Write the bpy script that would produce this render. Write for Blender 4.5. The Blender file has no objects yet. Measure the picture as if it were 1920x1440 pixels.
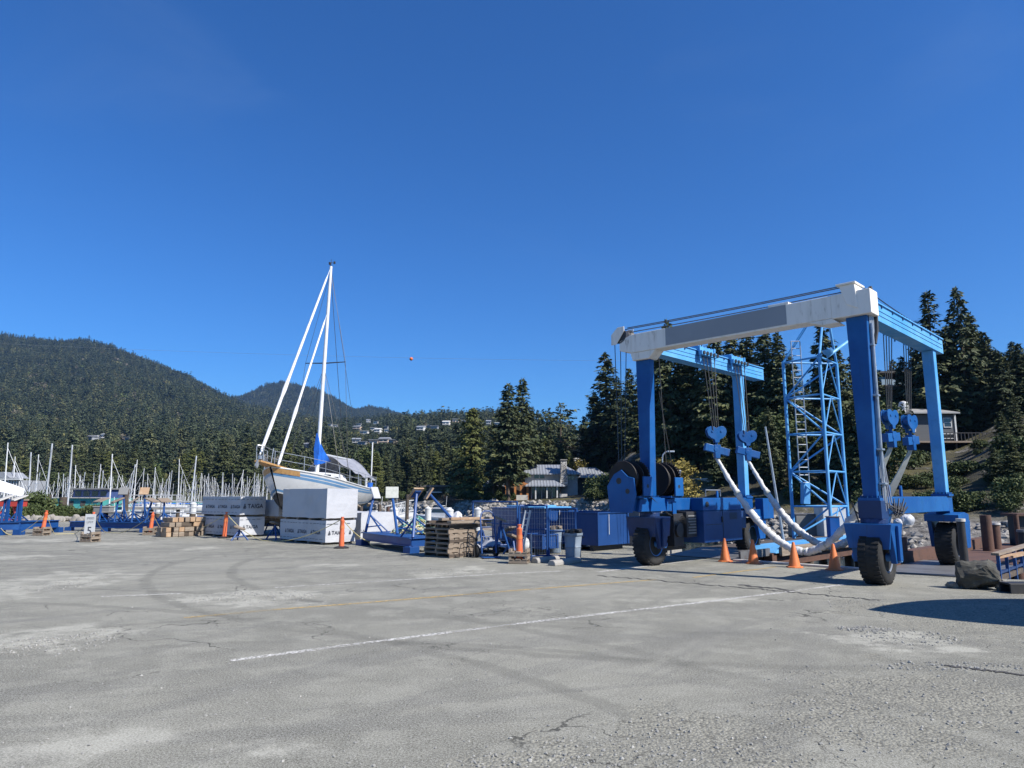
import bpy, math, random
import numpy as np
from mathutils import Vector, Matrix
random.seed(7); R = random.Random(11); NR = np.random.default_rng(5)
S = bpy.context.scene; COL = S.collection
PI = math.pi
# ------------------------------------------------------------------ camera
F, HOR, CH = 1305.0, 928.5, 1.65
PITCH = math.atan((HOR-720)/F); CP, SP = math.cos(PITCH), math.sin(PITCH)
def ray(x, y):
    a = (x-960)/F; b = (720-y)/F
    return Vector((a, CP-b*SP, SP+b*CP))
def gnd(x, y, z=0.0):                       # point of the ground seen at a pixel
    r = ray(x, y); t = (z-CH)/r.z
    return Vector((r.x*t, r.y*t, z))
def at(x, y, Y):                            # point at depth Y seen at a pixel
    r = ray(x, y); t = Y/r.y
    return Vector((r.x*t, Y, CH+r.z*t))
cam = bpy.data.cameras.new('camera'); co = bpy.data.objects.new('camera', cam); COL.objects.link(co)
co.location = (0, 0, CH); co.rotation_euler = (PI/2+PITCH, 0, 0)
cam.sensor_width = 36; cam.lens = F/1920*36; cam.clip_start = .1; cam.clip_end = 20000
S.camera = co
# ------------------------------------------------------------------ light
SUNV = Vector((.842, -.540, 0)).normalized(); ELEV = math.radians(44)
SUNV = Vector((SUNV.x*math.cos(ELEV), SUNV.y*math.cos(ELEV), math.sin(ELEV)))
sl = bpy.data.lights.new('sun', 'SUN'); sl.energy = 4.9; sl.angle = math.radians(.5); sl.color = (1, .955, .89)
so = bpy.data.objects.new('sun', sl); COL.objects.link(so); so.rotation_euler = SUNV.to_track_quat('Z', 'Y').to_euler(); so.location = (30, -30, 40)
w = bpy.data.worlds.new('World'); S.world = w; w.use_nodes = True
nt = w.node_tree; nt.nodes.clear()
sky = nt.nodes.new('ShaderNodeTexSky'); sky.sky_type = 'NISHITA'; sky.sun_disc = False
sky.sun_elevation = ELEV; sky.sun_rotation = math.atan2(SUNV.x, SUNV.y)
sky.air_density = 1.0; sky.dust_density = .25; sky.ozone_density = 4.5; sky.altitude = 0
hs = nt.nodes.new('ShaderNodeHueSaturation'); hs.inputs['Saturation'].default_value = 1.14; hs.inputs['Value'].default_value = 1.0
bg = nt.nodes.new('ShaderNodeBackground'); bg.inputs['Strength'].default_value = .085
wo = nt.nodes.new('ShaderNodeOutputWorld')
nt.links.new(sky.outputs[0], hs.inputs['Color']); tn = nt.nodes.new('ShaderNodeMix'); tn.data_type = 'RGBA'; tn.blend_type = 'MULTIPLY'; tn.inputs[0].default_value = 1; tn.inputs[7].default_value = (.40, .74, 1.10, 1)
nt.links.new(hs.outputs[0], tn.inputs[6])
tc = nt.nodes.new('ShaderNodeTexCoord'); mp = nt.nodes.new('ShaderNodeMapping'); mp.inputs['Scale'].default_value = (1.2, 1.2, 3.0); mp.inputs['Rotation'].default_value = (.3, .5, 0); ns = nt.nodes.new('ShaderNodeTexNoise'); ns.inputs['Scale'].default_value = 1.9; ns.inputs['Detail'].default_value = 7; ns.inputs['Roughness'].default_value = .55; ns.inputs['Distortion'].default_value = .6
mr = nt.nodes.new('ShaderNodeMapRange'); mr.interpolation_type = 'SMOOTHSTEP'; mr.inputs[1].default_value = .50; mr.inputs[2].default_value = .80; mr.inputs[4].default_value = .06
ci_ = nt.nodes.new('ShaderNodeMix'); ci_.data_type = 'RGBA'; ci_.inputs[7].default_value = (3.2, 4.4, 6.2, 1)
nt.links.new(tc.outputs['Generated'], mp.inputs[0]); nt.links.new(mp.outputs[0], ns.inputs['Vector']); nt.links.new(ns.outputs['Fac'], mr.inputs[0]); nt.links.new(mr.outputs[0], ci_.inputs[0]); nt.links.new(tn.outputs[2], ci_.inputs[6]); nt.links.new(ci_.outputs[2], bg.inputs['Color']); nt.links.new(bg.outputs[0], wo.inputs['Surface'])
S.view_settings.view_transform = 'Standard'; S.view_settings.look = 'None'; S.view_settings.exposure = .68; S.view_settings.gamma = 1
S.cycles.max_bounces = 4; S.cycles.volume_bounces = 0; S.cycles.transparent_max_bounces = 12
# ------------------------------------------------------------------ things
INV = {}
def thing(name, label, cat, loc=(0, 0, 0), rz=0.0, group=None):
    o = bpy.data.objects.new(name, None); COL.objects.link(o); o.empty_display_size = .2
    o.location = loc; o.rotation_euler = (0, 0, rz)
    o['label'] = label; o['category'] = cat
    if group: o['group'] = group
    INV[o.name] = (Matrix.Translation(Vector(loc)) @ Matrix.Rotation(rz, 4, 'Z')).inverted()
    return o
def tag(o, label=None, cat=None, group=None, kind=None):
    if label: o['label'] = label
    if cat: o['category'] = cat
    if group: o['group'] = group
    if kind: o['kind'] = kind
    return o
def dup(root, loc, rz=0.0, scale=1.0, label=None, group=None):
    c = root.copy(); COL.objects.link(c); c.location = loc; c.rotation_euler = (0, 0, rz)
    c.scale = (scale,)*3 if not isinstance(scale, tuple) else scale
    if label: c['label'] = label
    if group: c['group'] = group
    for ch in list(root.children):
        d = ch.copy(); COL.objects.link(d); d.parent = c
        for g in list(ch.children):
            e = g.copy(); COL.objects.link(e); e.parent = d
    return c
class MB:
    def __init__(s, T=None):
        s.v = []; s.f = []; s.M = INV[T.name] if T is not None else None
    def add(s, vs, fs):
        n = len(s.v)
        if s.M is not None: vs = [s.M @ Vector(p) for p in vs]
        s.v += [tuple(p) for p in vs]; s.f += [tuple(i+n for i in f) for f in fs]
    def box(s, c, d, rz=0.0, M=None):
        x, y, z = d[0]/2, d[1]/2, d[2]/2
        vs = [Vector(p) for p in ((-x,-y,-z),(x,-y,-z),(x,y,-z),(-x,y,-z),(-x,-y,z),(x,-y,z),(x,y,z),(-x,y,z))]
        m = Matrix.Rotation(rz, 4, 'Z') if M is None else M
        s.add([m @ p + Vector(c) for p in vs], [(3,2,1,0),(4,5,6,7),(0,1,5,4),(1,2,6,5),(2,3,7,6),(3,0,4,7)])
    def span(s, a, b):                                   # box between two corners
        s.box([(a[i]+b[i])/2 for i in range(3)], [abs(b[i]-a[i]) for i in range(3)])
    def beam(s, p, q, w, h, up=(0, 0, 1), w2=None, h2=None):
        p, q = Vector(p), Vector(q); d = (q-p).normalized(); u = Vector(up)
        if abs(d.dot(u)) > .98: u = Vector((0, 1, 0))
        x = d.cross(u).normalized(); z = x.cross(d)
        w2 = w if w2 is None else w2; h2 = h if h2 is None else h2; vs = []
        for c, a, b in ((p, w/2, h/2), (q, w2/2, h2/2)):
            vs += [c-x*a-z*b, c+x*a-z*b, c+x*a+z*b, c-x*a+z*b]
        s.add(vs, [(3,2,1,0),(4,5,6,7),(0,1,5,4),(1,2,6,5),(2,3,7,6),(3,0,4,7)])
    def cyl(s, p, q, r0, r1=None, n=8, cap=True):
        p, q = Vector(p), Vector(q); r1 = r0 if r1 is None else r1
        d = (q-p).normalized(); u = Vector((0, 0, 1)) if abs(d.z) < .95 else Vector((1, 0, 0))
        x = d.cross(u).normalized(); y = d.cross(x)
        vs = []
        for c, r in ((p, r0), (q, r1)):
            vs += [c+(x*math.cos(2*PI*i/n)+y*math.sin(2*PI*i/n))*r for i in range(n)]
        fs = [(i, i+n, (i+1) % n+n, (i+1) % n) for i in range(n)]
        if cap: fs += [tuple(range(n)), tuple(range(2*n-1, n-1, -1))]
        s.add(vs, fs)
    def tube(s, pts, r, n=6):
        pts = [Vector(p) for p in pts]; rs = r if isinstance(r, (list, tuple)) else [r]*len(pts)
        vs = []; x = None
        for i, p in enumerate(pts):
            d = (pts[min(i+1, len(pts)-1)]-pts[max(i-1, 0)]).normalized()
            if x is None: x = d.cross(Vector((0, 0, 1)) if abs(d.z) < .9 else Vector((1, 0, 0))).normalized()
            else: x = (x-d*x.dot(d)).normalized()
            y = d.cross(x)
            vs += [p+(x*math.cos(2*PI*k/n)+y*math.sin(2*PI*k/n))*rs[i] for k in range(n)]
        fs = []
        for i in range(len(pts)-1):
            for k in range(n):
                a = i*n+k; b = i*n+(k+1) % n; fs.append((a, b, b+n, a+n))
        m = (len(pts)-1)*n
        fs += [tuple(range(n-1, -1, -1)), tuple(range(m, m+n))]
        s.add(vs, fs)
    def prism(s, pts, vec):
        n = len(pts); vec = Vector(vec); vs = [Vector(p) for p in pts]+[Vector(p)+vec for p in pts]
        s.add(vs, [tuple(range(n-1, -1, -1)), tuple(range(n, 2*n))]+[(i, (i+1) % n, (i+1) % n+n, i+n) for i in range(n)])
    def lathe(s, prof, n=16, M=None):                    # prof: (radius, height)
        vs = []; fs = []; k = len(prof)
        for i in range(n):
            a = 2*PI*i/n
            for r, z in prof:
                p = Vector((r*math.cos(a), r*math.sin(a), z)); vs.append(M @ p if M is not None else p)
        for i in range(n):
            for j in range(k-1):
                a = i*k+j; b = ((i+1) % n)*k+j; fs.append((a, b, b+1, a+1))
        fs += [tuple(((n-1-i))*k for i in range(n)), tuple(i*k+k-1 for i in range(n))]
        s.add(vs, fs)
    def poly(s, pts): s.add(pts, [tuple(range(len(pts)))])
    def build(s, name, mat, parent=None, smooth=False, bevel=0.0, label=None):
        me = bpy.data.meshes.new(name); me.from_pydata(s.v, [], s.f); me.materials.append(mat)
        if smooth:
            me.polygons.foreach_set('use_smooth', [True]*len(me.polygons)); me.set_sharp_from_angle(angle=.7)
        me.update()
        o = bpy.data.objects.new(name, me); COL.objects.link(o)
        if parent is not None: o.parent = parent
        if bevel:
            b = o.modifiers.new('bevel', 'BEVEL'); b.width = bevel; b.segments = 2; b.limit_method = 'ANGLE'; b.harden_normals = False
        if label: o['label'] = label
        return o
def text_mb(m, txt, origin, xdir, zdir, size, align='LEFT', bold=0.0):   # flat lettering laid in the plane of xdir and zdir
    cu = bpy.data.curves.new('lettering', 'FONT'); cu.body = txt; cu.size = size; cu.align_x = align; cu.offset = bold*size; cu.resolution_u = 3
    o = bpy.data.objects.new('lettering', cu)
    COL.objects.link(o); me = o.to_mesh()
    X, Z, O = Vector(xdir).normalized(), Vector(zdir).normalized(), Vector(origin)
    m.add([O+X*v.co.x+Z*v.co.y for v in me.vertices], [tuple(p.vertices) for p in me.polygons])
    o.to_mesh_clear(); bpy.data.objects.remove(o); bpy.data.curves.remove(cu)
def sag(p, q, s, n=12):
    p, q = Vector(p), Vector(q)
    return [p.lerp(q, i/n)-Vector((0, 0, s*4*(i/n)*(1-i/n))) for i in range(n+1)]
# ------------------------------------------------------------------ materials
class NT:
    def __init__(s, name):
        s.m = bpy.data.materials.new(name); s.m.use_nodes = True; s.t = s.m.node_tree; s.n = s.t.nodes
        s.b = s.n['Principled BSDF']; s.out = s.n['Material Output']
    def new(s, t, **k):
        n = s.n.new(t)
        for a, v in k.items():
            if a[0] == '_': n.inputs[a[1:].replace('_', ' ')].default_value = v
            else: setattr(n, a, v)
        return n
    def put(s, sock, v):
        if isinstance(v, bpy.types.NodeSocket): s.t.links.new(v, sock)
        elif v is not None: sock.default_value = v
    def obj(s): return s.new('ShaderNodeTexCoord').outputs['Object']
    def noise(s, vec, scale, detail=4, rough=.6, dist=0.0):
        n = s.new('ShaderNodeTexNoise'); n.inputs['Scale'].default_value = scale; n.inputs['Detail'].default_value = detail
        n.inputs['Roughness'].default_value = rough; n.inputs['Distortion'].default_value = dist; s.put(n.inputs['Vector'], vec); return n.outputs['Fac']
    def step(s, v, a, b, lo=0.0, hi=1.0):
        n = s.new('ShaderNodeMapRange'); n.interpolation_type = 'SMOOTHSTEP'; s.put(n.inputs[0], v)
        for i, x in enumerate((a, b, lo, hi)): n.inputs[i+1].default_value = x
        return n.outputs[0]
    def math(s, op, a, b=None):
        n = s.new('ShaderNodeMath', operation=op); s.put(n.inputs[0], a); s.put(n.inputs[1], b); return n.outputs[0]
    def mix(s, f, a, b, blend='MIX'):
        n = s.new('ShaderNodeMix', data_type='RGBA', blend_type=blend); s.put(n.inputs[0], f)
        for k, v in ((6, a), (7, b)): s.put(n.inputs[k], (*v, 1) if isinstance(v, tuple) and len(v) == 3 else v)
        return n.outputs[2]
    def scale(s, vec, xyz, loc=(0, 0, 0)):
        n = s.new('ShaderNodeMapping'); s.put(n.inputs['Vector'], vec); n.inputs['Scale'].default_value = xyz; n.inputs['Location'].default_value = loc; return n.outputs[0]
    def bump(s, h, strength=.3, dist=.02):
        n = s.new('ShaderNodeBump'); n.inputs['Strength'].default_value = strength; n.inputs['Distance'].default_value = dist
        s.put(n.inputs['Height'], h); s.t.links.new(n.outputs[0], s.b.inputs['Normal'])
    def color(s, c): s.put(s.b.inputs['Base Color'], (*c, 1) if isinstance(c, tuple) and len(c) == 3 else c)
    def rough(s, r): s.put(s.b.inputs['Roughness'], r)
def mk(name, c, c2=None, sc=3.0, amt=(.45, .7), rough=.6, metal=0.0, bump=0.0, bsc=None, stretch=(1, 1, 1), spec=.5, c3=None, a3=(.62, .7), sc3=None, detail=5):
    t = NT(name); v = t.scale(t.obj(), stretch); n = t.noise(v, sc, detail)
    k = t.mix(t.step(n, *amt), c, c2 if c2 else tuple(x*.72 for x in c))
    if c3: k = t.mix(t.step(t.noise(v, sc3 or sc*2.3, 6, .7), *a3), k, c3)
    t.color(k); t.rough(rough); t.b.inputs['Metallic'].default_value = metal; t.b.inputs['Specular IOR Level'].default_value = spec
    if bump: t.bump(t.noise(v, bsc or sc*4, 5), bump, .02)
    return t.m
RUST = (.10, .05, .03)
M = {}
def paint(name, c, faded, dirt, rust, seed=0.0, chips=.70):
    """worn machine paint: sun-faded blotches, rain streaks running down, chips and grazes down to rust"""
    t = NT(name); v = t.scale(t.obj(), (1, 1, 1), (seed, seed*.7, seed*.3)); k = t.mix(t.step(t.noise(v, .9, 5, .6), .38, .68, 0, .8), c, faded)
    k = t.mix(t.step(t.noise(v, 5, 5, .7), .5, .75, 0, .35), k, dirt)
    st = t.noise(t.scale(v, (7, 7, .35)), 1.6, 5, .65); k = t.mix(t.step(st, .58, .72, 0, .55), k, dirt)
    rs = t.math('MULTIPLY', t.step(t.noise(t.scale(v, (9, 9, .5)), 1.3, 4, .7), .62, .72), t.step(t.noise(v, .8, 3), .45, .6)); k = t.mix(t.math('MULTIPLY', rs, .6), k, rust)
    ch = t.step(t.noise(v, 11, 6, .75), chips, chips+.02); k = t.mix(ch, k, rust); sc = t.step(t.noise(t.scale(v, (2, 2, 14)), 2.2, 6, .8), chips+.01, chips+.03); k = t.mix(t.math('MULTIPLY', sc, .7), k, tuple(min(1, x*2.2+.03) for x in faded))
    t.color(k); t.rough(t.step(t.noise(v, 3, 4), .3, .7, .36, .62)); t.b.inputs['Specular IOR Level'].default_value = .35; t.bump(t.math('ADD', t.noise(v, 25, 4), t.math('MULTIPLY', ch, -1.5)), .12, .01); return t.m
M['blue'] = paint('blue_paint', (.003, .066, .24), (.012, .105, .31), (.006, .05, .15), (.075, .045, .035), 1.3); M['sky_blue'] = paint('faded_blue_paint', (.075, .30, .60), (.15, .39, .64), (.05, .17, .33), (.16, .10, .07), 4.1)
M['cradle'] = mk('cradle_blue_paint', (.005, .05, .19), (.010, .075, .24), 2, rough=.5, c3=RUST, a3=(.68, .74), sc3=7, bump=.06, bsc=30)
M['dark_blue'] = mk('dark_blue_paint', (.007, .028, .10), (.01, .04, .14), 2, rough=.5, c3=(.03, .03, .04), a3=(.62, .7))
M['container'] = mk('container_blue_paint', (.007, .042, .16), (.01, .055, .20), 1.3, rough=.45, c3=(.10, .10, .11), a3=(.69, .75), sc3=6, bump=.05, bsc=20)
M['white_steel'] = mk('weathered_white_paint', (.78, .735, .66), (.68, .635, .56), 2, rough=.5, c3=(.33, .27, .20), a3=(.58, .74), sc3=3, stretch=(3, 3, .45), bump=.05, bsc=30)
M['gray_patch'] = mk('grey_paint', (.25, .265, .28), (.27, .285, .30), 1, rough=.55)
M['black'] = mk('black_metal', (.02, .02, .022), (.035, .033, .033), 4, rough=.55)
M['drum'] = mk('rusty_dark_drum', (.014, .010, .009), (.03, .017, .012), 3, rough=.6, metal=.3)
M['cable'] = mk('steel_cable', (.05, .05, .05), (.08, .075, .07), 20, rough=.5, metal=.5)
M['galv'] = mk('galvanised_steel', (.42, .44, .46), (.3, .32, .34), 5, rough=.4, metal=.6)
M['tyre'] = mk('tyre_rubber', (.014, .014, .014), (.035, .033, .03), 2.5, rough=.85, c3=(.075, .07, .062), a3=(.62, .8), sc3=1.3, bump=.3, bsc=25)
M['rim'] = mk('rim_blue_paint', (.05, .2, .5), (.08, .2, .42), 4, rough=.5)
M['rim_grey'] = mk('rim_grey_paint', (.2, .23, .29), (.14, .16, .2), 4, rough=.5)
M['sling'] = mk('wrapped_sling_cloth', (.58, .58, .57), (.42, .42, .41), 6, rough=.7, bump=.8, bsc=11, c3=(.2, .2, .19), a3=(.66, .76), sc3=4)
M['sling_web'] = mk('sling_webbing', (.42, .43, .38), (.34, .35, .3), 9, rough=.8)
M['orange'] = mk('faded_orange_plastic', (.62, .17, .045), (.55, .18, .07), 5, rough=.55, c3=(.3, .13, .07), a3=(.64, .74), sc3=9)
M['post_orange'] = mk('post_orange_plastic', (.68, .14, .05), (.6, .17, .08), 5, rough=.5)
M['white'] = mk('white_paint', (.58, .58, .56), (.48, .48, .46), 3, rough=.45)
M['wrap'] = mk('white_lumber_wrap', (.45, .455, .47), (.40, .405, .42), 1.2, rough=.55, bump=.8, bsc=5)
M['ink'] = mk('dark_ink', (.03, .035, .05), (.05, .055, .07), 9, rough=.6)
M['wood'] = mk('weathered_wood', (.22, .17, .125), (.31, .26, .20), 3, rough=.8, stretch=(1, 1, 6), c3=(.10, .075, .055), a3=(.56, .7), sc3=6, bump=.4, bsc=20)
M['wood_dark'] = mk('dark_wet_wood', (.065, .048, .036), (.11, .085, .06), 3, rough=.85, stretch=(1, 1, 4), bump=.4, bsc=20)
M['wood_end'] = mk('sawn_timber', (.34, .22, .13), (.42, .31, .2), 5, rough=.8, c3=(.16, .10, .06), a3=(.58, .7))
M['rust'] = mk('rusty_steel', (.105, .052, .034), (.07, .038, .027), 3, rough=.8, c3=(.05, .03, .025), a3=(.6, .7), bump=.3, bsc=20)
M['plate'] = mk('worn_steel_plate', (.17, .17, .17), (.11, .10, .10), 2, rough=.5, c3=(.14, .08, .05), a3=(.62, .72), metal=.3)
M['conc'] = mk('concrete', (.30, .285, .26), (.23, .22, .2), 3, rough=.9, c3=(.12, .115, .105), a3=(.62, .75), bump=.4, bsc=25)
M['bin'] = mk('grey_plastic_bin', (.20, .25, .31), (.16, .2, .25), 3, rough=.5)
M['shed'] = mk('grey_shed_panel', (.17, .17, .165), (.2, .2, .195), 2, rough=.7)
M['hull'] = mk('white_gelcoat', (.56, .56, .55), (.50, .50, .49), 2, rough=.25)
M['hull_blue'] = mk('faded_blue_stripe', (.10, .22, .38), (.13, .25, .4), 3, rough=.35)
M['antifoul'] = mk('black_antifouling', (.02, .02, .022), (.04, .04, .04), 6, rough=.8, c3=(.35, .34, .32), a3=(.6, .66), sc3=9)
M['teak'] = mk('oiled_teak', (.42, .24, .09), (.34, .18, .07), 8, rough=.5)
M['mast'] = mk('white_mast_paint', (.66, .66, .65), (.58, .58, .57), 4, rough=.35)
M['alu'] = mk('aluminium_mast', (.52, .53, .54), (.46, .46, .47), 4, rough=.4, metal=.2)
M['tarp_blue'] = mk('blue_sail_cover', (.01, .12, .50), (.008, .08, .36), 3, rough=.7, bump=.6, bsc=6)
M['tarp_grey'] = mk('silver_tarpaulin', (.27, .275, .30), (.20, .205, .23), 3, rough=.5, bump=.9, bsc=5)
M['glass'] = mk('dark_window_glass', (.02, .025, .03), (.04, .045, .05), 3, rough=.06, spec=.8)
M['teal'] = mk('teal_metal_siding', (.07, .33, .30), (.06, .27, .25), 2, rough=.6)
M['green_rope'] = mk('green_rope', (.12, .42, .34), (.45, .55, .42), 7, rough=.8)
M['rope'] = mk('yellow_rope', (.50, .43, .20), (.42, .38, .24), 12, rough=.8)
M['red'] = mk('red_paint', (.42, .045, .03), (.34, .04, .03), 4, rough=.5)
M['rail'] = mk('white_railing_paint', (.55, .55, .54), (.46, .46, .45), 3, rough=.5)
M['foam_ball'] = mk('orange_ball', (.72, .16, .03), (.6, .13, .03), 3, rough=.6)
# foliage: albedo varies from tree to tree and from spray to spray
def leafy(t, k, r, sp):
    t.color(k); t.rough(r); t.b.inputs['Specular IOR Level'].default_value = sp
def leafmat(name, a, b, c, sc=.5):
    t = NT(name); rnd = t.new('ShaderNodeObjectInfo').outputs['Random']
    k = t.mix(rnd, a, b); n = t.noise(t.obj(), sc, 3)
    k = t.mix(t.step(n, .5, .68), k, c)
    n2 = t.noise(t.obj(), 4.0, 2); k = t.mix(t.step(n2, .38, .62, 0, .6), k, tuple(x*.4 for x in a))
    leafy(t, k, .7, .25); return t.m
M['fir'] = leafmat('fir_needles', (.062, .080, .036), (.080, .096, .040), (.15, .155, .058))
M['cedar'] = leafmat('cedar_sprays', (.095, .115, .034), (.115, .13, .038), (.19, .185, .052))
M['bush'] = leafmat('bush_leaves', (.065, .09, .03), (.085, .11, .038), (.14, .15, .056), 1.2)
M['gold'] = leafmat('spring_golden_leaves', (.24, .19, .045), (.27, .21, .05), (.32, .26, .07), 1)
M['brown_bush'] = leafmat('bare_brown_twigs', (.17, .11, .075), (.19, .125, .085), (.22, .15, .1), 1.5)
M['bark'] = mk('bark', (.10, .075, .055), (.15, .115, .085), 4, rough=.9, stretch=(1, 1, .25), bump=.6, bsc=9)
def forest_mat():
    t = NT('forest_needles'); a = t.new('ShaderNodeAttribute', attribute_name='tint', attribute_type='INSTANCER')
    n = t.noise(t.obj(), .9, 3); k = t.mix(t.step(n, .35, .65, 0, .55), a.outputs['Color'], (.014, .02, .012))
    leafy(t, k, .8, .15); return t.m
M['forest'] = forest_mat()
def leaves(name, base, d, n, l, wd, mat):
    """kite-shaped sprays: base points, directions, facing normals, lengths, widths -> one mesh"""
    s = np.cross(d, n); s /= np.linalg.norm(s, axis=1, keepdims=True)+1e-9
    up = np.cross(s, d)
    mid = base+d*(l*.45)[:, None]
    V = np.stack([base, mid+s*(wd/2)[:, None]+up*(l*.06)[:, None], base+d*l[:, None], mid-s*(wd/2)[:, None]+up*(l*.06)[:, None]], 1).reshape(-1, 3)
    k = len(base); me = bpy.data.meshes.new(name)
    me.vertices.add(4*k); me.vertices.foreach_set('co', V.astype(np.float32).ravel())
    me.loops.add(4*k); me.loops.foreach_set('vertex_index', np.arange(4*k, dtype=np.int32)); me.polygons.add(k)
    me.polygons.foreach_set('loop_start', np.arange(0, 4*k, 4, dtype=np.int32)); me.update(calc_edges=True); me.materials.append(mat); return me
def conifer(name, seed, H, Rb, mat, dz=.42, nb=7, droop=.35, clear_=.10, dens=8.0, ragged=.35, power=.8, size=1.0):
    r = np.random.default_rng(seed); B = []; D = []; Nn = []; Ln = []; Wd = []; limbs = MB()
    z = clear_*H
    while z < H*.985:
        t = (z/H-clear_)/(1-clear_); prof = (1-t)**power*min(1, .55+t*2.2)
        wh = 1+ragged*r.normal()*.5
        for b in range(nb):
            if r.random() < .06+ragged*.18: continue
            az = r.random()*2*PI; Lb = max(.25, Rb*prof*wh*r.uniform(1-ragged, 1+ragged*.45)); zz = z+r.uniform(-.5, .5)*dz
            dr = droop*(1.15-t*1.5)*r.uniform(.6, 1.4); k = int(3+Lb*dens*r.uniform(.8, 1.2))
            s = (r.random(k)**.62)
            px, py = math.cos(az), math.sin(az); side = r.normal(0, .13, k)*Lb*s**.5*.9
            x = px*s*Lb-py*side; y = py*s*Lb+px*side; zc = zz-dr*Lb*s**1.4+.10*Lb*s**4+r.normal(0, .10, k)
            B.append(np.stack([x, y, zc], 1)); a2 = az+r.normal(0, .75, k); dn = r.uniform(-1.1, .1, k)-dr*.4
            d = np.stack([np.cos(a2), np.sin(a2), dn], 1); D.append(d/np.linalg.norm(d, axis=1, keepdims=True))
            nn = np.stack([px*.85+r.normal(0, .5, k), py*.85+r.normal(0, .5, k), .75+r.normal(0, .3, k)], 1); Nn.append(nn)
            ll = r.uniform(.45, 1.0, k)*size*(1-.3*t); Ln.append(ll); Wd.append(ll*r.uniform(.32, .6, k))
            if b % 2 == 0 and Lb > .8: limbs.cyl((0, 0, zz), (px*Lb*.7, py*Lb*.7, zz-dr*Lb*.6), .018+.012*Lb, .012, 4, False)
        z += dz*r.uniform(.75, 1.25)
    k = 14; a = r.random(k)*6.28; B.append(np.stack([np.zeros(k), np.zeros(k), H*(.955+.03*r.random(k))], 1)); d = np.stack([np.cos(a)*.5, np.sin(a)*.5, np.ones(k)*r.uniform(.3, 1.2, k)], 1)
    D.append(d/np.linalg.norm(d, axis=1, keepdims=True)); Nn.append(r.normal(0, 1, (k, 3))); Ln.append(np.full(k, .55*size)); Wd.append(np.full(k, .2))
    crown = leaves(name, np.concatenate(B), np.concatenate(D), np.concatenate(Nn), np.concatenate(Ln), np.concatenate(Wd), mat)
    rt = .012*H+.05; limbs.tube([(0, 0, -1), (0, 0, 0), (.1, .05, H*.3), (.05, .1, H*.65), (0, 0, H*.97)], [rt*1.25, rt, rt*.75, rt*.42, .03], 7)
    me = bpy.data.meshes.new(name+'_trunk'); me.from_pydata(limbs.v, [], limbs.f); me.materials.append(M['bark']); me.update()
    return crown, me, H
def broadleaf(name, seed, H, blobs, n, mat, size=.35):
    r = np.random.default_rng(seed); B = []; lm = MB()
    for (x, y, z, q) in blobs:
        k = int(n*q*q); d = r.normal(0, 1, (k, 3)); d /= np.linalg.norm(d, axis=1, keepdims=True); rad = q*(r.random(k)**.4)*(1+.25*np.sin(d[:, 0]*7+d[:, 2]*5+x))
        B.append(np.array([x, y, z])+d*rad[:, None]*np.array([1, 1, .85])); lm.tube([(0, 0, -.3), (x*.3, y*.3, z*.45), (x, y, z)], [.05*H/3, .035*H/3, .012], 5)
    P = np.concatenate(B); k = len(P); d = r.normal(0, 1, (k, 3)); d[:, 2] -= .25; d /= np.linalg.norm(d, axis=1, keepdims=True); ll = r.uniform(.6, 1.4, k)*size
    crown = leaves(name, P, d, r.normal(0, 1, (k, 3)), ll, ll*.6, mat)
    me = bpy.data.meshes.new(name+'_stems'); me.from_pydata(lm.v, [], lm.f); me.materials.append(M['bark']); me.update(); return crown, me, H
# ------------------------------------------------------------------ yard
LO = Vector((6.905, 13.515, 0)); LA = math.radians(44.9)
LU = Vector((math.cos(LA), math.sin(LA), 0)); LV = Vector((-LU.y, LU.x, 0))
def L(x, y, z=0.0): return LO+LU*x+LV*y+Vector((0, 0, z))
YARD = [L(2.6,4.2), L(2.6,.9), L(2.6,-1.5), (10.6,14.1,0), (13,13.2,0), (22,12.4,0), (70,12,0), (70,-60,0), (-120,-60,0), (-120,62,0), (-45,53,0), (-22,48,0), (-12,45,0), (-5,41,0), (-1,33.5,0), (5.0,27.5,0), (5.6,23.5,0), L(2.6,6.6)]
YARD = [Vector(p) for p in YARD][::-1]
def patch(t, v, items, wob=.35, sc=.9):
    """union of wobbly-edged ellipses on the ground, 0..1"""
    out = None; n = t.math('MULTIPLY', t.math('SUBTRACT', t.noise(v, sc, 9, .72), .5), wob*2)
    for cx, cy, rx, ry, soft in items:
        m = t.scale(v, (1/rx, 1/ry, 0), (-cx/rx, -cy/ry, 0))
        ln = t.new('ShaderNodeVectorMath', operation='LENGTH'); t.put(ln.inputs[0], m)
        k = t.step(t.math('ADD', ln.outputs['Value'], n), 1-soft, 1+soft*.4, 1, 0)
        out = k if out is None else t.math('MAXIMUM', out, k)
    return out
def ell(px, py, wx, wy, soft=.3):           # ellipse given by what it spans in the view
    c = gnd(px, py); a = gnd(px+wx, py); b = gnd(px, py-wy)
    return (c.x, c.y, abs(a.x-c.x), max(.15, abs(b.y-c.y)), soft)
DUST = [ell(40,1100,110,32,.5), ell(120,1090,60,16,.4), ell(100,1195,110,24,.5), ell(480,1119,135,13,.3), ell(230,1019,55,5,.5), ell(380,1028,32,4,.4), ell(100,1013,100,4,.6),
        ell(800,1077,45,5,.4), ell(880,1068,40,5,.4), ell(110,1400,170,52,.8), ell(500,1400,90,20,.7), ell(1690,1200,120,17,.35), ell(1300,1125,120,4,.6), ell(620,1060,60,3,.7), ell(20,1045,70,5,.5)]
GRAV = [ell(1830,1160,200,36,.3), ell(1660,1140,100,18,.35), ell(1720,1300,260,52,.25), ell(1300,1400,260,60,.22), ell(1000,1440,160,30,.3), ell(1600,1350,170,50,.25)]
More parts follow.
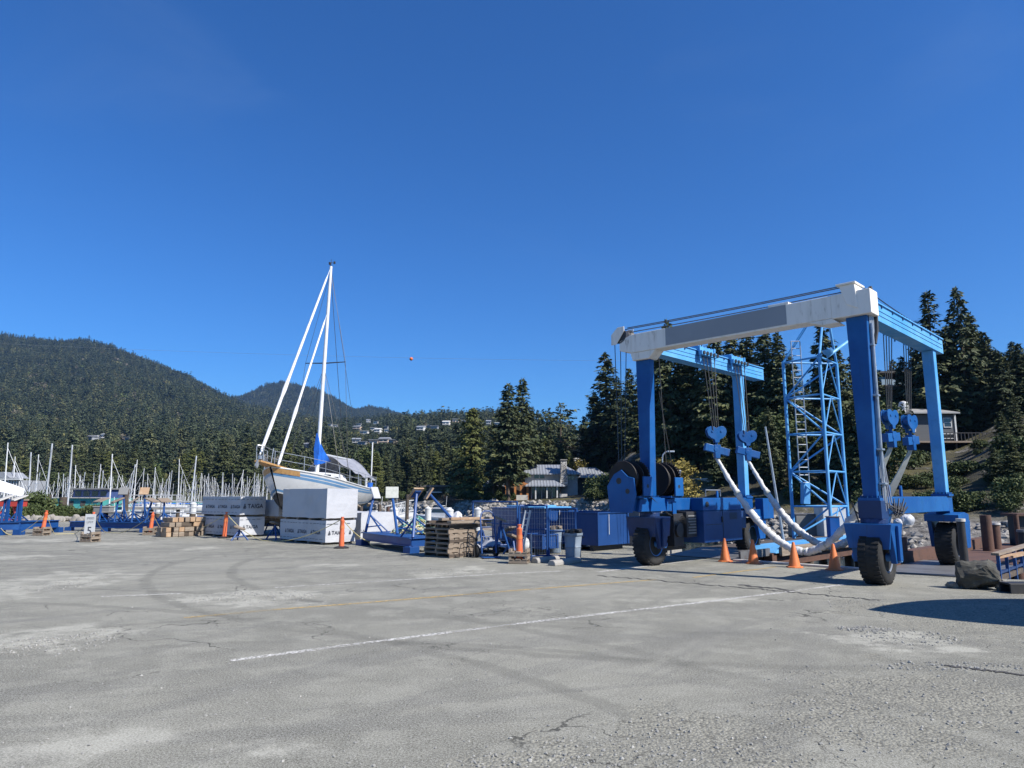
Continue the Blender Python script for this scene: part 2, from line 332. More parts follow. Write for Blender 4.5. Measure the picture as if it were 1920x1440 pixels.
def yard_mat():
    t = NT('worn_asphalt'); v = t.obj()
    big = t.noise(v, .22, 5, .65); mid = t.noise(v, 1.6, 6, .7); fine = t.noise(v, 58, 5, .8); grit = t.noise(v, 130, 3, .8)
    k = t.mix(t.step(big, .40, .60), (.128, .123, .101), (.20, .192, .160))
    k = t.mix(t.step(mid, .44, .62, 0, .6), k, (.265, .256, .218))
    # tyre scrubbing: long dark streaks in the two driving directions
    for ang, sx, o, lo, st in ((44, .10, 3, .53, .32), (14, .07, 9, .53, .34), (-28, .1, 21, .54, .3), (60, .12, 40, .55, .3)):
        mp = t.new('ShaderNodeMapping'); t.put(mp.inputs['Vector'], v); mp.inputs['Rotation'].default_value = (0, 0, -math.radians(ang)); mp.inputs['Location'].default_value = (o, o, 0)
        s2 = t.scale(mp.outputs[0], (sx, 1.5, 1)); n = t.noise(s2, 1.0, 5, .6, .6)
        k = t.mix(t.step(n, lo, lo+.09, 0, st), k, (.075, .073, .068))
    k = t.mix(t.step(fine, .44, .62, 0, .9), k, t.mix(.6, k, (.44, .43, .40)))
    k = t.mix(t.step(fine, .48, .34, 0, .8), k, (.055, .054, .051))
    k = t.mix(t.step(grit, .56, .64, 0, .85), k, (.52, .51, .48)); k = t.mix(t.step(grit, .43, .35, 0, .85), k, (.03, .03, .03))
    # cracks in patches
    for cx, cy, r_, wd, st in ((-9.5, -1.0, 12.5, .12, .26), (-9.5, -1.0, 14.1, .12, .24), (7.5, -3.5, 9.0, .10, .24), (7.5, -3.5, 10.6, .10, .22), (4.0, 19.5, 11.0, .12, .26), (4.0, 19.5, 12.6, .12, .26), (-2, 2, 6.5, .10, .24), (-2, 2, 8.1, .10, .2)):
        ln = t.new('ShaderNodeVectorMath', operation='LENGTH'); t.put(ln.inputs[0], t.scale(v, (1, 1, 0), (-cx, -cy, 0))); dd_ = t.math('ABSOLUTE', t.math('SUBTRACT', t.math('ADD', ln.outputs['Value'], t.math('MULTIPLY', mid, .35)), r_))
        k = t.mix(t.math('MULTIPLY', t.step(dd_, wd*.5, wd*1.2, st, 0), t.step(big, .36, .56)), k, (.07, .068, .062))
    for sc, wd, mk_, o in ((.55, .009, .53, 0), (2.3, .018, .585, 5)):
        wv = t.new('ShaderNodeVectorMath', operation='ADD'); nn = t.new('ShaderNodeTexNoise'); t.put(nn.inputs['Vector'], v); nn.inputs['Scale'].default_value = 2.2*sc; nn.inputs['Detail'].default_value = 6
        t.put(wv.inputs[0], v); sc_ = t.new('ShaderNodeVectorMath', operation='SCALE'); t.put(sc_.inputs[0], nn.outputs['Color']); sc_.inputs['Scale'].default_value = .75/sc; t.put(wv.inputs[1], sc_.outputs[0])
        vo = t.new('ShaderNodeTexVoronoi', feature='DISTANCE_TO_EDGE'); t.put(vo.inputs['Vector'], wv.outputs[0]); vo.inputs['Scale'].default_value = sc
        c = t.math('MULTIPLY', t.step(vo.outputs['Distance'], wd*.35, wd, 1, 0), t.step(t.noise(t.scale(v, (1, 1, 1), (o, 0, 0)), .3, 4), mk_-.03, mk_+.06))
        k = t.mix(t.math('MULTIPLY', c, .8), k, (.035, .034, .032))
    d = patch(t, v, DUST, 2.6, 1.5); dust = t.mix(t.step(fine, .35, .62), (.26, .252, .222), (.45, .436, .39))
    dd = t.math('MULTIPLY', d, t.step(mid, .34, .60, .10, .85)); k = t.mix(dd, k, dust)
    g = patch(t, v, GRAV, 2.2, 1.1)
    vo = t.new('ShaderNodeTexVoronoi'); t.put(vo.inputs['Vector'], v); vo.inputs['Scale'].default_value = 42
    gs = t.new('ShaderNodeSeparateColor'); t.put(gs.inputs[0], vo.outputs['Color'])
    gc = t.mix(gs.outputs[0], (.17, .163, .14), (.33, .315, .27)); gc = t.mix(t.step(vo.outputs['Distance'], .55, .85, 0, .8), gc, (.06, .057, .052))
    k = t.mix(t.math('MULTIPLY', t.math('MULTIPLY', g, .75), t.step(mid, .38, .58, .35, 1)), k, gc)
    k = t.mix(1.0, k, (.985, .985, .93), 'MULTIPLY')
    t.color(k); t.rough(.92); t.b.inputs['Specular IOR Level'].default_value = .2
    h = t.math('ADD', t.math('MULTIPLY', fine, .5), t.math('MULTIPLY', t.math('MULTIPLY', g, vo.outputs['Distance']), -1.6))
    h = t.math('ADD', h, t.math('MULTIPLY', mid, .6)); h = t.math('ADD', h, t.math('MULTIPLY', grit, .25))
    t.bump(h, .4, .02); return t.m
M['yard'] = yard_mat()
m = MB(); m.poly(YARD); yard = m.build('yard_ground', M['yard']); tag(yard, kind='structure')
m = MB(); n = len(YARD)
for i in range(n):
    a, b = YARD[i], YARD[(i+1) % n]; dz = Vector((0, 0, -4)); m.add([a-Vector((0,0,.003)), b-Vector((0,0,.003)), b+dz, a+dz], [(0, 3, 2, 1)])
tag(m.build('quay_face', M['conc']), kind='structure')
# painted lines, worn through
def worn(name, c):
    t = NT(name); v = t.obj(); tr = t.new('ShaderNodeBsdfTransparent'); mx = t.new('ShaderNodeMixShader')
    f = t.math('MULTIPLY', t.step(t.noise(v, 22, 6, .75), .40, .58), t.step(t.noise(v, .9, 3), .30, .52, .35, 1))
    t.color(c); t.rough(.8); t.put(mx.inputs[0], f); t.put(mx.inputs[1], tr.outputs[0]); t.put(mx.inputs[2], t.b.outputs[0]); t.put(t.out.inputs[0], mx.outputs[0]); return t.m
M['line_w'] = worn('worn_white_line', (.58, .56, .51)); M['line_y'] = worn('worn_yellow_line', (.52, .36, .12))
def line(name, pts, wd, mat, z=.004):
    m = MB(); P = [gnd(*p) for p in pts]; Q = []
    for a, b in zip(P, P[1:]):
        k = max(1, int((b-a).length/.5))
        Q += [a.lerp(b, i/k) for i in range(k)]
    Q.append(P[-1]); vs = []
    for i, p in enumerate(Q):
        d = (Q[min(i+1, len(Q)-1)]-Q[max(0, i-1)]).normalized(); s = Vector((-d.y, d.x, 0))*(wd/2*R.uniform(.85, 1.15)); vs += [p+s+Vector((0,0,z)), p-s+Vector((0,0,z))]
    m.add(vs, [(2*i, 2*i+1, 2*i+3, 2*i+2) for i in range(len(Q)-1)])
    return tag(m.build(name, mat), kind='structure')
line('painted_line', [(432,1239),(700,1204),(1010,1165),(1330,1128),(1585,1096)], .11, M['line_w'])
line('painted_line', [(190,1119),(340,1113)], .10, M['line_w']); line('painted_line', [(515,1102),(760,1087),(960,1075),(1050,1071)], .10, M['line_w'])
line('painted_line', [(1120,1073),(1300,1051)], .12, M['line_w'])
line('painted_line', [(345,1159),(520,1143),(640,1134),(960,1108),(1230,1087)], .09, M['line_y'], .005); line('painted_line', [(1300,1083),(1455,1063)], .10, M['line_y'], .005)
M['seam'] = mk('broken_seam', (.05, .048, .045), (.09, .085, .08), 6, rough=.95)
def seam_shade(pts, wd):
    P = []
    for a, b in zip(pts, pts[1:]):
        for i in range(14): P.append((a[0]+(b[0]-a[0])*i/14, a[1]+(b[1]-a[1])*i/14+R.uniform(-1.3, 1.3)))
    P.append(pts[-1]); o = line('pavement_crack', P, wd, M['seam'], .0065)
seam_shade([(1120,1080),(1250,1090),(1420,1105),(1480,1110),(1560,1118),(1650,1126)], .045); seam_shade([(1385,1097),(1490,1107)], .10)
seam_shade([(1770,1248),(1850,1258),(1920,1266)], .05)  # dark strip painting the small shadow along the gravel edge, no crack
# loose stones: beyond counting
def stones(name, n, region, smin, smax, mat, zoff=0.0):
    ico = [(0,0,1)]+[(math.cos(a)*.9, math.sin(a)*.9, .35) for a in (0,1.256,2.513,3.77,5.026)]+[(math.cos(a+.6)*.9, math.sin(a+.6)*.9, -.4) for a in (0,1.256,2.513,3.77,5.026)]
    fs = [(0,i,i%5+1) for i in range(1,6)]+[(i,i+5,i%5+1) for i in range(1,6)]+[(i%5+1,i+5,i%5+6) for i in range(1,6)]
    base = np.array(ico); V = []; Fc = []
    for k in range(n):
        p = region(); s = smin*(smax/smin)**(NR.random()**2.2); q = base*(s*NR.uniform(.6,1.3,3))*NR.uniform(.75,1.2,(11,1)); a = NR.random()*6.28
        c_, s_ = math.cos(a), math.sin(a); q = np.stack([q[:,0]*c_-q[:,1]*s_, q[:,0]*s_+q[:,1]*c_, q[:,2]*.75], 1)
        V.append(q+np.array([p[0], p[1], p[2]+s*.2+zoff])); Fc.append(np.array(fs)+11*k)
    me = bpy.data.meshes.new(name); me.from_pydata(np.concatenate(V).tolist(), [], np.concatenate(Fc).tolist()); me.materials.append(mat); me.update()
    o = bpy.data.objects.new(name, me); COL.objects.link(o); return tag(o, kind='stuff')
M['gravel'] = mk('loose_gravel', (.22, .215, .195), (.36, .35, .315), 14, rough=.95, c3=(.42, .40, .36), a3=(.62, .66), sc3=9)
def in_view(items):
    def f():
        it = R.choice(items); a = R.random()*6.28; r = math.sqrt(R.random())*1.05
        return (it[0]+it[2]*r*math.cos(a), it[1]+it[3]*r*math.sin(a), 0)
    return f
stones('loose_gravel', 2300, in_view(GRAV+[ell(1700,1340,260,80)]+[ell(1250,1420,250,50)]*2), .004, .017, M['gravel'])
stones('pothole_gravel', 2300, in_view([ell(480,1119,125,11), ell(480,1119,100,9), ell(130,1205,75,22), ell(40,1210,60,14), ell(130,1095,60,12), ell(1700,1195,90,14), ell(1620,1180,50,5), ell(840,1072,80,6), ell(1780,1250,140,8)]), .006, .022, M['gravel'])
def scat():
    p = gnd(R.uniform(-100, 2000), 1040+400*R.random()**.8); return (p.x, p.y, 0)
stones('scattered_pebbles', 1300, scat, .004, .014, M['gravel'])
# ------------------------------------------------------------------ water
t = NT('sea_water'); t.color((.012, .03, .032)); t.rough(.08); t.bump(t.noise(t.scale(t.obj(), (.5, 1, 1)), 1.2, 5), .35, .15); M['water'] = t.m
m = MB(); m.poly([(-4000,-300,-2.7),(2600,-300,-2.7),(2600,4050,-2.7),(-4000,4050,-2.7)]); tag(m.build('water', M['water']), kind='structure')
# ------------------------------------------------------------------ far hills: terrain given by the height seen along each bearing
def wob(x, y): return .5*(math.sin(x*.011+y*.007)+math.sin(x*.023-y*.017+1.3)+.6*math.sin(x*.05+y*.043+2.1))
def hillfun(cols, dists, amp):
    px = [c[0] for c in cols]; tab = [[at(960, c[1][j], d).z for c in cols] for j, d in enumerate(dists)]
    def f(p, Y):
        zs = [np.interp(p, px, row) for row in tab]
        z = float(np.interp(Y, dists, zs)); X = (p-960)/F*Y*CP
        return Vector((X, Y, z+amp*wob(X, Y)*min(1, Y/1500)))
    return f
DA = [262, 330, 450, 700, 1000, 1500, 2200, 2700]
hillA = hillfun([(-400,[937,928,900,840,780,700,634,660]), (-150,[937,928,900,840,780,700,634,660]), (0,[937,928,900,842,785,705,637,660]), (60,[937,928,900,842,785,708,643,664]), (150,[937,928,900,845,792,715,650,670]), (250,[937,928,900,848,800,735,684,700]),
   (300,[937,928,902,850,805,745,700,712]), (345,[937,928,902,852,808,752,716,726]), (385,[937,928,902,856,812,762,738,745]), (440,[937,928,902,858,818,778,764,770]), (560,[937,926,900,860,826,802,797,805]), (640,[937,924,895,852,820,806,806,815]),
   (720,[937,922,885,845,812,803,806,815]), (800,[937,920,880,838,804,800,804,810]), (860,[937,918,875,830,798,798,803,810]), (930,[937,915,868,826,797,799,806,812]), (1010,[937,913,866,826,800,806,812,815]), (1200,[937,915,875,850,840,842,845,845]), (1700,[937,915,875,850,840,842,845,845])], DA, 10)
DB = [2650, 3000, 3500, 4000]
hillB = hillfun([(300,[815,790,765,790]), (437,[815,785,747,770]), (480,[815,772,727,760]), (515,[815,765,718,755]), (545,[815,767,722,760]), (580,[815,772,734,768]), (620,[815,782,752,780]), (660,[818,792,772,790]), (690,[818,792,765,790]), (720,[820,795,771,795]), (752,[822,800,779,800]), (780,[824,805,791,805]), (830,[830,815,806,815]), (950,[835,825,820,825])], DB, 10)
def hillmesh(name, f, p0, p1, ps, ys, mat):
    ps_ = np.arange(p0, p1+.1, ps); V = [f(p, Y) for Y in ys for p in ps_]; k = len(ps_)
    V += [Vector((f(p, ys[0]).x, ys[0]-3, -6)) for p in ps_]; nb = len(ys)*k
    Fc = [(j*k+i, j*k+i+1, (j+1)*k+i+1, (j+1)*k+i) for j in range(len(ys)-1) for i in range(k-1)]+[(nb+i, nb+i+1, i+1, i) for i in range(k-1)]
    me = bpy.data.meshes.new(name); me.from_pydata(V, [], Fc); me.materials.append(mat); me.update()
    o = bpy.data.objects.new(name, me); COL.objects.link(o); return tag(o, kind='structure')
M['forest_floor'] = mk('forest_floor', (.045, .05, .026), (.085, .08, .045), .05, rough=.95)
ya = list(np.geomspace(262, 2700, 46)); yb = list(np.linspace(2650, 4000, 20))
hillmesh('hillside', hillA, -400, 1700, 14, ya, M['forest_floor']); hillmesh('mountain', hillB, 300, 950, 10, yb, M['forest_floor'])
# houses up the hill come first, so that the wood leaves their views open
HILLH = [(668,796,800,5.8,0),(686,790,830,4.7,0),(700,792,820,5.3,0),(664,803,740,8.5,1),(678,811,700,7.9,0),(697,804,750,6.9,0),(703,809,720,6.3,0),(720,802,800,4.2,2),(722,808,770,4.7,0),(785,805,740,7.9,0),(800,800,790,5.3,2),(812,802,740,7.4,2),(834,795,800,7.9,0),(853,789,840,7.4,1),(868,791,830,5.3,0),(915,794,840,5.3,2),(932,796,820,5.8,0),(612,797,900,4.7,2),(624,799,880,4.7,0),(664,829,560,6.3,2),(675,832,550,6.3,2),(697,829,560,7.4,1),(716,828,560,7.9,1),(733,829,560,5.8,2),(800,842,520,4.2,0),(165,821,800,10.8,0),(226,824,760,9.9,2),(159,823,780,5.0,2),(182,820,800,4.1,0),(570,838,640,5.8,2),(30,869,500,6.6,3),(328,879,420,7.4,2)]
def seat(h):                                # slide each house along its sight line to where it sits on the slope
    px, py, Y0, w, k = h; best = min((abs(at(px, py, Y).z-hillA(px, Y).z-(9 if px > 600 else 6)), Y) for Y in range(360, 1500, 8)); Y = best[1]
    return (px, py, Y, w*Y/Y0, k)
HILLH = [seat(h) for h in HILLH]
def clear(px, Y):
    for hp, hy, hY, w, k in HILLH:
        wp = w*F/hY*.62
        if abs(px-hp) < wp+1 and hY-14 < Y < hY+9: return False
    return True
def forest(name, P, H, W, T, tint, tmpls):
    """every tree of a far wood stands on a point of one object and is drawn there from a few tree meshes"""
    col = bpy.data.collections.new(name+'_kinds')
    for i, (me, hh) in enumerate(tmpls):
        o = bpy.data.objects.new(f'kind_{i:02d}', me); col.objects.link(o)
    hs_ = np.array([h for _, h in tmpls])[T]; n = len(P)
    me = bpy.data.meshes.new(name); me.vertices.add(n); me.vertices.foreach_set('co', P.astype(np.float32).ravel())
    def attr(nm, ty, key, data): a = me.attributes.new(nm, ty, 'POINT'); a.data.foreach_set(key, data)
    k = H/hs_; attr('size', 'FLOAT_VECTOR', 'vector', np.stack([k*W, k*W, k], 1).astype(np.float32).ravel())
    attr('turn', 'FLOAT_VECTOR', 'vector', np.stack([NR.normal(0, .03, n), NR.normal(0, .03, n), NR.random(n)*6.28], 1).astype(np.float32).ravel())
    attr('sort', 'INT', 'value', T.astype(np.int32)); attr('tint', 'FLOAT_COLOR', 'color', np.concatenate([tint, np.ones((n, 1))], 1).astype(np.float32).ravel())
    me.update(); o = bpy.data.objects.new(name, me); COL.objects.link(o)
    g = bpy.data.node_groups.new(name, 'GeometryNodeTree'); g.interface.new_socket('Geometry', in_out='INPUT', socket_type='NodeSocketGeometry'); g.interface.new_socket('Geometry', in_out='OUTPUT', socket_type='NodeSocketGeometry')
    N = g.nodes; gi = N.new('NodeGroupInput'); go = N.new('NodeGroupOutput'); ip = N.new('GeometryNodeInstanceOnPoints'); ci = N.new('GeometryNodeCollectionInfo')
    ci.inputs['Collection'].default_value = col; ci.inputs['Separate Children'].default_value = True; ci.inputs['Reset Children'].default_value = True; ip.inputs['Pick Instance'].default_value = True
    def na(nm, ty): a = N.new('GeometryNodeInputNamedAttribute'); a.data_type = ty; a.inputs['Name'].default_value = nm; return a.outputs['Attribute']
    l = g.links.new; l(gi.outputs[0], ip.inputs['Points']); l(ci.outputs[0], ip.inputs['Instance']); l(na('sort', 'INT'), ip.inputs['Instance Index']); l(na('size', 'FLOAT_VECTOR'), ip.inputs['Scale']); l(na('turn', 'FLOAT_VECTOR'), ip.inputs['Rotation']); l(ip.outputs[0], go.inputs[0])
    md = o.modifiers.new('trees', 'NODES'); md.node_group = g
    return tag(o, kind='stuff')
def far_conifer(seed, **k): c = conifer('forest_tree', seed, 20, k.pop('Rb', 3.6), M['forest'], **k); return (c[0], 20)
def far_blob(seed, n, size): c = broadleaf('forest_tree', seed, 9, [(0,0,5.6,2.8),(1.8,.5,4.6,2.2),(-1.9,-.2,4.4,2.3),(.4,-1.2,6.8,2.0),(-.6,.9,6.6,1.9),(.3,0,3,2.0)], n, M['forest'], size); return (c[0], 9)
TN = [far_conifer(101, dz=.8, nb=8, dens=2.2, size=1.9), far_conifer(102, dz=.9, nb=7, dens=2.4, size=1.9, droop=.5), far_conifer(103, dz=.9, nb=8, dens=2.2, size=2.0, ragged=.5), far_conifer(104, dz=.8, nb=8, dens=2.2, size=1.8, power=.65, Rb=4.2), far_blob(105, 22, 1.0), far_blob(106, 18, 1.1)]
TF = [far_conifer(111, dz=1.7, nb=6, dens=.9, size=3.4), far_conifer(112, dz=1.9, nb=6, dens=.8, size=3.6, ragged=.45), far_conifer(113, dz=1.7, nb=6, dens=.9, size=3.4, Rb=4.2), far_blob(114, 7, 1.9)]
def scatter(n, f, p0, p1, y0, y1, hmin, hmax, nt_, nblob, pb, light=0.0):
    P = []; 
    while len(P) < n:
        Y = math.sqrt(R.uniform(y0*y0, y1*y1)); p = R.uniform(p0, p1)
        if clear(p, Y): P.append(f(p, Y))
    P = np.array(P); P[:, 2] -= .4
    u = NR.random(n); cl = np.sin(P[:, 0]*.021+1.7*np.sin(P[:, 1]*.013))*np.sin(P[:, 1]*.024+1.3*np.sin(P[:, 0]*.017)); T = np.where(NR.random(n) < np.where(cl > .45, pb*3.6, pb*.45), nt_+NR.integers(0, nblob, n), NR.integers(0, nt_, n))
    H = NR.uniform(hmin, hmax, n)*np.where(NR.random(n) < .07, 1.35, 1.0); W = NR.uniform(.8, 1.35, n); bl = T >= nt_
    H = np.where(bl, H*.62, H); W = np.where(bl, W*1.2, W)
    pxs = P[:, 0]*F/(P[:, 1]*CP)+960                    # trees below a house stay below its sight line, as if topped for the view
    for hp, hy, hY, w, kk in HILLH:
        r = ray(hp, hy+3.0); zt = CH+r.z/r.y*P[:, 1]; near = (np.abs(pxs-hp) < w*F/hY*.62+3) & (P[:, 1] < hY) & (P[:, 1] > 300)
        H = np.where(near, np.minimum(H, np.maximum(1.0, zt-P[:, 2])), H)
    a, b, c = np.array([.036, .052, .032]), np.array([.105, .125, .064]), np.array([.20, .20, .09])
    k = (wobarr(P)*.5+.5)[:, None]
    tint = a+(b-a)*NR.random((n, 1)); q = NR.random((n, 1)); tint = np.where(q < .14+.5*k*light*(cl[:, None] > .1), tint*.4+c*.6, tint)
    tint = np.where(bl[:, None], np.where(u[:, None] < .35, np.array([.22, .205, .075]), np.where(u[:, None] < .7, np.array([.19, .165, .12]), np.array([.14, .175, .055]))), tint)
    return P, H, W, T, tint
def wobarr(P): return np.sin(P[:, 0]*.012+P[:, 1]*.009)*np.sin(P[:, 1]*.015-P[:, 0]*.004)
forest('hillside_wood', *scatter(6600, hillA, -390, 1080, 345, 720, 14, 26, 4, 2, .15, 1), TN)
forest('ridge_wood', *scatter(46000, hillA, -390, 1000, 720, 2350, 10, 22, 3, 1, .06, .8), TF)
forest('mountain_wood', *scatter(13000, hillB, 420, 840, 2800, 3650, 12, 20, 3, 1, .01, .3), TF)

# ------------------------------------------------------------------ air
hm = bpy.data.materials.new('haze_air'); hm.use_nodes = True; hn = hm.node_tree.nodes; hn.remove(hn['Principled BSDF'])
pv = hn.new('ShaderNodeVolumePrincipled'); pv.inputs['Color'].default_value = (.30, .56, 1, 1); pv.inputs['Density'].default_value = .00006; pv.inputs['Anisotropy'].default_value = .2
hm.node_tree.links.new(pv.outputs[0], hn['Material Output'].inputs['Volume'])
m = MB(); m.span((-4200, -400, -8), (2800, 4250, 640)); tag(m.build('haze', hm), kind='stuff')
# ------------------------------------------------------------------ tree kinds (crown and trunk meshes, copied to every tree)
KIND = {
 'fir': [conifer('crown', 1, 20, 3.6, M['fir'], nb=10), conifer('crown', 2, 20, 3.2, M['fir'], nb=11, droop=.5), conifer('crown', 3, 20, 4.0, M['fir'], dz=.46, nb=10, ragged=.42, droop=.25), conifer('crown', 4, 20, 3.4, M['fir'], clear_=.2, nb=10, ragged=.42)],
 'tall_fir': [conifer('crown', 41, 22, 3.9, M['fir'], nb=10, clear_=.24, power=.7), conifer('crown', 42, 22, 3.5, M['fir'], nb=10, clear_=.2, droop=.45)],
 'spruce': [conifer('crown', 5, 20, 3.0, M['fir'], dz=.56, nb=11, droop=.12, ragged=.42, power=.75, dens=8), conifer('crown', 6, 20, 2.7, M['fir'], dz=.6, nb=10, droop=.05, ragged=.45, dens=8)],
 'cedar': [conifer('crown', 7, 20, 4.0, M['cedar'], dz=.34, nb=11, droop=.65, ragged=.3, power=.65, clear_=.03, size=.9), conifer('crown', 8, 20, 4.6, M['cedar'], dz=.36, nb=10, droop=.7, ragged=.4, power=.6, clear_=.03)],
 'pine': [conifer('crown', 9, 16, 3.4, M['fir'], dz=.7, nb=5, droop=-.1, ragged=.7, power=.45, clear_=.35, dens=8)],
 'bush': [broadleaf('foliage', 21, 2.4, [(0,0,1.0,.9),(.8,.2,.8,.7),(-.8,-.1,.75,.75),(.1,.6,1.3,.7),(-.3,-.5,1.5,.6)], 900, M['bush'], .2), broadleaf('foliage', 22, 1.8, [(0,0,.7,.7),(.6,.1,.5,.55),(-.7,.2,.6,.6),(.1,-.4,1.0,.5)], 900, M['bush'], .18)],
 'gold': [broadleaf('foliage', 23, 4.4, [(0,0,2.2,1.2),(.8,.3,1.6,1.0),(-.9,0,1.7,1.0),(.2,-.4,3.2,.95),(-.4,.4,3.4,.8)], 420, M['gold'], .2)],
 'brown': [broadleaf('foliage', 24, 3.2, [(0,0,1.4,1.2),(1.2,.2,1.1,1.0),(-1.1,-.1,1.1,1.0),(.2,.6,1.9,.9)], 700, M['brown_bush'], .13)],
 'broad': [broadleaf('crown', 25, 9, [(0,0,6,2.4),(1.6,.5,5,1.9),(-1.7,-.2,5,2.0),(.4,-1.2,7.2,1.7),(-.6,.9,7,1.5),(.3,0,3.6,1.7)], 190, M['bush'], .42)],
}
def tree(kind, p, h, wide, label, group=None, cat='tree', name=None):
    k = R.choice(KIND[kind]); nm = name or {'fir': 'fir_tree', 'tall_fir': 'fir_tree', 'spruce': 'spruce_tree', 'cedar': 'cedar_tree', 'pine': 'pine_tree', 'bush': 'shrub', 'gold': 'spring_bush', 'brown': 'bare_bush', 'broad': 'broadleaf_tree'}[kind]
    o = thing(nm, label, cat, p, R.random()*6.28, group); s = h/k[2]; o.scale = (s*wide, s*wide, s)
    for me, n in ((k[0], 'crown'), (k[1], 'trunk')):
        c = bpy.data.objects.new(n, me); COL.objects.link(c); c.parent = o
    return o
# ------------------------------------------------------------------ the near shore across the water
from mathutils import noise as mn
SHX = [560, 620, 700, 800, 900, 960, 1100, 1180, 1300, 1450, 1600, 1700, 1800, 1920, 2100, 2600]
SD = [250, 225, 165, 140, 121, 117, 104, 86, 67, 55, 47, 42, 40, 38, 37, 36]
SZ = [-.5, -.3, 0, .3, .8, .7, .9, .8, .6, 0, -.15, -.15, -.15, .1, .5, .5]
S1 = [.02, .03, .06, .06, .0, .0, .04, .2, .27, .27, .21, .16, .16, .26, .3, .3]
S2 = [.02, .03, .05, .06, .09, .09, .12, .2, .2, .2, .2, .22, .24, .24, .24, .24]
def shore(p, s, rough=True):
    D0, zb, a, b = (float(np.interp(p, SHX, q)) for q in (SD, SZ, S1, S2))
    Y = D0+s; X = (p-960)/F*(Y*CP)
    if s < 7: z = -3.6+(zb+3.6)*max(0, s+2)/9
    else: z = zb+a*(min(s, 42)-7)+b*max(0, min(s, 150)-42)
    if rough and s > 0: z += min(1, s/10)*(.55*mn.noise((X*.16, Y*.16, 0))+.3*mn.noise((X*.5, Y*.5, 3)))*min(1, .35+a*4)
    return Vector((X, Y, z))
def shore_at(p, Y): return shore(p, Y-float(np.interp(p, SHX, SD)))
t = NT('rocky_shore'); v = t.obj(); g = t.new('ShaderNodeNewGeometry'); sx = t.new('ShaderNodeSeparateXYZ'); t.put(sx.inputs[0], g.outputs['Normal'])
n1 = t.noise(v, .16, 6, .65); n2 = t.noise(v, .9, 6, .7)
k = t.mix(t.step(n2, .35, .62), (.022, .02, .012), (.05, .045, .022)); k = t.mix(t.step(n1, .44, .58), k, (.085, .074, .02))
rk = t.mix(t.step(t.noise(v, 1.5, 7, .75), .36, .6), (.07, .063, .055), (.26, .24, .21))
k = t.mix(t.step(t.math('ADD', t.noise(v, .33, 6, .7), t.math('MULTIPLY', sx.outputs[2], -.25)), .31, .40), k, rk)
sy = t.new('ShaderNodeSeparateXYZ'); t.put(sy.inputs[0], v); k = t.mix(t.step(sy.outputs[2], .9, -.6), k, rk); k = t.mix(t.step(sy.outputs[2], -1.3, -1.9), k, (.035, .03, .022))
t.color(k); t.rough(.95); t.bump(t.math('ADD', n2, t.noise(v, 3.5, 6, .75)), .9, .25); M['shore'] = t.m
ps = list(np.arange(560, 2601, 12)); ss = [-2, 0, 2, 4, 5.5, 7, 8.5, 10, 12, 14.5, 17, 20, 23, 26, 30, 34, 38, 42, 47, 52, 58, 65, 73, 82, 92, 105, 120, 140, 170]
m = MB(); m.v = [tuple(shore(p, s)) for s in ss for p in ps]; kk = len(ps); m.f = [(j*kk+i, j*kk+i+1, (j+1)*kk+i+1, (j+1)*kk+i) for j in range(len(ss)-1) for i in range(kk-1)]
tag(m.build('rocky_shore', M['shore'], smooth=True), kind='structure')
M['rock'] = mk('bank_rock', (.24, .22, .19), (.38, .355, .31), 1.5, rough=.95, c3=(.09, .08, .07), a3=(.58, .7), bump=.5, bsc=8)
def bank():
    p = R.uniform(1290, 2100); q = shore(p, R.uniform(.5, 7.0), False); return (q.x, q.y, q.z-.1)
stones('riprap', 2600, bank, .10, .42, M['rock'], .02)
def bank2():
    p = R.uniform(700, 1290); q = shore(p, R.uniform(.5, 6.5), False); return (q.x, q.y, q.z-.1)
stones('shore_boulders', 1500, bank2, .2, .75, M['rock'], .05)
# low stone wall on the right
def stone_mat(name, a, b, sc):
    t = NT(name); v = t.obj(); vo = t.new('ShaderNodeTexVoronoi'); t.put(vo.inputs['Vector'], t.scale(v, (1, 1, 1.5))); vo.inputs['Scale'].default_value = sc
    ve = t.new('ShaderNodeTexVoronoi', feature='DISTANCE_TO_EDGE'); t.put(ve.inputs['Vector'], t.scale(v, (1, 1, 1.5))); ve.inputs['Scale'].default_value = sc
    s = t.new('ShaderNodeSeparateColor'); t.put(s.inputs[0], vo.outputs['Color']); k = t.mix(s.outputs[0], a, b); k = t.mix(t.step(ve.outputs['Distance'], .02, .10), (.05, .045, .04), k)
    k = t.mix(t.step(t.noise(v, 6, 5), .5, .7, 0, .5), k, (.12, .11, .10)); t.color(k); t.rough(.95); t.bump(ve.outputs['Distance'], .8, .08); return t.m
M['stone'] = stone_mat('fieldstone', (.26, .235, .20), (.44, .40, .34), 3.2); M['chimney'] = stone_mat('pale_stone', (.36, .345, .32), (.56, .54, .50), 2.2); M['cap'] = mk('pale_concrete_cap', (.5, .48, .44), (.42, .4, .37), 2, rough=.9)
def wall(p0, p1, s, z0, z1, label, n=16):
    T = thing('stone_wall', label, 'wall', tuple(shore((p0+p1)/2, s, False)))
    b = MB(T); c = MB(T)
    for i in range(n):
        a = shore(p0+(p1-p0)*i/n, s, False); e = shore(p0+(p1-p0)*(i+1)/n, s, False); w_ = .5
        for mm, lo, hi, ww in ((b, z0, z1-.12, w_), (c, z1-.117, z1, w_+.12)):
            f = Vector((0, -ww/2, 0)); q = [Vector((a.x, a.y, lo))+f, Vector((e.x, e.y, lo))+f, Vector((e.x, e.y, lo))-f, Vector((a.x, a.y, lo))-f]; mm.prism(q, (0, 0, hi-lo))
    b.build('masonry', M['stone'], T); c.build('coping', M['cap'], T); return T
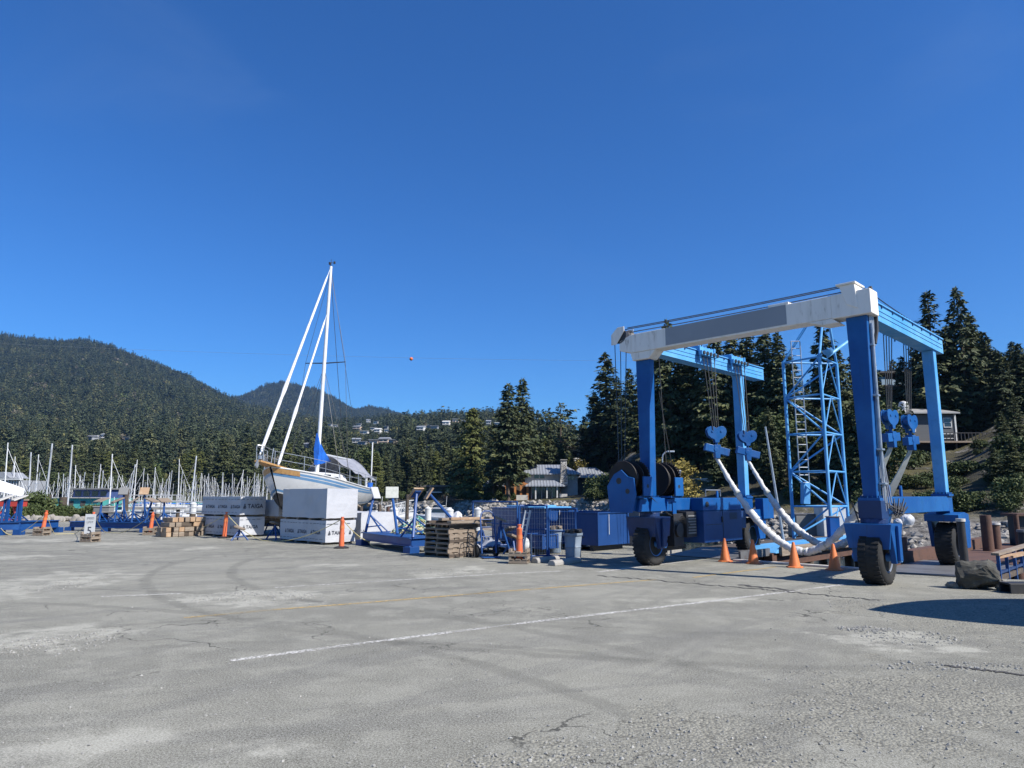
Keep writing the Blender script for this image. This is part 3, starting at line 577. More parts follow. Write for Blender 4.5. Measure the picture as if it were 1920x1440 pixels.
wall(1660, 1960, 7.2, -1.7, -.05, 'long fieldstone retaining wall with pale coping above the rubble bank at far right')
wall(1488, 1612, 8, -1.8, -.15, 'dark low stone wall behind the lattice crane mast'); wall(1180, 1335, 17, 1.0, 3.6, 'stone wall on the slope behind the hoist winches beside the golden bush', 8)
# ------------------------------------------------------------------ individual trees
def topped(kind, px, ytop, Y, wide, label, group=None, cat='tree', sink=.2):
    b = shore_at(px, Y) if Y-float(np.interp(px, SHX, SD)) > -1 else Vector((at(px, 900, Y).x, Y, 0)); b.z -= sink
    zt = at(px, ytop, Y).z; return tree(kind, tuple(b), max(1.2, zt-b.z), wide, label, group, cat)
C1 = 'conifers around the shoreline houses'
for kd, px, yt, Y, wd, lb in [
  ('cedar', 884, 765, 150, 1.15, 'yellow-green pointed cedar standing left of the big pair of firs'), ('tall_fir', 953, 716, 126, 1.35, 'broad left fir of the tall pair beside the shoreline house'), ('tall_fir', 980, 706, 138, 1.15, 'taller right fir of the pair beside the shoreline house'),
  ('cedar', 985, 800, 146, 1.0, 'green cedar behind the right flank of the tall fir pair'), ('tall_fir', 925, 792, 132, 1.2, 'shorter fir filling the gap between the yellow-green cedar and the tall pair'),
  ('pine', 1031, 765, 165, 1.1, 'left of two open pines above the white flat-roofed house'), ('pine', 1053, 755, 160, 1.35, 'right of two open pines above the white flat-roofed house'), ('spruce', 1096, 780, 150, 1.15, 'small pointed spruce left of the very tall spruce'),
  ('spruce', 1139, 660, 148, 1.5, 'very tall spruce left of the white hoist beam'), ('fir', 1118, 735, 152, 1.15, 'fir tucked under the left side of the very tall spruce'), ('fir', 1162, 705, 144, 1.2, 'fir between the very tall spruce and the left hoist column')]:
    topped(kd, px, yt, Y, wd, lb, C1)
GW = 'dark conifers in the wood behind the boat hoist'
for px, yt, Y, kd, wd in [(1186,690,138,'fir',1.2),(1212,672,126,'fir',1.2),(1236,650,116,'fir',1.2),(1262,598,90,'fir',1.1),(1291,636,92,'fir',1.2),(1318,625,88,'fir',1.1),(1350,610,85,'fir',1.1),(1384,618,90,'fir',1.15),(1415,603,85,'fir',1.1),(1449,604,82,'fir',1.1),(1476,622,80,'fir',1.1),
   (1498,668,78,'fir',1.0),(1524,720,90,'fir',1.1),(1562,600,80,'spruce',1.2),(1588,648,78,'fir',1.1),(1545,690,92,'fir',1.1),(1622,655,90,'fir',1.1),(1654,664,100,'spruce',1.3),(1712,668,106,'fir',1.2),(1738,640,104,'spruce',1.3)]:
    topped(kd, px, yt, Y, wd, 'dark conifer in the dense wood behind the boat hoist', GW)
GR = 'tall firs on the slope at far right'
for px, yt, Y, kd, wd, lb in [(1904,820,56,'fir',1.7,'dark low conifer at the frame edge above the rusty posts'),(1872,838,58,'fir',1.6,'dark low conifer left of the frame edge above the stone wall'),(1757,620,104,'fir',1.1,'fir half hidden by the rear hoist column'),(1776,545,98,'spruce',1.45,'ragged tall spruce left of the tallest fir at right'),(1803,612,100,'fir',1.1,'shorter fir between the two tallest trees at right'),(1831,537,97,'fir',1.0,'tallest fir on the slope at right'),
   (1853,585,99,'fir',1.1,'fir leaning close on the right of the tallest fir'),(1876,622,97,'fir',1.15,'fir two trees right of the tallest fir'),(1897,655,96,'fir',1.15,'fir at the frame edge on the right slope'),(1926,660,95,'fir',1.2,'fir cut by the right frame edge'),(1960,640,94,'fir',1.2,'fir outside the right frame edge'),(1893,770,70,'fir',1.5,'low wide fir right of the grey house'),(1918,735,76,'fir',1.3,'mid-height fir at the frame edge behind the low wide one')]:
    topped(kd, px, yt, Y, wd, lb, GR)
for i in range(46):
    px = R.uniform(1200, 1670); Y = float(np.interp(px, SHX, SD))+R.uniform(13, 34)+max(0, 1330-px)*.16; topped(R.choice(['fir', 'fir', 'fir', 'broad']), px, R.uniform(735, 860), Y, R.uniform(1.0, 1.5), 'shaded understorey tree on the bank behind the boat hoist', 'understorey trees behind the hoist')
for i in range(70):
    px = R.uniform(1480, 1990); Y = float(np.interp(px, SHX, SD))+R.uniform(9, 44); tree('bush', tuple(shore_at(px, Y)), R.uniform(.8, 2.3), R.uniform(1, 1.7), 'green shrub on the mossy rock slope at right', 'shrubs on the mossy slope', 'shrub')
for i in range(34):
    topped(R.choice(['fir', 'fir', 'spruce']), R.uniform(1990, 2590), R.uniform(600, 800), R.uniform(62, 112), 1.3, 'fir on the slope beyond the right frame edge', 'firs beyond the right frame edge')
for i in range(14):
    topped('fir', 1838+i*13, R.uniform(610, 700), R.uniform(92, 112), 1.5, 'fir filling the right end of the wood on the slope', 'fill firs at the right end of the wood')
for i in range(12):
    px = R.uniform(1660, 1900); topped('fir', px, R.uniform(660, 740), R.uniform(103, 122), 1.2, 'conifer behind the grey house on the right slope', 'conifers behind the grey house')
for i in range(26):
    px = R.uniform(1000, 1200); topped(R.choice(['fir', 'cedar', 'broad']), px, R.uniform(800, 868), R.uniform(142, 175), R.uniform(1, 1.4), 'tree on the rise behind the shoreline houses', 'trees on the rise behind the houses')
GM = 'trees along the far shore behind the blue pads'
for px, yt, Y, kd in [(590,878,235,'fir'),(612,862,240,'fir'),(632,868,228,'fir'),(652,848,225,'fir'),(672,856,215,'fir'),(702,850,200,'cedar'),(690,838,225,'broad'),(722,845,210,'fir'),(744,852,200,'fir'),(762,828,205,'fir'),(786,818,200,'fir'),(806,836,192,'fir'),(818,846,185,'cedar'),(836,822,190,'fir'),(848,838,182,'fir'),(866,850,178,'fir'),(728,876,176,'fir'),(755,880,172,'fir'),(775,872,170,'fir'),(800,868,168,'fir'),(826,880,166,'fir'),(858,884,160,'fir'),(900,840,165,'cedar'),(655,890,190,'fir'),(684,895,184,'fir'),(712,892,180,'cedar')]:
    topped(kd, px, yt, Y, R.uniform(1.1, 1.5), 'dark conifer on the far shore behind the blue pads' if kd == 'fir' else 'paler tree among dark conifers on the far shore', GM)
for i in range(95):
    px = R.uniform(-40, 640); Y = R.uniform(275, 345); p = hillA(px, Y); p.z -= .5; p.x = (px-960)/F*Y*CP
    if not clear(px, Y+60): continue
    kd = R.choice(['fir', 'fir', 'fir', 'cedar', 'broad']); tree(kd, tuple(p), R.uniform(15, 24) if kd != 'broad' else R.uniform(9, 14), R.uniform(1.1, 1.5), {'fir': 'dark fir on the wooded shore behind the marina masts', 'cedar': 'olive green cedar on the wooded shore behind the marina masts', 'broad': 'round broadleaf tree on the wooded shore behind the marina masts'}[kd], 'shore trees behind the marina')
topped('gold', 1268, 858, 66, 1.5, 'golden spring bush beside the left hoist column', None, 'bush'); topped('gold', 1246, 850, 70, 1.4, 'golden spring bush behind the left hoist winches', None, 'bush'); topped('gold', 1088, 856, 142, 1.0, 'yellow-green round bush behind the shoreline house', None, 'bush')
topped('brown', 843, 920, 136, 1.5, 'leafless brown bush on the bank left of the shoreline house', None, 'bush')
GS = 'garden shrubs on the far bank'
for i in range(34):
    px = R.uniform(715, 960); s = R.uniform(8, 24); tree('bush', tuple(shore(px, s)), R.uniform(1.2, 2.6), R.uniform(.9, 1.5), 'green garden shrub on the bank left of the shoreline house', GS, 'shrub')
for i in range(9):
    px = R.uniform(1066, 1160); s = R.uniform(8, 22); tree(R.choice(['bush', 'bush', 'fir']), tuple(shore(px, s)), R.uniform(.7, 1.9) if px < 1115 else R.uniform(1.5, 4), R.uniform(.9, 1.4), 'green shrub on the pale rock right of the shoreline house', 'shrubs right of the house', 'shrub')
# ------------------------------------------------------------------ houses
WALLC = {0: mk('white_house_wall', (.62, .61, .58), (.55, .54, .52), 1), 1: mk('beige_house_wall', (.55, .42, .31), (.5, .4, .3), 1), 2: mk('grey_house_wall', (.30, .31, .32), (.26, .27, .28), 1), 3: mk('brown_house_wall', (.17, .09, .06), (.14, .08, .05), 1)}
M['roof_grey'] = mk('grey_roof', (.26, .27, .285), (.21, .22, .23), 1, rough=.5); M['roof_dark'] = mk('dark_roof', (.06, .055, .05), (.09, .08, .07), 1, rough=.8)
hc = {0: 'white', 1: 'peach coloured', 2: 'grey', 3: 'brown'}
def ordn(i): return ['first', 'second', 'third', 'fourth', 'fifth', 'sixth', 'seventh', 'eighth', 'ninth', 'tenth', 'eleventh', 'twelfth', 'thirteenth', 'fourteenth', 'fifteenth', 'sixteenth', 'seventeenth', 'eighteenth', 'nineteenth', 'twentieth'][i]
rows = {'upper hillside row right of the mast': [h for h in HILLH if 650 < h[0] < 960 and h[1] < 815], 'lower hillside row right of the mast': [h for h in HILLH if 650 < h[0] < 960 and h[1] >= 815], 'wood left of the mast': [h for h in HILLH if h[0] <= 650]}
for rn, hs_ in rows.items():
    for i, (px, py, Y, wd, k) in enumerate(sorted(hs_)):
        z0 = at(px, py, Y).z; g = hillA(px, Y); hgt = (3.2 if Y < 700 else 4.4 if i % 3 else 6.2); T = thing('hillside_house', f'small {hc[k]} house, {ordn(i)} from left in the {rn}', 'house', (g.x, Y, z0-hgt*.5), R.uniform(-.25, .25), 'houses on the far hillside')
        zf = min(-1.5, g.z-(z0-hgt*.5)-1); m = MB(); m.span((-wd/2, 0, zf), (wd/2, 9, hgt)); m.build('wall', WALLC[k], T)
        m = MB()
        if i % 3 == 0: m.prism([(-wd/2-.6, -1, hgt), (-wd/2-.6, 10, hgt), (-wd/2-.6, 4.5, hgt+1.8)], (wd+1.2, 0, 0))
        else: m.span((-wd/2-.7, -1.6, hgt+.003), (wd/2+.7, 9.6, hgt+.45))
        m.build('roof', M['roof_grey'] if k != 0 or i % 2 else WALLC[0], T)
        for fl in range(1 if hgt < 5 else 2):
            for q in (-.27, .22):
                m = MB(); m.span((wd*(q-.17), -.06, .9+fl*2.5), (wd*(q+.17), .05, 2.3+fl*2.5)); m.build('window', M['glass'], T)
        if hgt > 5: m = MB(); m.span((-wd/2+.5, -1.5, 2.45), (wd/2-.5, -.003, 2.62)); m.build('balcony', WALLC[0], T)
# the shoreline house: 1 px of the view is .1011 m at its distance
q = 132/F*.99; T = thing('shoreline_house', 'grey hip-roofed house with stone chimney and glass doors above the shore', 'house', tuple(at(1000, 938, 132)))
def hx(px, y=0.0): return (px-1000)*q
def hz(py): return (938-py)*q
def hip(m, x0, x1, y0, y1, z0, z1, r0, r1, th=.18):
    ym = (y0+y1)/2; b = [(x0, y0, z0), (x1, y0, z0), (x1, y1, z0), (x0, y1, z0)]; m.add(b+[(r0, ym, z1), (r1, ym, z1)]+[(x, y, z-th) for x, y, z in b], [(0, 1, 5, 4), (1, 2, 5), (2, 3, 4, 5), (3, 0, 4), (0, 6, 7, 1), (1, 7, 8, 2), (2, 8, 9, 3), (3, 9, 6, 0), (9, 8, 7, 6)])
t = NT('standing_seam_roof'); wv = t.new('ShaderNodeTexWave', wave_type='BANDS', bands_direction='X'); t.put(wv.inputs['Vector'], t.obj()); wv.inputs['Scale'].default_value = .55
t.color(t.mix(t.step(wv.outputs['Fac'], .75, .95), (.33, .35, .38), (.20, .21, .23))); t.rough(.4); t.b.inputs['Metallic'].default_value = .3; t.bump(wv.outputs['Fac'], .5, .1); M['seam_roof'] = t.m
m = MB(); m.span((hx(985), 3, hz(930)), (hx(1086), 11, hz(888))); m.build('upper_wall', mk('pale_house_render', (.44, .43, .41), (.38, .37, .35), 1), T)
m = MB(); hip(m, hx(978), hx(1092), 1.8, 12.2, hz(888), hz(869), hx(996), hx(1062)); m.build('upper_roof', M['seam_roof'], T)
m = MB(); m.span((hx(990), .5, hz(940)), (hx(1052), 3, hz(911))); m.build('lower_wall', mk('shaded_timber_wall', (.10, .08, .07), (.13, .1, .08), 1), T)  # dark brown timber colour over the whole lower wall
m = MB(); hip(m, hx(984), hx(1059), -1.6, 3.4, hz(911), hz(901), hx(999), hx(1040)); m.build('lower_roof', M['seam_roof'], T)
for a, b in ((997, 1005), (1006, 1015), (1016, 1024), (1026, 1034), (1035, 1043), (1044, 1051)):
    m = MB(); m.span((hx(a)+.05, .42, hz(937)), (hx(b)-.05, .497, hz(914))); d = m.build('glass_door', M['glass'], T)
    f = MB(); f.span((hx(a)-.06, .38, hz(938)), (hx(a)+.05, .5, hz(912.5))); f.build('frame', M['white'], d)
for a in (1004, 1025, 1044): m = MB(); m.span((hx(a)-.12, -1.2, hz(938)), (hx(a)+.12, -.95, hz(911.5))); m.build('post', M['white'], T)
for a, b, c_, d_ in ((1003, 1022, 888.5, 897), (1066, 1072, 890, 899), (1074, 1080, 890, 899)):
    m = MB(); m.span((hx(a), 2.9, hz(d_)), (hx(b), 2.997, hz(c_+1.5))); d = m.build('window', M['glass'], T); f = MB(); f.span((hx((a+b)/2)-.06, 2.84, hz(d_)), (hx((a+b)/2)+.06, 2.898, hz(c_+1.5))); f.build('mullion', M['white'], d)
m = MB(); m.prism([(hx(1050), .8, hz(911)), (hx(1066), .8, hz(911)), (hx(1064.5), .8, hz(890)), (hx(1064), .8, hz(863.5)), (hx(1053), .8, hz(863.5)), (hx(1052.5), .8, hz(890))], (0, 2.0, 0)); m.build('chimney', M['chimney'], T)
m = MB(); m.span((hx(1052), .65, hz(863.3)), (hx(1065), 2.95, hz(861.5))); m.build('chimney_cap', M['conc'], T)
m = MB(); m.span((hx(908), 3, hz(938)), (hx(955), 9, hz(912))); m.build('wing_wall', M['wood_dark'], T)
m = MB(); hip(m, hx(905), hx(958), 1.5, 10, hz(911), hz(898.5), hx(915), hx(948)); m.build('wing_roof', M['seam_roof'], T)
M['cedar_wood'] = mk('orange_cedar_timber', (.42, .17, .05), (.34, .13, .04), 2, rough=.6)
m = MB()
for a in (950, 966, 977, 989): m.span((hx(a)-.2, -.9, hz(938)), (hx(a)+.2, -.5, hz(909)))
m.beam((hx(946), -.7, hz(911)), (hx(967), -.7, hz(901)), .4, .5); m.beam((hx(992), -.7, hz(911)), (hx(967), -.7, hz(901)), .4, .5); m.span((hx(948), -.85, hz(911.5)), (hx(991), -.55, hz(908.5)))
m.build('timber_porch', M['cedar_wood'], T); m = MB(); m.span((hx(950), .3, hz(938)), (hx(990), .5, hz(908))); m.build('entrance_wall', M['wood_dark'], T)
def plain(name, label, cat, c, parts):
    T = thing(name, label, cat, c)
    for nm, mat, boxes in parts:
        m = MB()
        for a, b in boxes: m.span(a, b)
        m.build(nm, mat, T)
    return T
plain('terrace_wall', 'cream terrace wall with planters in front of the shoreline house', 'wall', tuple(at(1000, 950, 129)), [('masonry', M['chimney'], [((hx(905), 0, -2.5), (hx(1066), .6, hz(937)+.4))]), ('planter', M['cap'], [((hx(969), -.3, .3), (hx(990), .9, 2.1))]), ('planter', M['cap'], [((hx(1048), -.3, .3), (hx(1062), .9, 2.3))]), ('retaining_wall', M['stone'], [((hx(905), -3.0, -3.5), (hx(968), -2.3, 1.0))])])
p = at(1086, 864, 168); q2 = 168/F
def k_(px): return (px-1086)*q2
plain('white_house', 'long white flat-roofed house on the rise behind the stone chimney', 'house', tuple(p), [('wall', WALLC[0], [((k_(1043), 0, -6), (k_(1128), 8, 2.9))]), ('roof', M['roof_dark'], [((k_(1040), -1.2, 2.903), (k_(1131), 9, 3.4))]), ('window', M['glass'], [((k_(1050), -.05, .5), (k_(1060), .06, 2.5))]), ('window', M['glass'], [((k_(1072), -.05, .9), (k_(1083), .06, 2.4))]), ('window', M['glass'], [((k_(1095), -.05, .9), (k_(1107), .06, 2.4))]), ('window', M['glass'], [((k_(1113), -.05, .5), (k_(1124), .06, 2.5))]), ('lower_wall', M['shed'], [((k_(1043), -.6, -5), (k_(1060), -.003, 0))])])
p = at(838, 926, 152); q2 = 152/F
def k_(px): return (px-838)*q2
plain('bungalow', 'low dark bungalow with pale eaves among garden shrubs behind the blue pads', 'house', tuple(p), [('wall', M['roof_dark'], [((k_(800), 0, -2), (k_(874), 7, 1.5))]), ('roof', mk('brown_shingle_roof', (.14, .115, .10), (.11, .09, .08), 1), [((k_(796), -1, 1.503), (k_(878), 8, 1.85))]), ('canopy', WALLC[0], [((k_(803), -2.2, .25), (k_(830), -.2, .45))]), ('window', M['glass'], [((k_(834), -.06, -.3), (k_(850), .05, 1.0))]), ('window', M['glass'], [((k_(856), -.06, -.3), (k_(868), .05, 1.0))])])
p = at(1110, 906, 136); q2 = 136/F
def k_(px): return (px-1110)*q2
T = plain('garage_house', 'low grey-roofed annex with a stone pier right of the shoreline house', 'house', tuple(p), [('wall', M['roof_dark'], [((k_(1082), 1, -3), (k_(1134), 8, 1.2))]), ('stone_pier', M['chimney'], [((k_(1131), -.4, -2), (k_(1140), .9, 2.0))])])
m = MB(); hip(m, k_(1074), k_(1142), -.8, 9, 1.2, 3.2, k_(1090), k_(1122)); m.build('roof', M['seam_roof'], T)
# grey house high on the right slope
Y = 92.0; q3 = Y/F*.99; base = at(1760, 830, Y); T = thing('slope_house', 'dark grey house with white-framed windows and deck on the right slope', 'house', tuple(base))
def k_(px): return (px-1760)*q3
def kz(py): return (830-py)*q3
M['siding'] = mk('grey_lap_siding', (.075, .08, .085), (.09, .095, .10), 1, rough=.7, stretch=(.2, .2, 8)); M['metal_roof'] = mk('pale_metal_roof', (.32, .31, .29), (.26, .25, .24), 1, rough=.5)
m = MB(); m.span((k_(1690), 0, -4), (k_(1795), 7, kz(776))); m.build('wall', M['siding'], T)
m = MB(); m.prism([(k_(1686), -.8, kz(776)+.02), (k_(1799), -.8, kz(776)+.02), (k_(1799), 4.5, kz(776)+1.1), (k_(1686), 4.5, kz(776)+1.1), ], (0, 0, .18)); m.prism([(k_(1686), 4.6, kz(776)+1.1), (k_(1799), 4.6, kz(776)+1.1), (k_(1799), 8.5, kz(776)+.1), (k_(1686), 8.5, kz(776)+.1)], (0, 0, .18)); m.build('roof', M['metal_roof'], T)
for a, b, c_, d_ in ((1691, 1697, 789, 798), (1702, 1717, 786, 808), (1773, 1786, 784, 800), (1766, 1789, 814, 830)):
    m = MB(); m.span((k_(a), -.05, kz(d_)), (k_(b), .04, kz(c_))); g = m.build('window', M['glass'], T)
    f = MB(); x0, x1, z0, z1 = k_(a), k_(b), kz(d_), kz(c_); w_ = .09
    for s_ in (((x0-w_, -.11, z0-w_), (x0, -.052, z1+w_)), ((x1, -.11, z0-w_), (x1+w_, -.052, z1+w_)), ((x0, -.11, z1), (x1, -.052, z1+w_)), ((x0, -.11, z0-w_), (x1, -.052, z0)), ((x0, -.10, (z0+z1)/2-.04), (x1, -.053, (z0+z1)/2+.04))): f.span(*s_)
    f.build('frame', M['white'], g)
m = MB(); m.span((k_(1793), -.12, -1), (k_(1796), .1, kz(776))); m.build('corner_board', M['white'], T)
m = MB(); m.span((k_(1690), -3, kz(833)), (k_(1832), -.003, kz(830))); d = m.build('deck', M['wood'], T)
m = MB()
for i in range(16): x = k_(1730)+(k_(1830)-k_(1730))*i/15; m.span((x-.04, -2.98, kz(829.9)), (x+.04, -2.9, kz(816)))
m.span((k_(1729), -2.99, kz(816)), (k_(1831), -2.89, kz(814.5))); m.build('railing', M['black'], d)
m = MB()
for a in (1740, 1770, 1800, 1826): m.span((k_(a)-.1, -2.6, -4.5), (k_(a)+.1, -2.4, kz(833.1)))
m.build('deck_post', M['wood_dark'], T); m = MB(); m.beam((k_(1830), -1.5, kz(831)), (k_(1852), -1.2, kz(812)), 1.2, .2); m.build('stair', M['wood'], T)
m = MB(); m.lathe([(.05, 0), (.62, 0), (.66, .6), (.5, 1.1), (.05, 1.25)], 12, Matrix.Translation((k_(1728), 3.5, kz(776)+1.0))); m.build('roof_dome', M['white'], T, True)
Y = 118.0; q3 = Y/F; T = thing('brown_house', 'brown house with glass balcony high among the conifers at right', 'house', tuple(at(1680, 724, Y)))
def k_(px): return (px-1680)*q3
m = MB(); m.span((k_(1644), 0, -9), (k_(1712), 8, 2.0)); m.build('wall', mk('red_brown_siding', (.075, .035, .025), (.095, .045, .03), 1), T); m = MB(); m.span((k_(1640), -1.6, 2.003), (k_(1716), 9, 2.35)); m.build('roof', M['roof_dark'], T)
for a, b in ((1648, 1662), (1666, 1680), (1684, 1700)): m = MB(); m.span((k_(a), -.06, .2), (k_(b), .05, 1.6)); m.build('window', M['glass'], T)
m = MB(); m.span((k_(1642), -1.8, -.35), (k_(1702), -.003, -.1)); d = m.build('balcony', WALLC[3], T); m = MB(); m.span((k_(1643), -1.75, -.097), (k_(1701), -1.68, .9)); m.build('balustrade', mk('pale_glass', (.25, .32, .36), (.3, .36, .4), 1, rough=.1), d)
# ------------------------------------------------------------------ the boat hoist (local x runs back along the slip, y across it)
W, LW, TH = 5.074, 4.85, 5.18
T = hoist = thing('boat_hoist', 'big blue travelling boat hoist with white front beam on four wheels', 'boat hoist', tuple(LO), LA)
def part(name, mat, fn, bevel=.008, smooth=False, parent=None, label=None):
    m = MB(); fn(m); return m.build(name, mat, parent or hoist, smooth, bevel, label)
def f(m):
    m.span((-.2, .42, TH), (.2, W+.25, TH+.47))
    m.prism([(-.2, W+.25, TH+.47), (-.2, W+.25, TH-.0), (-.2, W+.62, TH+.10), (-.2, W+.62, TH+.36)], (.4, 0, 0))
    m.prism([(-.185, W-.45, TH-.003), (-.185, W+.3, TH-.003), (-.185, W+.24, TH-.2), (-.185, W-.24, TH-.2)], (.37, 0, 0))
    m.span((-.215, -.33, TH-.02), (.215, .42, TH+.475)); m.prism([(-.235, -.10, TH+.10), (-.235, .12, TH+.22), (-.235, .24, TH+.62), (-.235, -.06, TH+.62)], (.47, 0, 0))
    m.prism([(-.195, .43, TH-.003), (-.195, .95, TH-.003), (-.195, .62, TH-.11), (-.195, .30, TH-.11)], (.39, 0, 0))
fb = part('front_beam', M['white_steel'], f, .012)
part('grey_panel', M['gray_patch'], lambda m: m.span((-.206, 1.35, TH+.04), (-.2015, W-.75, TH+.465)), 0, parent=fb)
def f(m):
    m.span((-.27, -.09, TH+.622), (.27, .29, TH+.66))
part('sheave_cover', M['white_steel'], f)
part('sheave_cover', M['white_steel'], lambda m: m.span((-.18, 1.3, TH+.473), (.2, 1.75, TH+.53)))
def f(m):
    M_ = Matrix.Translation((0, W+.62, TH+.5)) @ Matrix.Rotation(PI/2, 4, 'Y'); m.lathe([(.03, -.2), (.21, -.2), (.17, -.14), (.17, .14), (.21, .2), (.03, .2)], 18, M_)
part('sheave', M['black'], f, 0, True)
part('sheave_cheek', M['white_steel'], lambda m: (m.prism([(-.225, W+.86, TH+.28), (-.225, W+.86, TH+.55), (-.225, W+.66, TH+.72), (-.225, W+.45, TH+.72), (-.225, W+.45, TH+.6), (-.225, W+.7, TH+.28)], (.02, 0, 0)), m.prism([(.205, W+.86, TH+.28), (.205, W+.86, TH+.55), (.205, W+.66, TH+.72), (.205, W+.45, TH+.72), (.205, W+.7, TH+.28)], (.02, 0, 0))))
def column(x, y, wt, wb, dt, db, z0, z1, mat):
    def f(m):
        a, b = wt/2, wb/2; c, d = dt/2, db/2
        m.add([(x-d, y-b, z0), (x+d, y-b, z0), (x+d, y+b, z0), (x-d, y+b, z0), (x-c, y-a, z1), (x+c, y-a, z1), (x+c, y+a, z1), (x-c, y+a, z1)], [(3,2,1,0),(4,5,6,7),(0,1,5,4),(1,2,6,5),(2,3,7,6),(3,0,4,7)])
    c = part('column', mat, f, .015)
    def g(m):
        m.span((x-db/2-.07, y-wb/2-.07, z0-.03), (x+db/2+.07, y+wb/2+.07, z0+.02))
        for i in range(4):
            for s in (-1, 1): m.cyl((x-db/2-.035, y-wb/2+wb*i/3, z0+.02), (x-db/2-.035, y-wb/2+wb*i/3, z0+.06), .018, n=6); m.cyl((x-db/2+db*i/3, y+s*(wb/2+.035), z0+.02), (x-db/2+db*i/3, y+s*(wb/2+.035), z0+.06), .018, n=6)
    part('flange', M['blue'], g, 0, parent=c)
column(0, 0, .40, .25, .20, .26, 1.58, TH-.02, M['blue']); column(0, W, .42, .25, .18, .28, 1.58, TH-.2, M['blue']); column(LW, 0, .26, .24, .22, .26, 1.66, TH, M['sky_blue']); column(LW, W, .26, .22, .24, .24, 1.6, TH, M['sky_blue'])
for y, x1 in ((0, 5.5), (W, 6.2)):
    def f(m):
        m.span((.2, y-.17, TH+.003), (x1, y+.17, TH+.36)); m.span((.2, y-.2, TH+.363), (x1, y+.2, TH+.39))
        m.cyl((LW-.3, y, TH+.2), (LW-.3, y+.001, TH+.2), .01)
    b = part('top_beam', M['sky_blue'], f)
    def f(m):
        for k in range(7): m.span((.9+k*.7, y-.19, TH+.30), (.94+k*.7, y-.172, TH+.36))
        m.span((.25, y-.178, TH+.12), (x1-.1, y-.1725, TH+.126)); m.span((.25, y-.178, TH+.22), (x1-.1, y-.1725, TH+.226))
    part('cable_run', M['dark_blue'], f, 0, parent=b)
def f(m): m.span((.16, -.15, 1.28), (LW-.1, .15, 1.62)); m.prism([(LW-.1, -.15, 1.62), (LW+.22, -.15, 1.62), (LW+.22, -.15, 1.05), (LW+.02, -.15, 1.05), (LW-.1, -.15, 1.28)], (0, .3, 0))
lb = part('side_beam', M['blue'], f, .012)
for x in (1.0, 1.75): part('lug', M['blue'], lambda m: m.prism([(x-.05, -.02, 1.623), (x+.05, -.02, 1.623), (x+.05, -.02, 1.80), (x+.025, -.02, 1.85), (x-.025, -.02, 1.85), (x-.05, -.02, 1.80)], (0, .04, 0)), .005, parent=lb)
part('gusset', M['blue'], lambda m: m.prism([(.2, -.1, 1.277), (.75, -.1, 1.277), (.55, -.1, 1.05), (.2, -.1, 1.05)], (0, .2, 0)), .005, parent=lb)
def f(m): m.span((-.95, W-.16, 1.28), (LW+.2, W+.16, 1.58))
lb = part('side_beam', M['blue'], f, .012)
for x0, x1 in ((-.72, -.42), (-.22, .3), (.45, .72)): part('gusset', M['blue'], lambda m: m.prism([(x0-.07, W-.24, 1.27), (x1+.07, W-.24, 1.27), (x1, W-.24, 1.56), (x0, W-.24, 1.56)], (0, .077, 0)), .006, parent=lb)
part('bracket', M['blue'], lambda m: m.span((.62, W-.27, 1.0), (.78, W-.243, 1.5)), .006, parent=lb)
for x in (1.25, 3.3): part('lug', M['blue'], lambda m: m.prism([(x-.04, W-.02, 1.583), (x+.04, W-.02, 1.583), (x+.04, W-.02, 1.72), (x+.02, W-.02, 1.77), (x-.02, W-.02, 1.77), (x-.04, W-.02, 1.72)], (0, .04, 0)), .006, parent=lb)
# wheels and forks
def wheel(x, y, r, wd, rimmat, full):
    def f(m):
        M_ = Matrix.Translation((x, y, r)) @ Matrix.Rotation(PI/2, 4, 'X'); h = wd/2
        m.lathe([(r*.52, -h*.8), (r*.62, -h), (r*.86, -h), (r*.97, -h*.82), (r, -h*.6), (r, h*.6), (r*.97, h*.82), (r*.86, h), (r*.62, h), (r*.52, h*.8)], 40, M_)
        for i in range(34):
            a = 2*PI*i/34
            for s in (-1, 1):
                c, sn = math.cos(a+.045*s), math.sin(a+.045*s); p = Vector((x+c*r, y+s*h*.55, r+sn*r)); R_ = Matrix.Rotation(-(a+.045*s), 4, 'Y'); m.box(p, (.022, h*.62, .05), M=R_)
    w_ = part('wheel', M['tyre'], f, 0, True)
    def f(m):
        M_ = Matrix.Translation((x, y, r)) @ Matrix.Rotation(PI/2, 4, 'X'); h = wd/2
        m.lathe([(.02, h*.55), (r*.20, h*.55), (r*.22, h*.8), (r*.24, h*.45), (r*.48, h*.42), (r*.53, h*.88), (r*.56, h*.9), (r*.56, h*.7)][::1], 30, M_)
        for i in range(10): a = i*.628; m.cyl((x+math.cos(a)*r*.36, y-h*.42, r+math.sin(a)*r*.36), (x+math.cos(a)*r*.36, y-h*.56, r+math.sin(a)*r*.36), .022, n=6)
    part('rim', rimmat, f, 0, True, parent=w_)
wheel(0, 0, .5, .42, M['rim_grey'], 1); wheel(0, W, .5, .38, M['rim'], 1); wheel(LW+.12, -.02, .5, .42, M['rim_grey'], 1); wheel(LW+.1, W, .5, .38, M['rim'], 1)
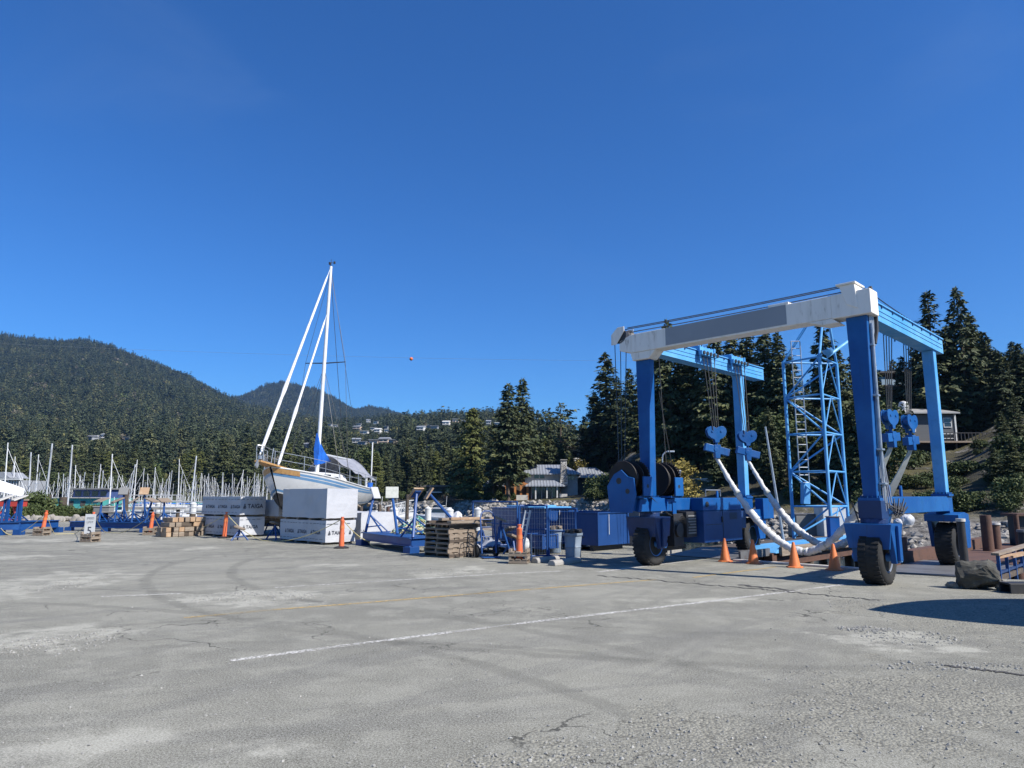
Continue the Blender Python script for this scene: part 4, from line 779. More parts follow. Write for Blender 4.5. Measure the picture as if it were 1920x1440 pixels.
def fork(x, y, zt, col):
    def f(m):
        m.prism([(x-.36, y-.40, zt), (x-.36, y+.44, zt), (x-.30, y+.40, zt-.46), (x-.30, y-.32, zt-.46)], (.66, 0, 0))
        for s in (-1, 1):
            yy = y+s*.33
            m.prism([(x-.36, yy-.05, zt-.02), (x+.32, yy-.05, zt-.02), (x+.14, yy-.05, .56), (x+.10, yy-.05, .40), (x-.14, yy-.05, .40), (x-.18, yy-.05, .58)], (0, .10, 0))
        m.span((x-.1, y-.44, .45), (x+.05, y-.385, zt-.03))
    fk = part('wheel_fork', M[col], f, .01)
    part('axle', M['rim'], lambda m: m.cyl((x, y-.43, .5), (x, y+.43, .5), .075, n=14), 0, True, parent=fk)
    part('turntable', M['dark_blue'], lambda m: (m.cyl((x, y, zt+.003), (x, y, zt+.09), .24, n=20), m.span((x-.2, y-.21, zt+.09), (x+.2, y+.21, 1.55))), .006, parent=fk)
    return fk
fork(0, 0, 1.12, 'blue'); fork(0, W, 1.14, 'dark_blue')
for y, sgn in ((-.02, -1), (W, 1)):
    def f(m):
        x = LW+.12; m.prism([(x-.5, y-.36, 1.04), (x+.45, y-.36, 1.04), (x+.45, y-.36, 1.2), (x+.1, y-.36, 1.25), (x-.5, y-.36, 1.2)], (0, .72, 0))
        for s in (-1, 1): m.prism([(x-.22, y+s*.33-.05, 1.05), (x+.42, y+s*.33-.05, 1.05), (x+.3, y+s*.33-.05, .42), (x-.02, y+s*.33-.05, .42)], (0, .10, 0))
        m.span((x-.15, y-.12, 1.2), (x+.15, y+.12, 1.3))
    part('wheel_fork', M['blue'], f, .01)
# winch drums ahead of and behind the left front column
for x0, nm in ((-.98, 1), (.36, 2)):
    def f(m):
        M_ = Matrix.Translation((x0, W+.05, 2.04)) @ Matrix.Rotation(PI/2, 4, 'Y')
        m.lathe([(.05, 0), (.40, 0), (.41, .02), (.40, .035), (.28, .05), (.28, .26), (.40, .275), (.41, .29), (.40, .31), (.30, .33), (.30, .46), (.41, .475), (.42, .49), (.41, .51), (.05, .51)], 44, M_)
        for i in range(40):
            a = 2*PI*i/40; m.box((x0+.49, W+.05+.425*math.cos(a), 2.04+.425*math.sin(a)), (.04, .028, .028), M=Matrix.Rotation(a, 4, 'X'))
    d = part('winch_drum', M['drum'], f, 0, True)
    part('cable_winding', M['cable'], lambda m: [m.cyl((x0+.055+k*.028, W+.05, 2.04), (x0+.08+k*.028, W+.05, 2.04), .297, n=26) for k in range(7)], 0, True, parent=d)
    def f(m):
        if nm == 1: m.prism([(x0-.06, W+.40, 1.25), (x0-.06, W+.47, 1.86), (x0-.06, W+.26, 2.14), (x0-.06, W+.05, 2.24), (x0-.06, W-.13, 2.08), (x0-.06, W-.30, 2.04), (x0-.06, W-.34, 1.66), (x0-.06, W-.22, 1.25)], (.05, 0, 0))
        m.span((x0+.14, W-.44, 1.63), (x0+.50, W-.40, 2.08)); m.span((x0+.46, W-.40, 1.6), (x0+.52, W-.33, 2.05)); m.span((x0+.1, W-.34, 1.58), (x0+.54, W+.4, 1.63))
    pl = part('winch_bracket', M['blue'], f, .008)
    def f(m): m.cyl((x0+.30, W-.4425, 1.86), (x0+.30, W-.4405, 1.86), .045, n=14); (m.cyl((x0-.0625, W+.12, 1.98), (x0-.0605, W+.12, 1.98), .075, n=16) if nm == 1 else None); (m.cyl((x0-.0625, W-.12, 1.74), (x0-.0605, W-.12, 1.74), .06, n=16) if nm == 1 else None)
    part('lightening_hole', M['black'], f, 0, parent=pl)
# cabinet, engine and tanks on the left side beam
def f(m): m.span((1.62, W-.52, 1.26), (3.62, W-.163, 1.58))
part('control_box', M['blue'], f, .01)
c = part('cabinet', M['container'], lambda m: (m.span((1.66, W-.50, .46), (3.66, W+.25, 1.257)),), .012)  # darker blue here paints in the shade on the lower box
def f(m): m.span((2.62, W-.508, .48), (2.635, W-.5005, 1.25)); m.span((1.75, W-.508, .9), (2.55, W-.5005, .912)); m.span((2.55, W-.53, .95), (2.6, W-.5005, 1.1)); m.cyl((1.8, W-.545, 1.42), (1.8, W-.523, 1.42), .07, n=12)
part('door_seam', M['black'], f, 0, parent=c)
eng = part('engine', M['black'], lambda m: (m.span((.62, W-.28, .42), (1.05, W+.35, 1.2)), m.span((1.08, W-.36, .62), (1.55, W+.35, 1.24)), m.span((.5, W+.0, .3), (1.6, W+.36, .42)), m.cyl((.8, W-.34, .8), (.8, W-.28, .8), .16, n=14)), .01)
part('louvre', M['shed'], lambda m: [m.span((1.14, W-.372, .70+k*.07), (1.50, W-.362, .735+k*.07)) for k in range(7)], 0, parent=eng)
part('exhaust_pipe', M['galv'], lambda m: m.tube([(1.52, W+.1, 1.5), (1.52, W+.1, 1.95), (1.5, W+.06, 2.15), (1.42, W-.02, 2.28)], .028, 8), 0, True, parent=eng)
part('hydraulic_line', M['black'], lambda m: [m.tube([(-.3, W-.18-.02*k, 1.62), (.4+.1*k, W-.2, 1.24-.05*k), (1.0, W-.3, 1.0+.05*k), (1.2, W-.38, .9)], .014, 5) for k in range(4)], 0, True, parent=eng)
part('grab_rail', M['galv'], lambda m: m.tube([(1.75, W-.53, 1.62), (1.75, W-.53, 1.78), (2.5, W-.53, 1.78), (2.5, W-.53, 1.62)], .014, 6), 0, True, parent=c)
part('vent', M['black'], lambda m: [m.span((3.0, W-.507, 1.02+k*.03), (3.4, W-.5005, 1.035+k*.03)) for k in range(6)], 0, parent=c)
part('fuel_tank', M['dark_blue'], lambda m: m.span((3.75, W-.3, .75), (4.3, W+.2, 1.22)), .01); part('rear_box', M['blue'], lambda m: m.span((5.1, W-.45, .98), (5.75, W-.2, 1.56)), .01)
def f(m):
    m.tube([(.02, -.24, 5.0), (.04, -.22, 3.2), (.06, -.2, 1.5)], .028, 8)
    for q in range(5): m.tube([(.0+q*.035, -.215-.01*q, TH+.3), (.02+q*.035, -.20, 4.2), (.03+q*.03, -.185, 2.6), (.02+q*.05, -.19-.02*q, 1.3+.05*q)], .011, 5)
part('hose_bundle', M['galv'], f, 0, True)
def f(m):
    m.tube([(.24, -.2, TH+.62), (.26, -.27, TH+.2), (.2, -.27, TH-.3), (.1, -.25, 4.6)], .035, 7); m.tube([(.2, -.25, TH+.5), (.3, -.22, TH+.1), (.2, -.24, 4.7)], .025, 6)
    for k in range(9): a = Vector((.1+.06*k, -.19, 1.5-.03*(k % 3))); m.tube([a, a+Vector((.1, -.13, -.1-.03*(k % 4))), a+Vector((.3+.04*k, -.07, .08-.05*(k % 3))), a+Vector((.35, -.02, -.2))], .011, 5)
    m.tube([(-.22, .2, 1.14), (-.26, .28, 1.5), (-.1, .3, 1.35), (0, .14, 1.2)], .014, 5)
part('hydraulic_hose', M['black'], f, 0, True)
for z in (4.55, 3.55, 2.5, 1.85): part('hose_clamp', M['galv'], lambda m: m.span((-.03, -.26, z), (.12, -.15, z+.035)), .004)
# running cables along the tops and down to the drums
def f(m):
    for k, z in enumerate((.60, .66, .56)): m.tube(sag((-.1+.1*k, W+.5, TH+z+.06), (-.1+.1*k, .1, TH+z+.02), .02, 5), .012, 5)
    m.tube(sag((.2, -.05, TH+.66), (5.55, -.05, TH+.5), .05, 8), .012, 5); m.tube(sag((.3, W, TH+.52), (6.25, W, TH+.50), .05, 8), .012, 5)
    for k in range(3): m.cyl((-.15+.06*k, W+.80-.14*k, TH+.45), (-.8+.04*k, W+.28-.05*k, 2.2), .011, n=5)
    m.cyl((.25, W-.25, TH-.1), (.5, W-.2, 2.4), .011, n=5); m.cyl((.25, W-.22, 4.2), (.75, W-.2, 2.4), .011, n=5)
part('wire_rope', M['cable'], f, 0)
# trolleys and hook blocks
HK = [(2.62, W-.42), (4.38, W-.42), (2.85, .42), (4.3, .42)]
for i, (x, y) in enumerate(HK):
    yb = W if y > 2 else 0; s = -1 if y > 2 else 1; yf = yb+s*.21
    def f(m):
        m.span((x-.42, yf, TH+.33), (x+.42, yf+s*.05, TH+.47)); m.span((x-.45, yf+s*.052, TH+.22), (x+.38, yf+s*.16, TH+.34))
        for k in range(5): m.span((x-.4+k*.19, yf-s*.3, TH+.394), (x-.33+k*.19, yf+s*.02, TH+.50))
        for k in (-.42, .36): m.prism([(x+k, yf+s*.052, TH+.5), (x+k+.06, yf+s*.052, TH+.5), (x+k+.06, yf+s*.052, TH+.08), (x+k, yf+s*.052, TH+.02)], (0, s*.03, 0))
    tr = part('trolley', M['sky_blue'], f, .006)
    part('roller', M['black'], lambda m: [m.cyl((x-.36+k*.18, yf+s*.16, TH+.28), (x-.36+k*.18, yf+s*.19, TH+.28), .055, n=12) for k in range(5)], 0, True, parent=tr)
    zc = 3.28+.10*(i > 1)
    part('hoist_cable', M['cable'], lambda m: [m.cyl((x-.3+k*.2, yf+s*.1, TH+.2), (x-.14+k*.095, y, zc+.06), .011, n=5) for k in range(4)], 0)
    def f(m):
        out = []
        for k in range(20): a = PI*(1.15-1.3*k/19); out.append((x-.11+.125*math.cos(a), zc+.07+.125*math.sin(a))) if k < 12 else None
        out = [(x-.265, zc+.05), (x-.25, zc+.13), (x-.19, zc+.19), (x-.12, zc+.20), (x-.05, zc+.17), (x, zc+.14), (x+.05, zc+.17), (x+.12, zc+.20), (x+.19, zc+.19), (x+.25, zc+.13), (x+.265, zc+.05), (x+.235, zc-.05), (x+.16, zc-.12), (x+.07, zc-.16), (x+.05, zc-.24), (x-.05, zc-.24), (x-.07, zc-.16), (x-.16, zc-.12), (x-.235, zc-.05)]
        for q in (-.085, .055): m.prism([(a, y+q, b) for a, b in out], (0, .03, 0))
        m.cyl((x-.12, y-.05, zc+.06), (x-.12, y+.05, zc+.06), .12, n=16); m.cyl((x+.12, y-.05, zc+.06), (x+.12, y+.05, zc+.06), .12, n=16); m.cyl((x, y, zc-.18), (x, y, zc-.32), .035)
        for u_ in (-.12, .12): m.cyl((x+u_, y-.10, zc+.06), (x+u_, y+.10, zc+.06), .03, n=10)
    hb = part('hook_block', M['blue'], f, .004)
    def swing(o):
        A_ = Matrix.Translation((x, y, 0)) @ Matrix.Rotation(-.72 if y > 2 else -.15, 4, 'Z') @ Matrix.Translation((-x, -y, 0)); o.data.transform(A_)
    swing(hb)
    tl = .05 if y > 2 else -.06
    sb = part('spreader_bar', M['blue'], lambda m: (m.beam((x-.33, y-.02, zc-.40+tl), (x+.33, y+.02, zc-.46-tl), .14, .19), m.cyl((x-.04, y-.09, zc-.42), (x-.04, y+.09, zc-.42), .06, n=12), m.prism([(x-.09, y-.085, zc-.3), (x+.09, y-.085, zc-.3), (x+.06, y-.085, zc-.66), (x-.06, y-.085, zc-.66)], (0, .17, 0))), .008, parent=hb); swing(sb)
# the slings hang from the hooks
def sling(a, b, zb, lbl, seed):
    r = random.Random(seed); T = thing('lifting_sling', lbl, 'sling', tuple(L(a[0], a[1], 2.6)), 0, 'slings hanging in the hoist'); p, q = L(a[0], a[1], 2.62), L(b[0], b[1], 2.78); P = []
    n = 60
    for i in range(n+1):
        t_ = i/n; k = abs(2*t_-1)**1.82; z = zb+((p.z if t_ < .5 else q.z)-zb)*k; P.append(Vector((p.x+(q.x-p.x)*t_, p.y+(q.y-p.y)*t_, z)))
    c = int(n*.80); m = MB(T); pts = []; rs = []
    for i in range(c*2+1):
        j = i/2; k = int(j); pt = P[k].lerp(P[min(k+1, n)], j-k); pts.append(pt+Vector((r.uniform(-.012, .012), r.uniform(-.012, .012), r.uniform(-.014, .014)))); e = min(1, i/24)
        rs.append((.042+.046*e)*r.uniform(.88, 1.16)*(1.1 if i % 7 == 0 else 1))
    m.tube(pts, rs, 12); m.build('wrapped_sleeve', M['sling'], T, True)
    m = MB(T)
    for i in range(c-1, n): m.beam(P[i], P[i+1], .05, .20-.004*max(0, i-n+12)*2, (LU.x, LU.y, 0)) if False else m.beam(P[i], P[i+1], .30-.018*max(0, i-n+12), .025, up=(-.25, 1, .1), w2=.30-.018*max(0, i+1-n+12))
    m.build('webbing', M['sling_web'], T)
    m = MB(T)
    for i in (int(n*.12), int(n*.30), int(n*.5), int(n*.62)): m.cyl(P[i], P[i].lerp(P[i+1], .6), .088, n=12)
    m.build('tape_band', M['sling_web'], T, True)
sling(HK[0], HK[2], .30, 'white wrapped lifting sling nearer the hoist front beam, sagging almost to the ground', 3); sling(HK[1], HK[3], .34, 'white wrapped lifting sling hanging deeper inside the hoist, behind the front sling', 4)
# cones
def cone_parts(T):
    m = MB(); m.lathe([(.135, .03), (.125, .06), (.03, .555), (.022, .575), (.0, .575)], 20); m.build('cone_body', M['orange'], T, True)
    m = MB(); m.lathe([(.0, 0), (.19, 0), (.195, .015), (.17, .032), (.0, .033)], 8); m.build('base', M['orange'], T)
for i, (px, py, lb) in enumerate([(1360,1053,'faded orange traffic cone farthest left, below the blue cabinet'), (1413,1057,'faded orange traffic cone in front of the blue pier end, second of four'), (1490,1064,'faded orange traffic cone below the sagging slings, third of four'), (1565,1069,'faded orange traffic cone half shaded beside the right front hoist wheel')]):
    p = gnd(px, py); T = thing('traffic_cone', lb, 'traffic cone', tuple(p), i*.6, 'orange cones across the slip mouth'); cone_parts(T)
# ------------------------------------------------------------------ slip: piers, plates, railings
def lthing(name, label, cat, x, y, z=0.0, group=None): return thing(name, label, cat, tuple(L(x, y, z)), LA, group)
T = lthing('pier', 'left runway pier of the slip with pale blue deck and rusty timber side', 'pier', 4.6, 4.1)
m = MB(); m.prism([(0, 0, .08), (.3, 0, .22), (9.5, 0, .22), (9.5, 0, .06), (0, 0, .06)], (0, 1.0, 0)); m.build('deck', M['sky_blue'], T, False, .01)
m = MB(); m.span((0, 1.003, .06), (9.5, 2.5, .10)); m.build('plank_deck', M['wood_dark'], T)
m = MB(); m.span((-.1, .06, -.32), (9.4, .34, .057)); m.span((-.1, 2.1, -.32), (9.4, 2.4, .057)); m.build('stringer', M['rust'], T, False, .01)
m = MB(); m.span((.2, -.09, -.02), (9.5, -.003, .235)); m.build('kerb_timber', M['wood'], T, False, .01)
for x in (.5, 2.6, 4.7, 6.8, 8.9):
    for y in (.2, 2.25): m = MB(); m.cyl((x, y, -4.4), (x, y, -.323), .16, .15, 12); m.build('pile', M['wood_dark'], T, True)
T = lthing('steel_ramp', 'grey steel ramp plate beside the first cone leading to the blue pier', 'ramp', 2.75, 4.3); m = MB(); m.prism([(0, 0, .005), (1.9, 0, .12), (1.9, 0, .05), (0, 0, .0)], (0, 2.1, 0)); m.span((.1, -.06, .0), (1.8, -.003, .2)); m.build('plate', M['plate'], T)
m = MB(); m.span((0, .15, -.35), (1.85, .45, -.012)); m.span((0, 1.7, -.35), (1.85, 2.0, -.012)); m.build('joist', M['wood_dark'], T)
T = thing('kerb', 'white painted low kerb across the slip mouth behind the cones', 'kerb', tuple(L(2.5, .9)), LA); m = MB(); m.span((-.16, 0, .001), (-.02, 3.3, .05)); m.build('kerb_stone', M['cap'], T, False, .01)
T = lthing('pier', 'right runway pier of the slip with steel plates under the rear hoist wheel', 'pier', 2.6, -1.5)
m = MB(); m.span((.02, .2, -.12), (12.5, 2.35, -.012)); m.build('deck', M['wood_dark'], T); m = MB(); m.span((-.35, .35, .006), (3.2, 2.3, .03)); m.build('steel_plate', M['plate'], T)
m = MB(); m.span((3.3, .45, -.009), (12.4, 2.2, .03)); m.build('steel_plate', M['rust'], T); m = MB(); m.span((1.2, 2.352, -.3), (12.5, 2.6, .28)); m.prism([(1.2, 2.4, .28), (2.4, 2.4, .28), (2.4, 2.4, .62), (2.0, 2.4, .62)], (0, .16, 0)); m.build('side_girder', M['rust'], T)
for x in (.6, 3.0, 5.4, 7.8, 10.2):
    for y in (.3, 2.25): m = MB(); m.cyl((x, y, -4.4), (x, y, -.125), .16, .15, 12); m.build('pile', M['rust'], T, True)
T = lthing('walkway', 'narrow timber walkway with blue posted rail at far right', 'walkway', 3.0, -2.2)
m = MB(); m.span((.1, -.6, -.45), (9, .82, -.36)); m.build('deck', M['wood'], T); m = MB(); m.span((.2, -.5, -.8), (9, -.35, -.453)); m.span((.2, .5, -.8), (9, .65, -.453)); m.build('bearer', M['wood_dark'], T)
m = MB(); m.beam((.1, .92, .44), (9, .92, .50), .14, .05); m.build('handrail', M['wood'], T)
for i in range(9): x = .35+i*.8; m = MB(); m.span((x-.03, .89, -.7), (x+.03, .95, .43)); m.build('rail_post', M['cradle'], T)
m = MB(); m.beam((.1, .92, .05), (9, .92, .08), .04, .05); m.build('mid_rail', M['dark_blue'], T)
for x in (1.0, 4, 7): m = MB(); m.cyl((x, .1, -4.4), (x, .1, -.8), .13, n=10); m.build('pile', M['wood_dark'], T, True)
def pile(px, ytop, Y, r, mat, lb, z0=-4.4, cap=None, name='piling', group=None, n=14):
    p = at(px, ytop, Y); T = thing(name, lb, 'piling', (p.x, Y, z0), 0, group); H = p.z-z0
    if cap == 'cone':
        m = MB(); m.cyl((0,0,0), (0,0,H-.95), r*.92, n=n); m.build('timber', M['wood_dark'], T, True); m = MB(); m.lathe([(r, H-1.0), (r, H-.02-r*.8), (r*1.06, H-.02-r*.8), (r*1.06, H+.02-r*.8), (.0, H)], n); m.build('white_sleeve', M['white'], T, True)
    else:
        m = MB(); m.cyl((0,0,0), (0,0,H), r, r*.94, n); m.build('post', mat, T, True)
        if cap: m = MB(); m.cyl((0,0,H+.002), (0,0,H+.06), r*1.12, n=n); m.build('cap', M[cap], T, True)
pile(1801, 978, 14.6, .08, M['black'], 'thin black square post beside the right rear hoist wheel', -.3, 'cap'); pile(1847, 966, 21, .155, M['rust'], 'taller rust brown steel piling in front of the stone wall'); pile(1864, 984, 21.8, .15, M['rust'], 'shorter dark piling right of the tall rusty one', cap='cap')
pile(1904, 965, 20, .07, M['rust'], 'thin rusty steel post at the right frame edge'); pile(1917, 998, 17.5, .11, M['black'], 'dark capped post cut by the right frame edge', cap='plate')
T = thing('dark_shed', 'dark shed corner with flat roof cut by the right frame edge', 'shed', tuple(at(1945, 1010, 23))); m = MB(); m.span((-.55, 0, -3), (3, .5, .72)); m.build('wall', M['black'], T); m = MB(); m.span((-.7, -.2, .723), (3.2, .6, .80)); m.build('roof', M['rust'], T)
for k, (pa, pb) in enumerate((((1872, 1045, 15.0), (1918, 1036, 15.6)), ((1898, 1044, 15.2), (1921, 1039, 15.7)))):
    T = thing('timber_batten', ('long' if k == 0 else 'short')+' pale sawn batten lying across the walkway rail', 'timber', tuple(at(*pa))); m = MB(T); m.beam(at(*pa), at(*pb), .045, .045); m.build('batten', M['wood_end'], T)
# boulder
M['boulder'] = mk('dark_boulder', (.055, .053, .045), (.10, .097, .08), 2.2, rough=.95, c3=(.17, .165, .13), a3=(.58, .68), bump=.9, bsc=7)
import bmesh
def crag(name, label, c, dims, seed, rz, mat):
    """broken rock: flat fracture faces from a hull of a few corners, roughened"""
    r = random.Random(seed); b = bmesh.new()
    for i in range(17):
        v = Vector((r.gauss(0, 1), r.gauss(0, 1), r.gauss(0, 1))).normalized(); k = r.uniform(.8, 1.15); b.verts.new((v.x*k*dims[0]/2, v.y*k*dims[1]/2, max(-.12*dims[2], (v.z*k*.6+.42)*dims[2])))
    h = bmesh.ops.convex_hull(b, input=b.verts); bmesh.ops.delete(b, geom=[g for g in h['geom_interior'] if isinstance(g, bmesh.types.BMVert)], context='VERTS')
    bmesh.ops.triangulate(b, faces=b.faces); bmesh.ops.subdivide_edges(b, edges=b.edges, cuts=5, use_grid_fill=True); b.normal_update()
    for v in b.verts: q = v.co/max(dims); v.co += v.normal*max(dims)*(.05*mn.noise(q*3.5+Vector((seed, 0, 0)))+.028*mn.noise(q*9)+.012*mn.noise(q*22))
    me = bpy.data.meshes.new(name); b.to_mesh(me); b.free(); me.materials.append(M[mat]); o = bpy.data.objects.new(name, me); COL.objects.link(o); o.location = c; o.rotation_euler = (0, 0, rz); return tag(o, label, 'rock')
def rock(name, label, c, dims, seed, rz=0.0, sub=4, mat='rock', amp=.35):
    b = bmesh.new(); bmesh.ops.create_icosphere(b, subdivisions=sub, radius=1)
    for v in b.verts:
        n0 = v.co.normalized(); k = 1+amp*mn.noise(n0*1.1+Vector((seed, 0, 0)))+.16*mn.noise(n0*2.7+Vector((seed, 5, 0)))+.06*mn.noise(n0*7)
        q = n0*k; q.x = round(q.x*3.2)/3.2*.35+q.x*.65; q.z = max(q.z, -.55); v.co = Vector((q.x*dims[0]/2, q.y*dims[1]/2, (q.z+.5)*dims[2]/1.5))
    me = bpy.data.meshes.new(name); b.to_mesh(me); b.free(); me.materials.append(M[mat]); me.set_sharp_from_angle(angle=.5)
    me.polygons.foreach_set('use_smooth', [True]*len(me.polygons)); o = bpy.data.objects.new(name, me); COL.objects.link(o); o.location = c; o.rotation_euler = (0, 0, rz); return tag(o, label, 'rock')
crag('boulder', 'big dark angular boulder on the gravel at right', tuple(gnd(1838, 1104)), (.92, .62, .56), 14, -.25, 'boulder')
crag('boulder', 'small pale stone at the right foot of the big boulder', tuple(gnd(1884, 1107)), (.3, .28, .18), 5, .5, 'rock'); crag('boulder', 'half-buried flat stone left of the big boulder', tuple(gnd(1790, 1102)), (.35, .25, .12), 6, .2, 'rock')
T = thing('steel_channel', 'dark steel channel lying on gravel at the right frame edge', 'steel beam', tuple(gnd(1905, 1112))); m = MB(); m.span((-.15, -.1, 0), (1.6, -.07, .16)); m.span((-.15, -.07, .14), (1.6, .2, .17)); m.span((-.15, .17, 0), (1.6, .2, .14)); m.build('channel', M['black'], T, False, .005)
# ------------------------------------------------------------------ lattice crane mast behind the slip
Yt = 26.0; A = at(1479, 850, Yt); B = at(1549, 850, Yt-1.2); C_ = at(1581, 850, Yt+.2); A, B, C_ = (Vector((q.x, q.y, 0)) for q in (A, B, C_))
T = thing('lattice_mast', 'tall pale blue lattice crane mast with ladder beyond the slip', 'crane mast', tuple((A+B+C_)/3)); tc = (A+B+C_)/3; apex = at(1543, 572, Yt-.4)
ZL = [.15, 1.25, 2.5, 3.88, 5.25, 6.62]
for q in (A, B, C_):
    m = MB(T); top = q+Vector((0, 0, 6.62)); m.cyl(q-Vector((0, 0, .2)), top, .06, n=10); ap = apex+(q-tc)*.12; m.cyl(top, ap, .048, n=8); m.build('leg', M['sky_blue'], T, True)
for z in ZL[1:]:
    m = MB(T)
    for a, b in ((A, B), (B, C_), (C_, A)): m.cyl(a+Vector((0,0,z)), b+Vector((0,0,z)), .034, n=8)
    m.build('ring', M['sky_blue'], T, True)
for i, (z0, z1) in enumerate(zip(ZL, ZL[1:])):
    m = MB(T); up = Vector((0, 0, 1))
    for a, b in ((A, B), (A, C_)):
        p, q = (a, b) if i % 2 else (b, a); m.cyl(p+up*z1 if True else p, q+up*z0, .034, n=7)
    mid = (B+C_)/2; m.cyl(mid+up*z1, B+up*z0, .024, n=6); m.cyl(mid+up*z1, C_+up*z0, .024, n=6); m.build('diagonal_brace', M['sky_blue'], T, True)
m = MB(T); p, q = at(1491, 640, Yt-.25), at(1507, 905, Yt-.25); q.x = p.x = (p.x+q.x)/2+.02
for s in (-.17, .17): m.cyl(p+Vector((s, 0, 0)), q+Vector((s, 0, 0)), .022, n=6)
for i in range(20): z = q.z+(p.z-q.z)*i/19; m.cyl((p.x-.17, p.y, z), (p.x+.17, p.y, z), .016, n=5)
m.build('ladder', M['galv'], T, True)
m = MB(T); m.beam(at(1510, 905, Yt-.35), at(1510, 945, Yt-.35), .24, .3, (0, 1, 0)); m.build('control_box', M['sky_blue'], T, False, .01)
m = MB(T); m.cyl(at(1552, 668, Yt-1.3), at(1600, 633, Yt-.6), .06, n=8); m.lathe([(.05, 0), (.16, .08), (.2, .2), (.05, .2)], 12, Matrix.Translation(at(1553, 667, Yt-1.35))); m.build('jib_arm', M['sky_blue'], T, True)
m = MB(T); m.span((A.x-.6, B.y-.6, -.16), (C_.x+.7, C_.y+1.2, -.02)); m.build('base_platform', M['plate'], T)
for x, y in ((A.x-.3, B.y), (C_.x+.3, B.y), (A.x-.3, C_.y+.8), (C_.x+.3, C_.y+.8)): m = MB(T); m.cyl((x, y, -4.4), (x, y, -.165), .16, n=10); m.build('platform_pile', M['wood_dark'], T, True)
for px, py, Y, d, mt, lb in ((1556, 962, 27.5, (.9, .8, .35), 'white', 'pale machinery box inside the foot of the lattice mast'), (1508, 978, 28.2, (1.0, .9, .62), 'shed', 'dark grey equipment crate left of the lattice mast foot'), (1562, 985, 24.4, (.35, .3, .7), 'blue', 'small blue winch stand at the front of the lattice mast')):
    p = at(px, py, Y); T2 = thing('equipment_box', lb, 'equipment box', (p.x, Y, -.02)); h = p.z+.3; m = MB(); m.span((-d[0]/2, -d[1]/2, .08), (d[0]/2, d[1]/2, h)); m.build('casing', M[mt], T2, False, .02); m = MB()
    for s in (-1, 1): m.span((s*d[0]*.4-.06, -d[1]/2, 0), (s*d[0]*.4+.06, d[1]/2, .078))
    m.build('skid', M['wood_dark'], T2); m = MB(); m.span((-d[0]/2-.02, -d[1]/2-.02, h+.002), (d[0]/2+.02, d[1]/2+.02, h+.03)); m.build('lid', M['plate'], T2)
T = thing('aluminium_pole', 'slim pale pole leaning beside the rear left hoist column', 'pole', tuple(at(1470, 1020, 22.5))); m = MB(T); m.cyl(at(1470, 1020, 22.5), at(1435, 800, 22.5), .05, .03, 8); m.build('tube', M['galv'], T, True)
T = thing('street_lamp', 'curved street lamp in front of the golden bush', 'street lamp', tuple(at(1246, 985, 50))); p = at(1246, 985, 50); q = at(1247, 862, 50); m = MB(T); m.tube([p, (p.x, 50, q.z), (p.x+.05, 50, q.z+.35), (p.x+.25, 50, q.z+.55), (p.x+.5, 50, q.z+.6)], .05, 6); m.build('pole', M['galv'], T, True); m = MB(T); m.box((p.x+.62, 50, q.z+.58), (.5, .25, .12)); m.build('lamp_head', M['galv'], T, False, .03)

for px, wd, lb in ((1703, .75, 'larger white sack lying on the stone wall under the right side beam'), (1684, .45, 'smaller white sack left of the larger one on the stone wall')): rock('sack', lb, tuple(at(px, 984, 41)), (wd, .5, wd*.8), px*.1, 0, 3, 'wrap', .2)['category'] = 'sack'
# ------------------------------------------------------------------ wrapped lumber bundles
def logo_row(m, o, xd, zd, n, size, step, start=0.0, off=0.0):
    xd = Vector(xd); zd = Vector(zd)
    for i in range(n):
        q = Vector(o)+xd*(start+i*step); s = size*.8
        for a, b in (((-.55, 0), (0, 1.0)), ((.55, 0), (0, 1.0)), ((-.55, 0), (.55, 0)), ((-.28, .35), (.28, .35)), ((-.28, .35), (0, -.02))):
            p1, p2 = q-xd*s*.75+xd*a[0]*s*.62+zd*a[1]*s*1.05, q-xd*s*.75+xd*b[0]*s*.62+zd*b[1]*s*1.05; d = (p2-p1).normalized(); t_ = d.cross(xd.cross(zd)).normalized()*s*.075
            m.add([p1-t_, p2-t_, p2+t_, p1+t_], [(0, 1, 2, 3)])
        text_mb(m, 'TAIGA', q, xd, zd, size*1.15, bold=.015)
def dashes(m, o, xd, zd, length, r):
    x = 0.02; xd = Vector(xd); zd = Vector(zd)
    while x < length-.2:
        w_ = r.uniform(.10, .2); p = Vector(o)+xd*x+zd*r.uniform(-.006, .006); m.add([p, p+xd*w_, p+xd*w_+zd*.014, p+zd*.014], [(0, 1, 2, 3)]); x += w_+r.uniform(.05, .12)
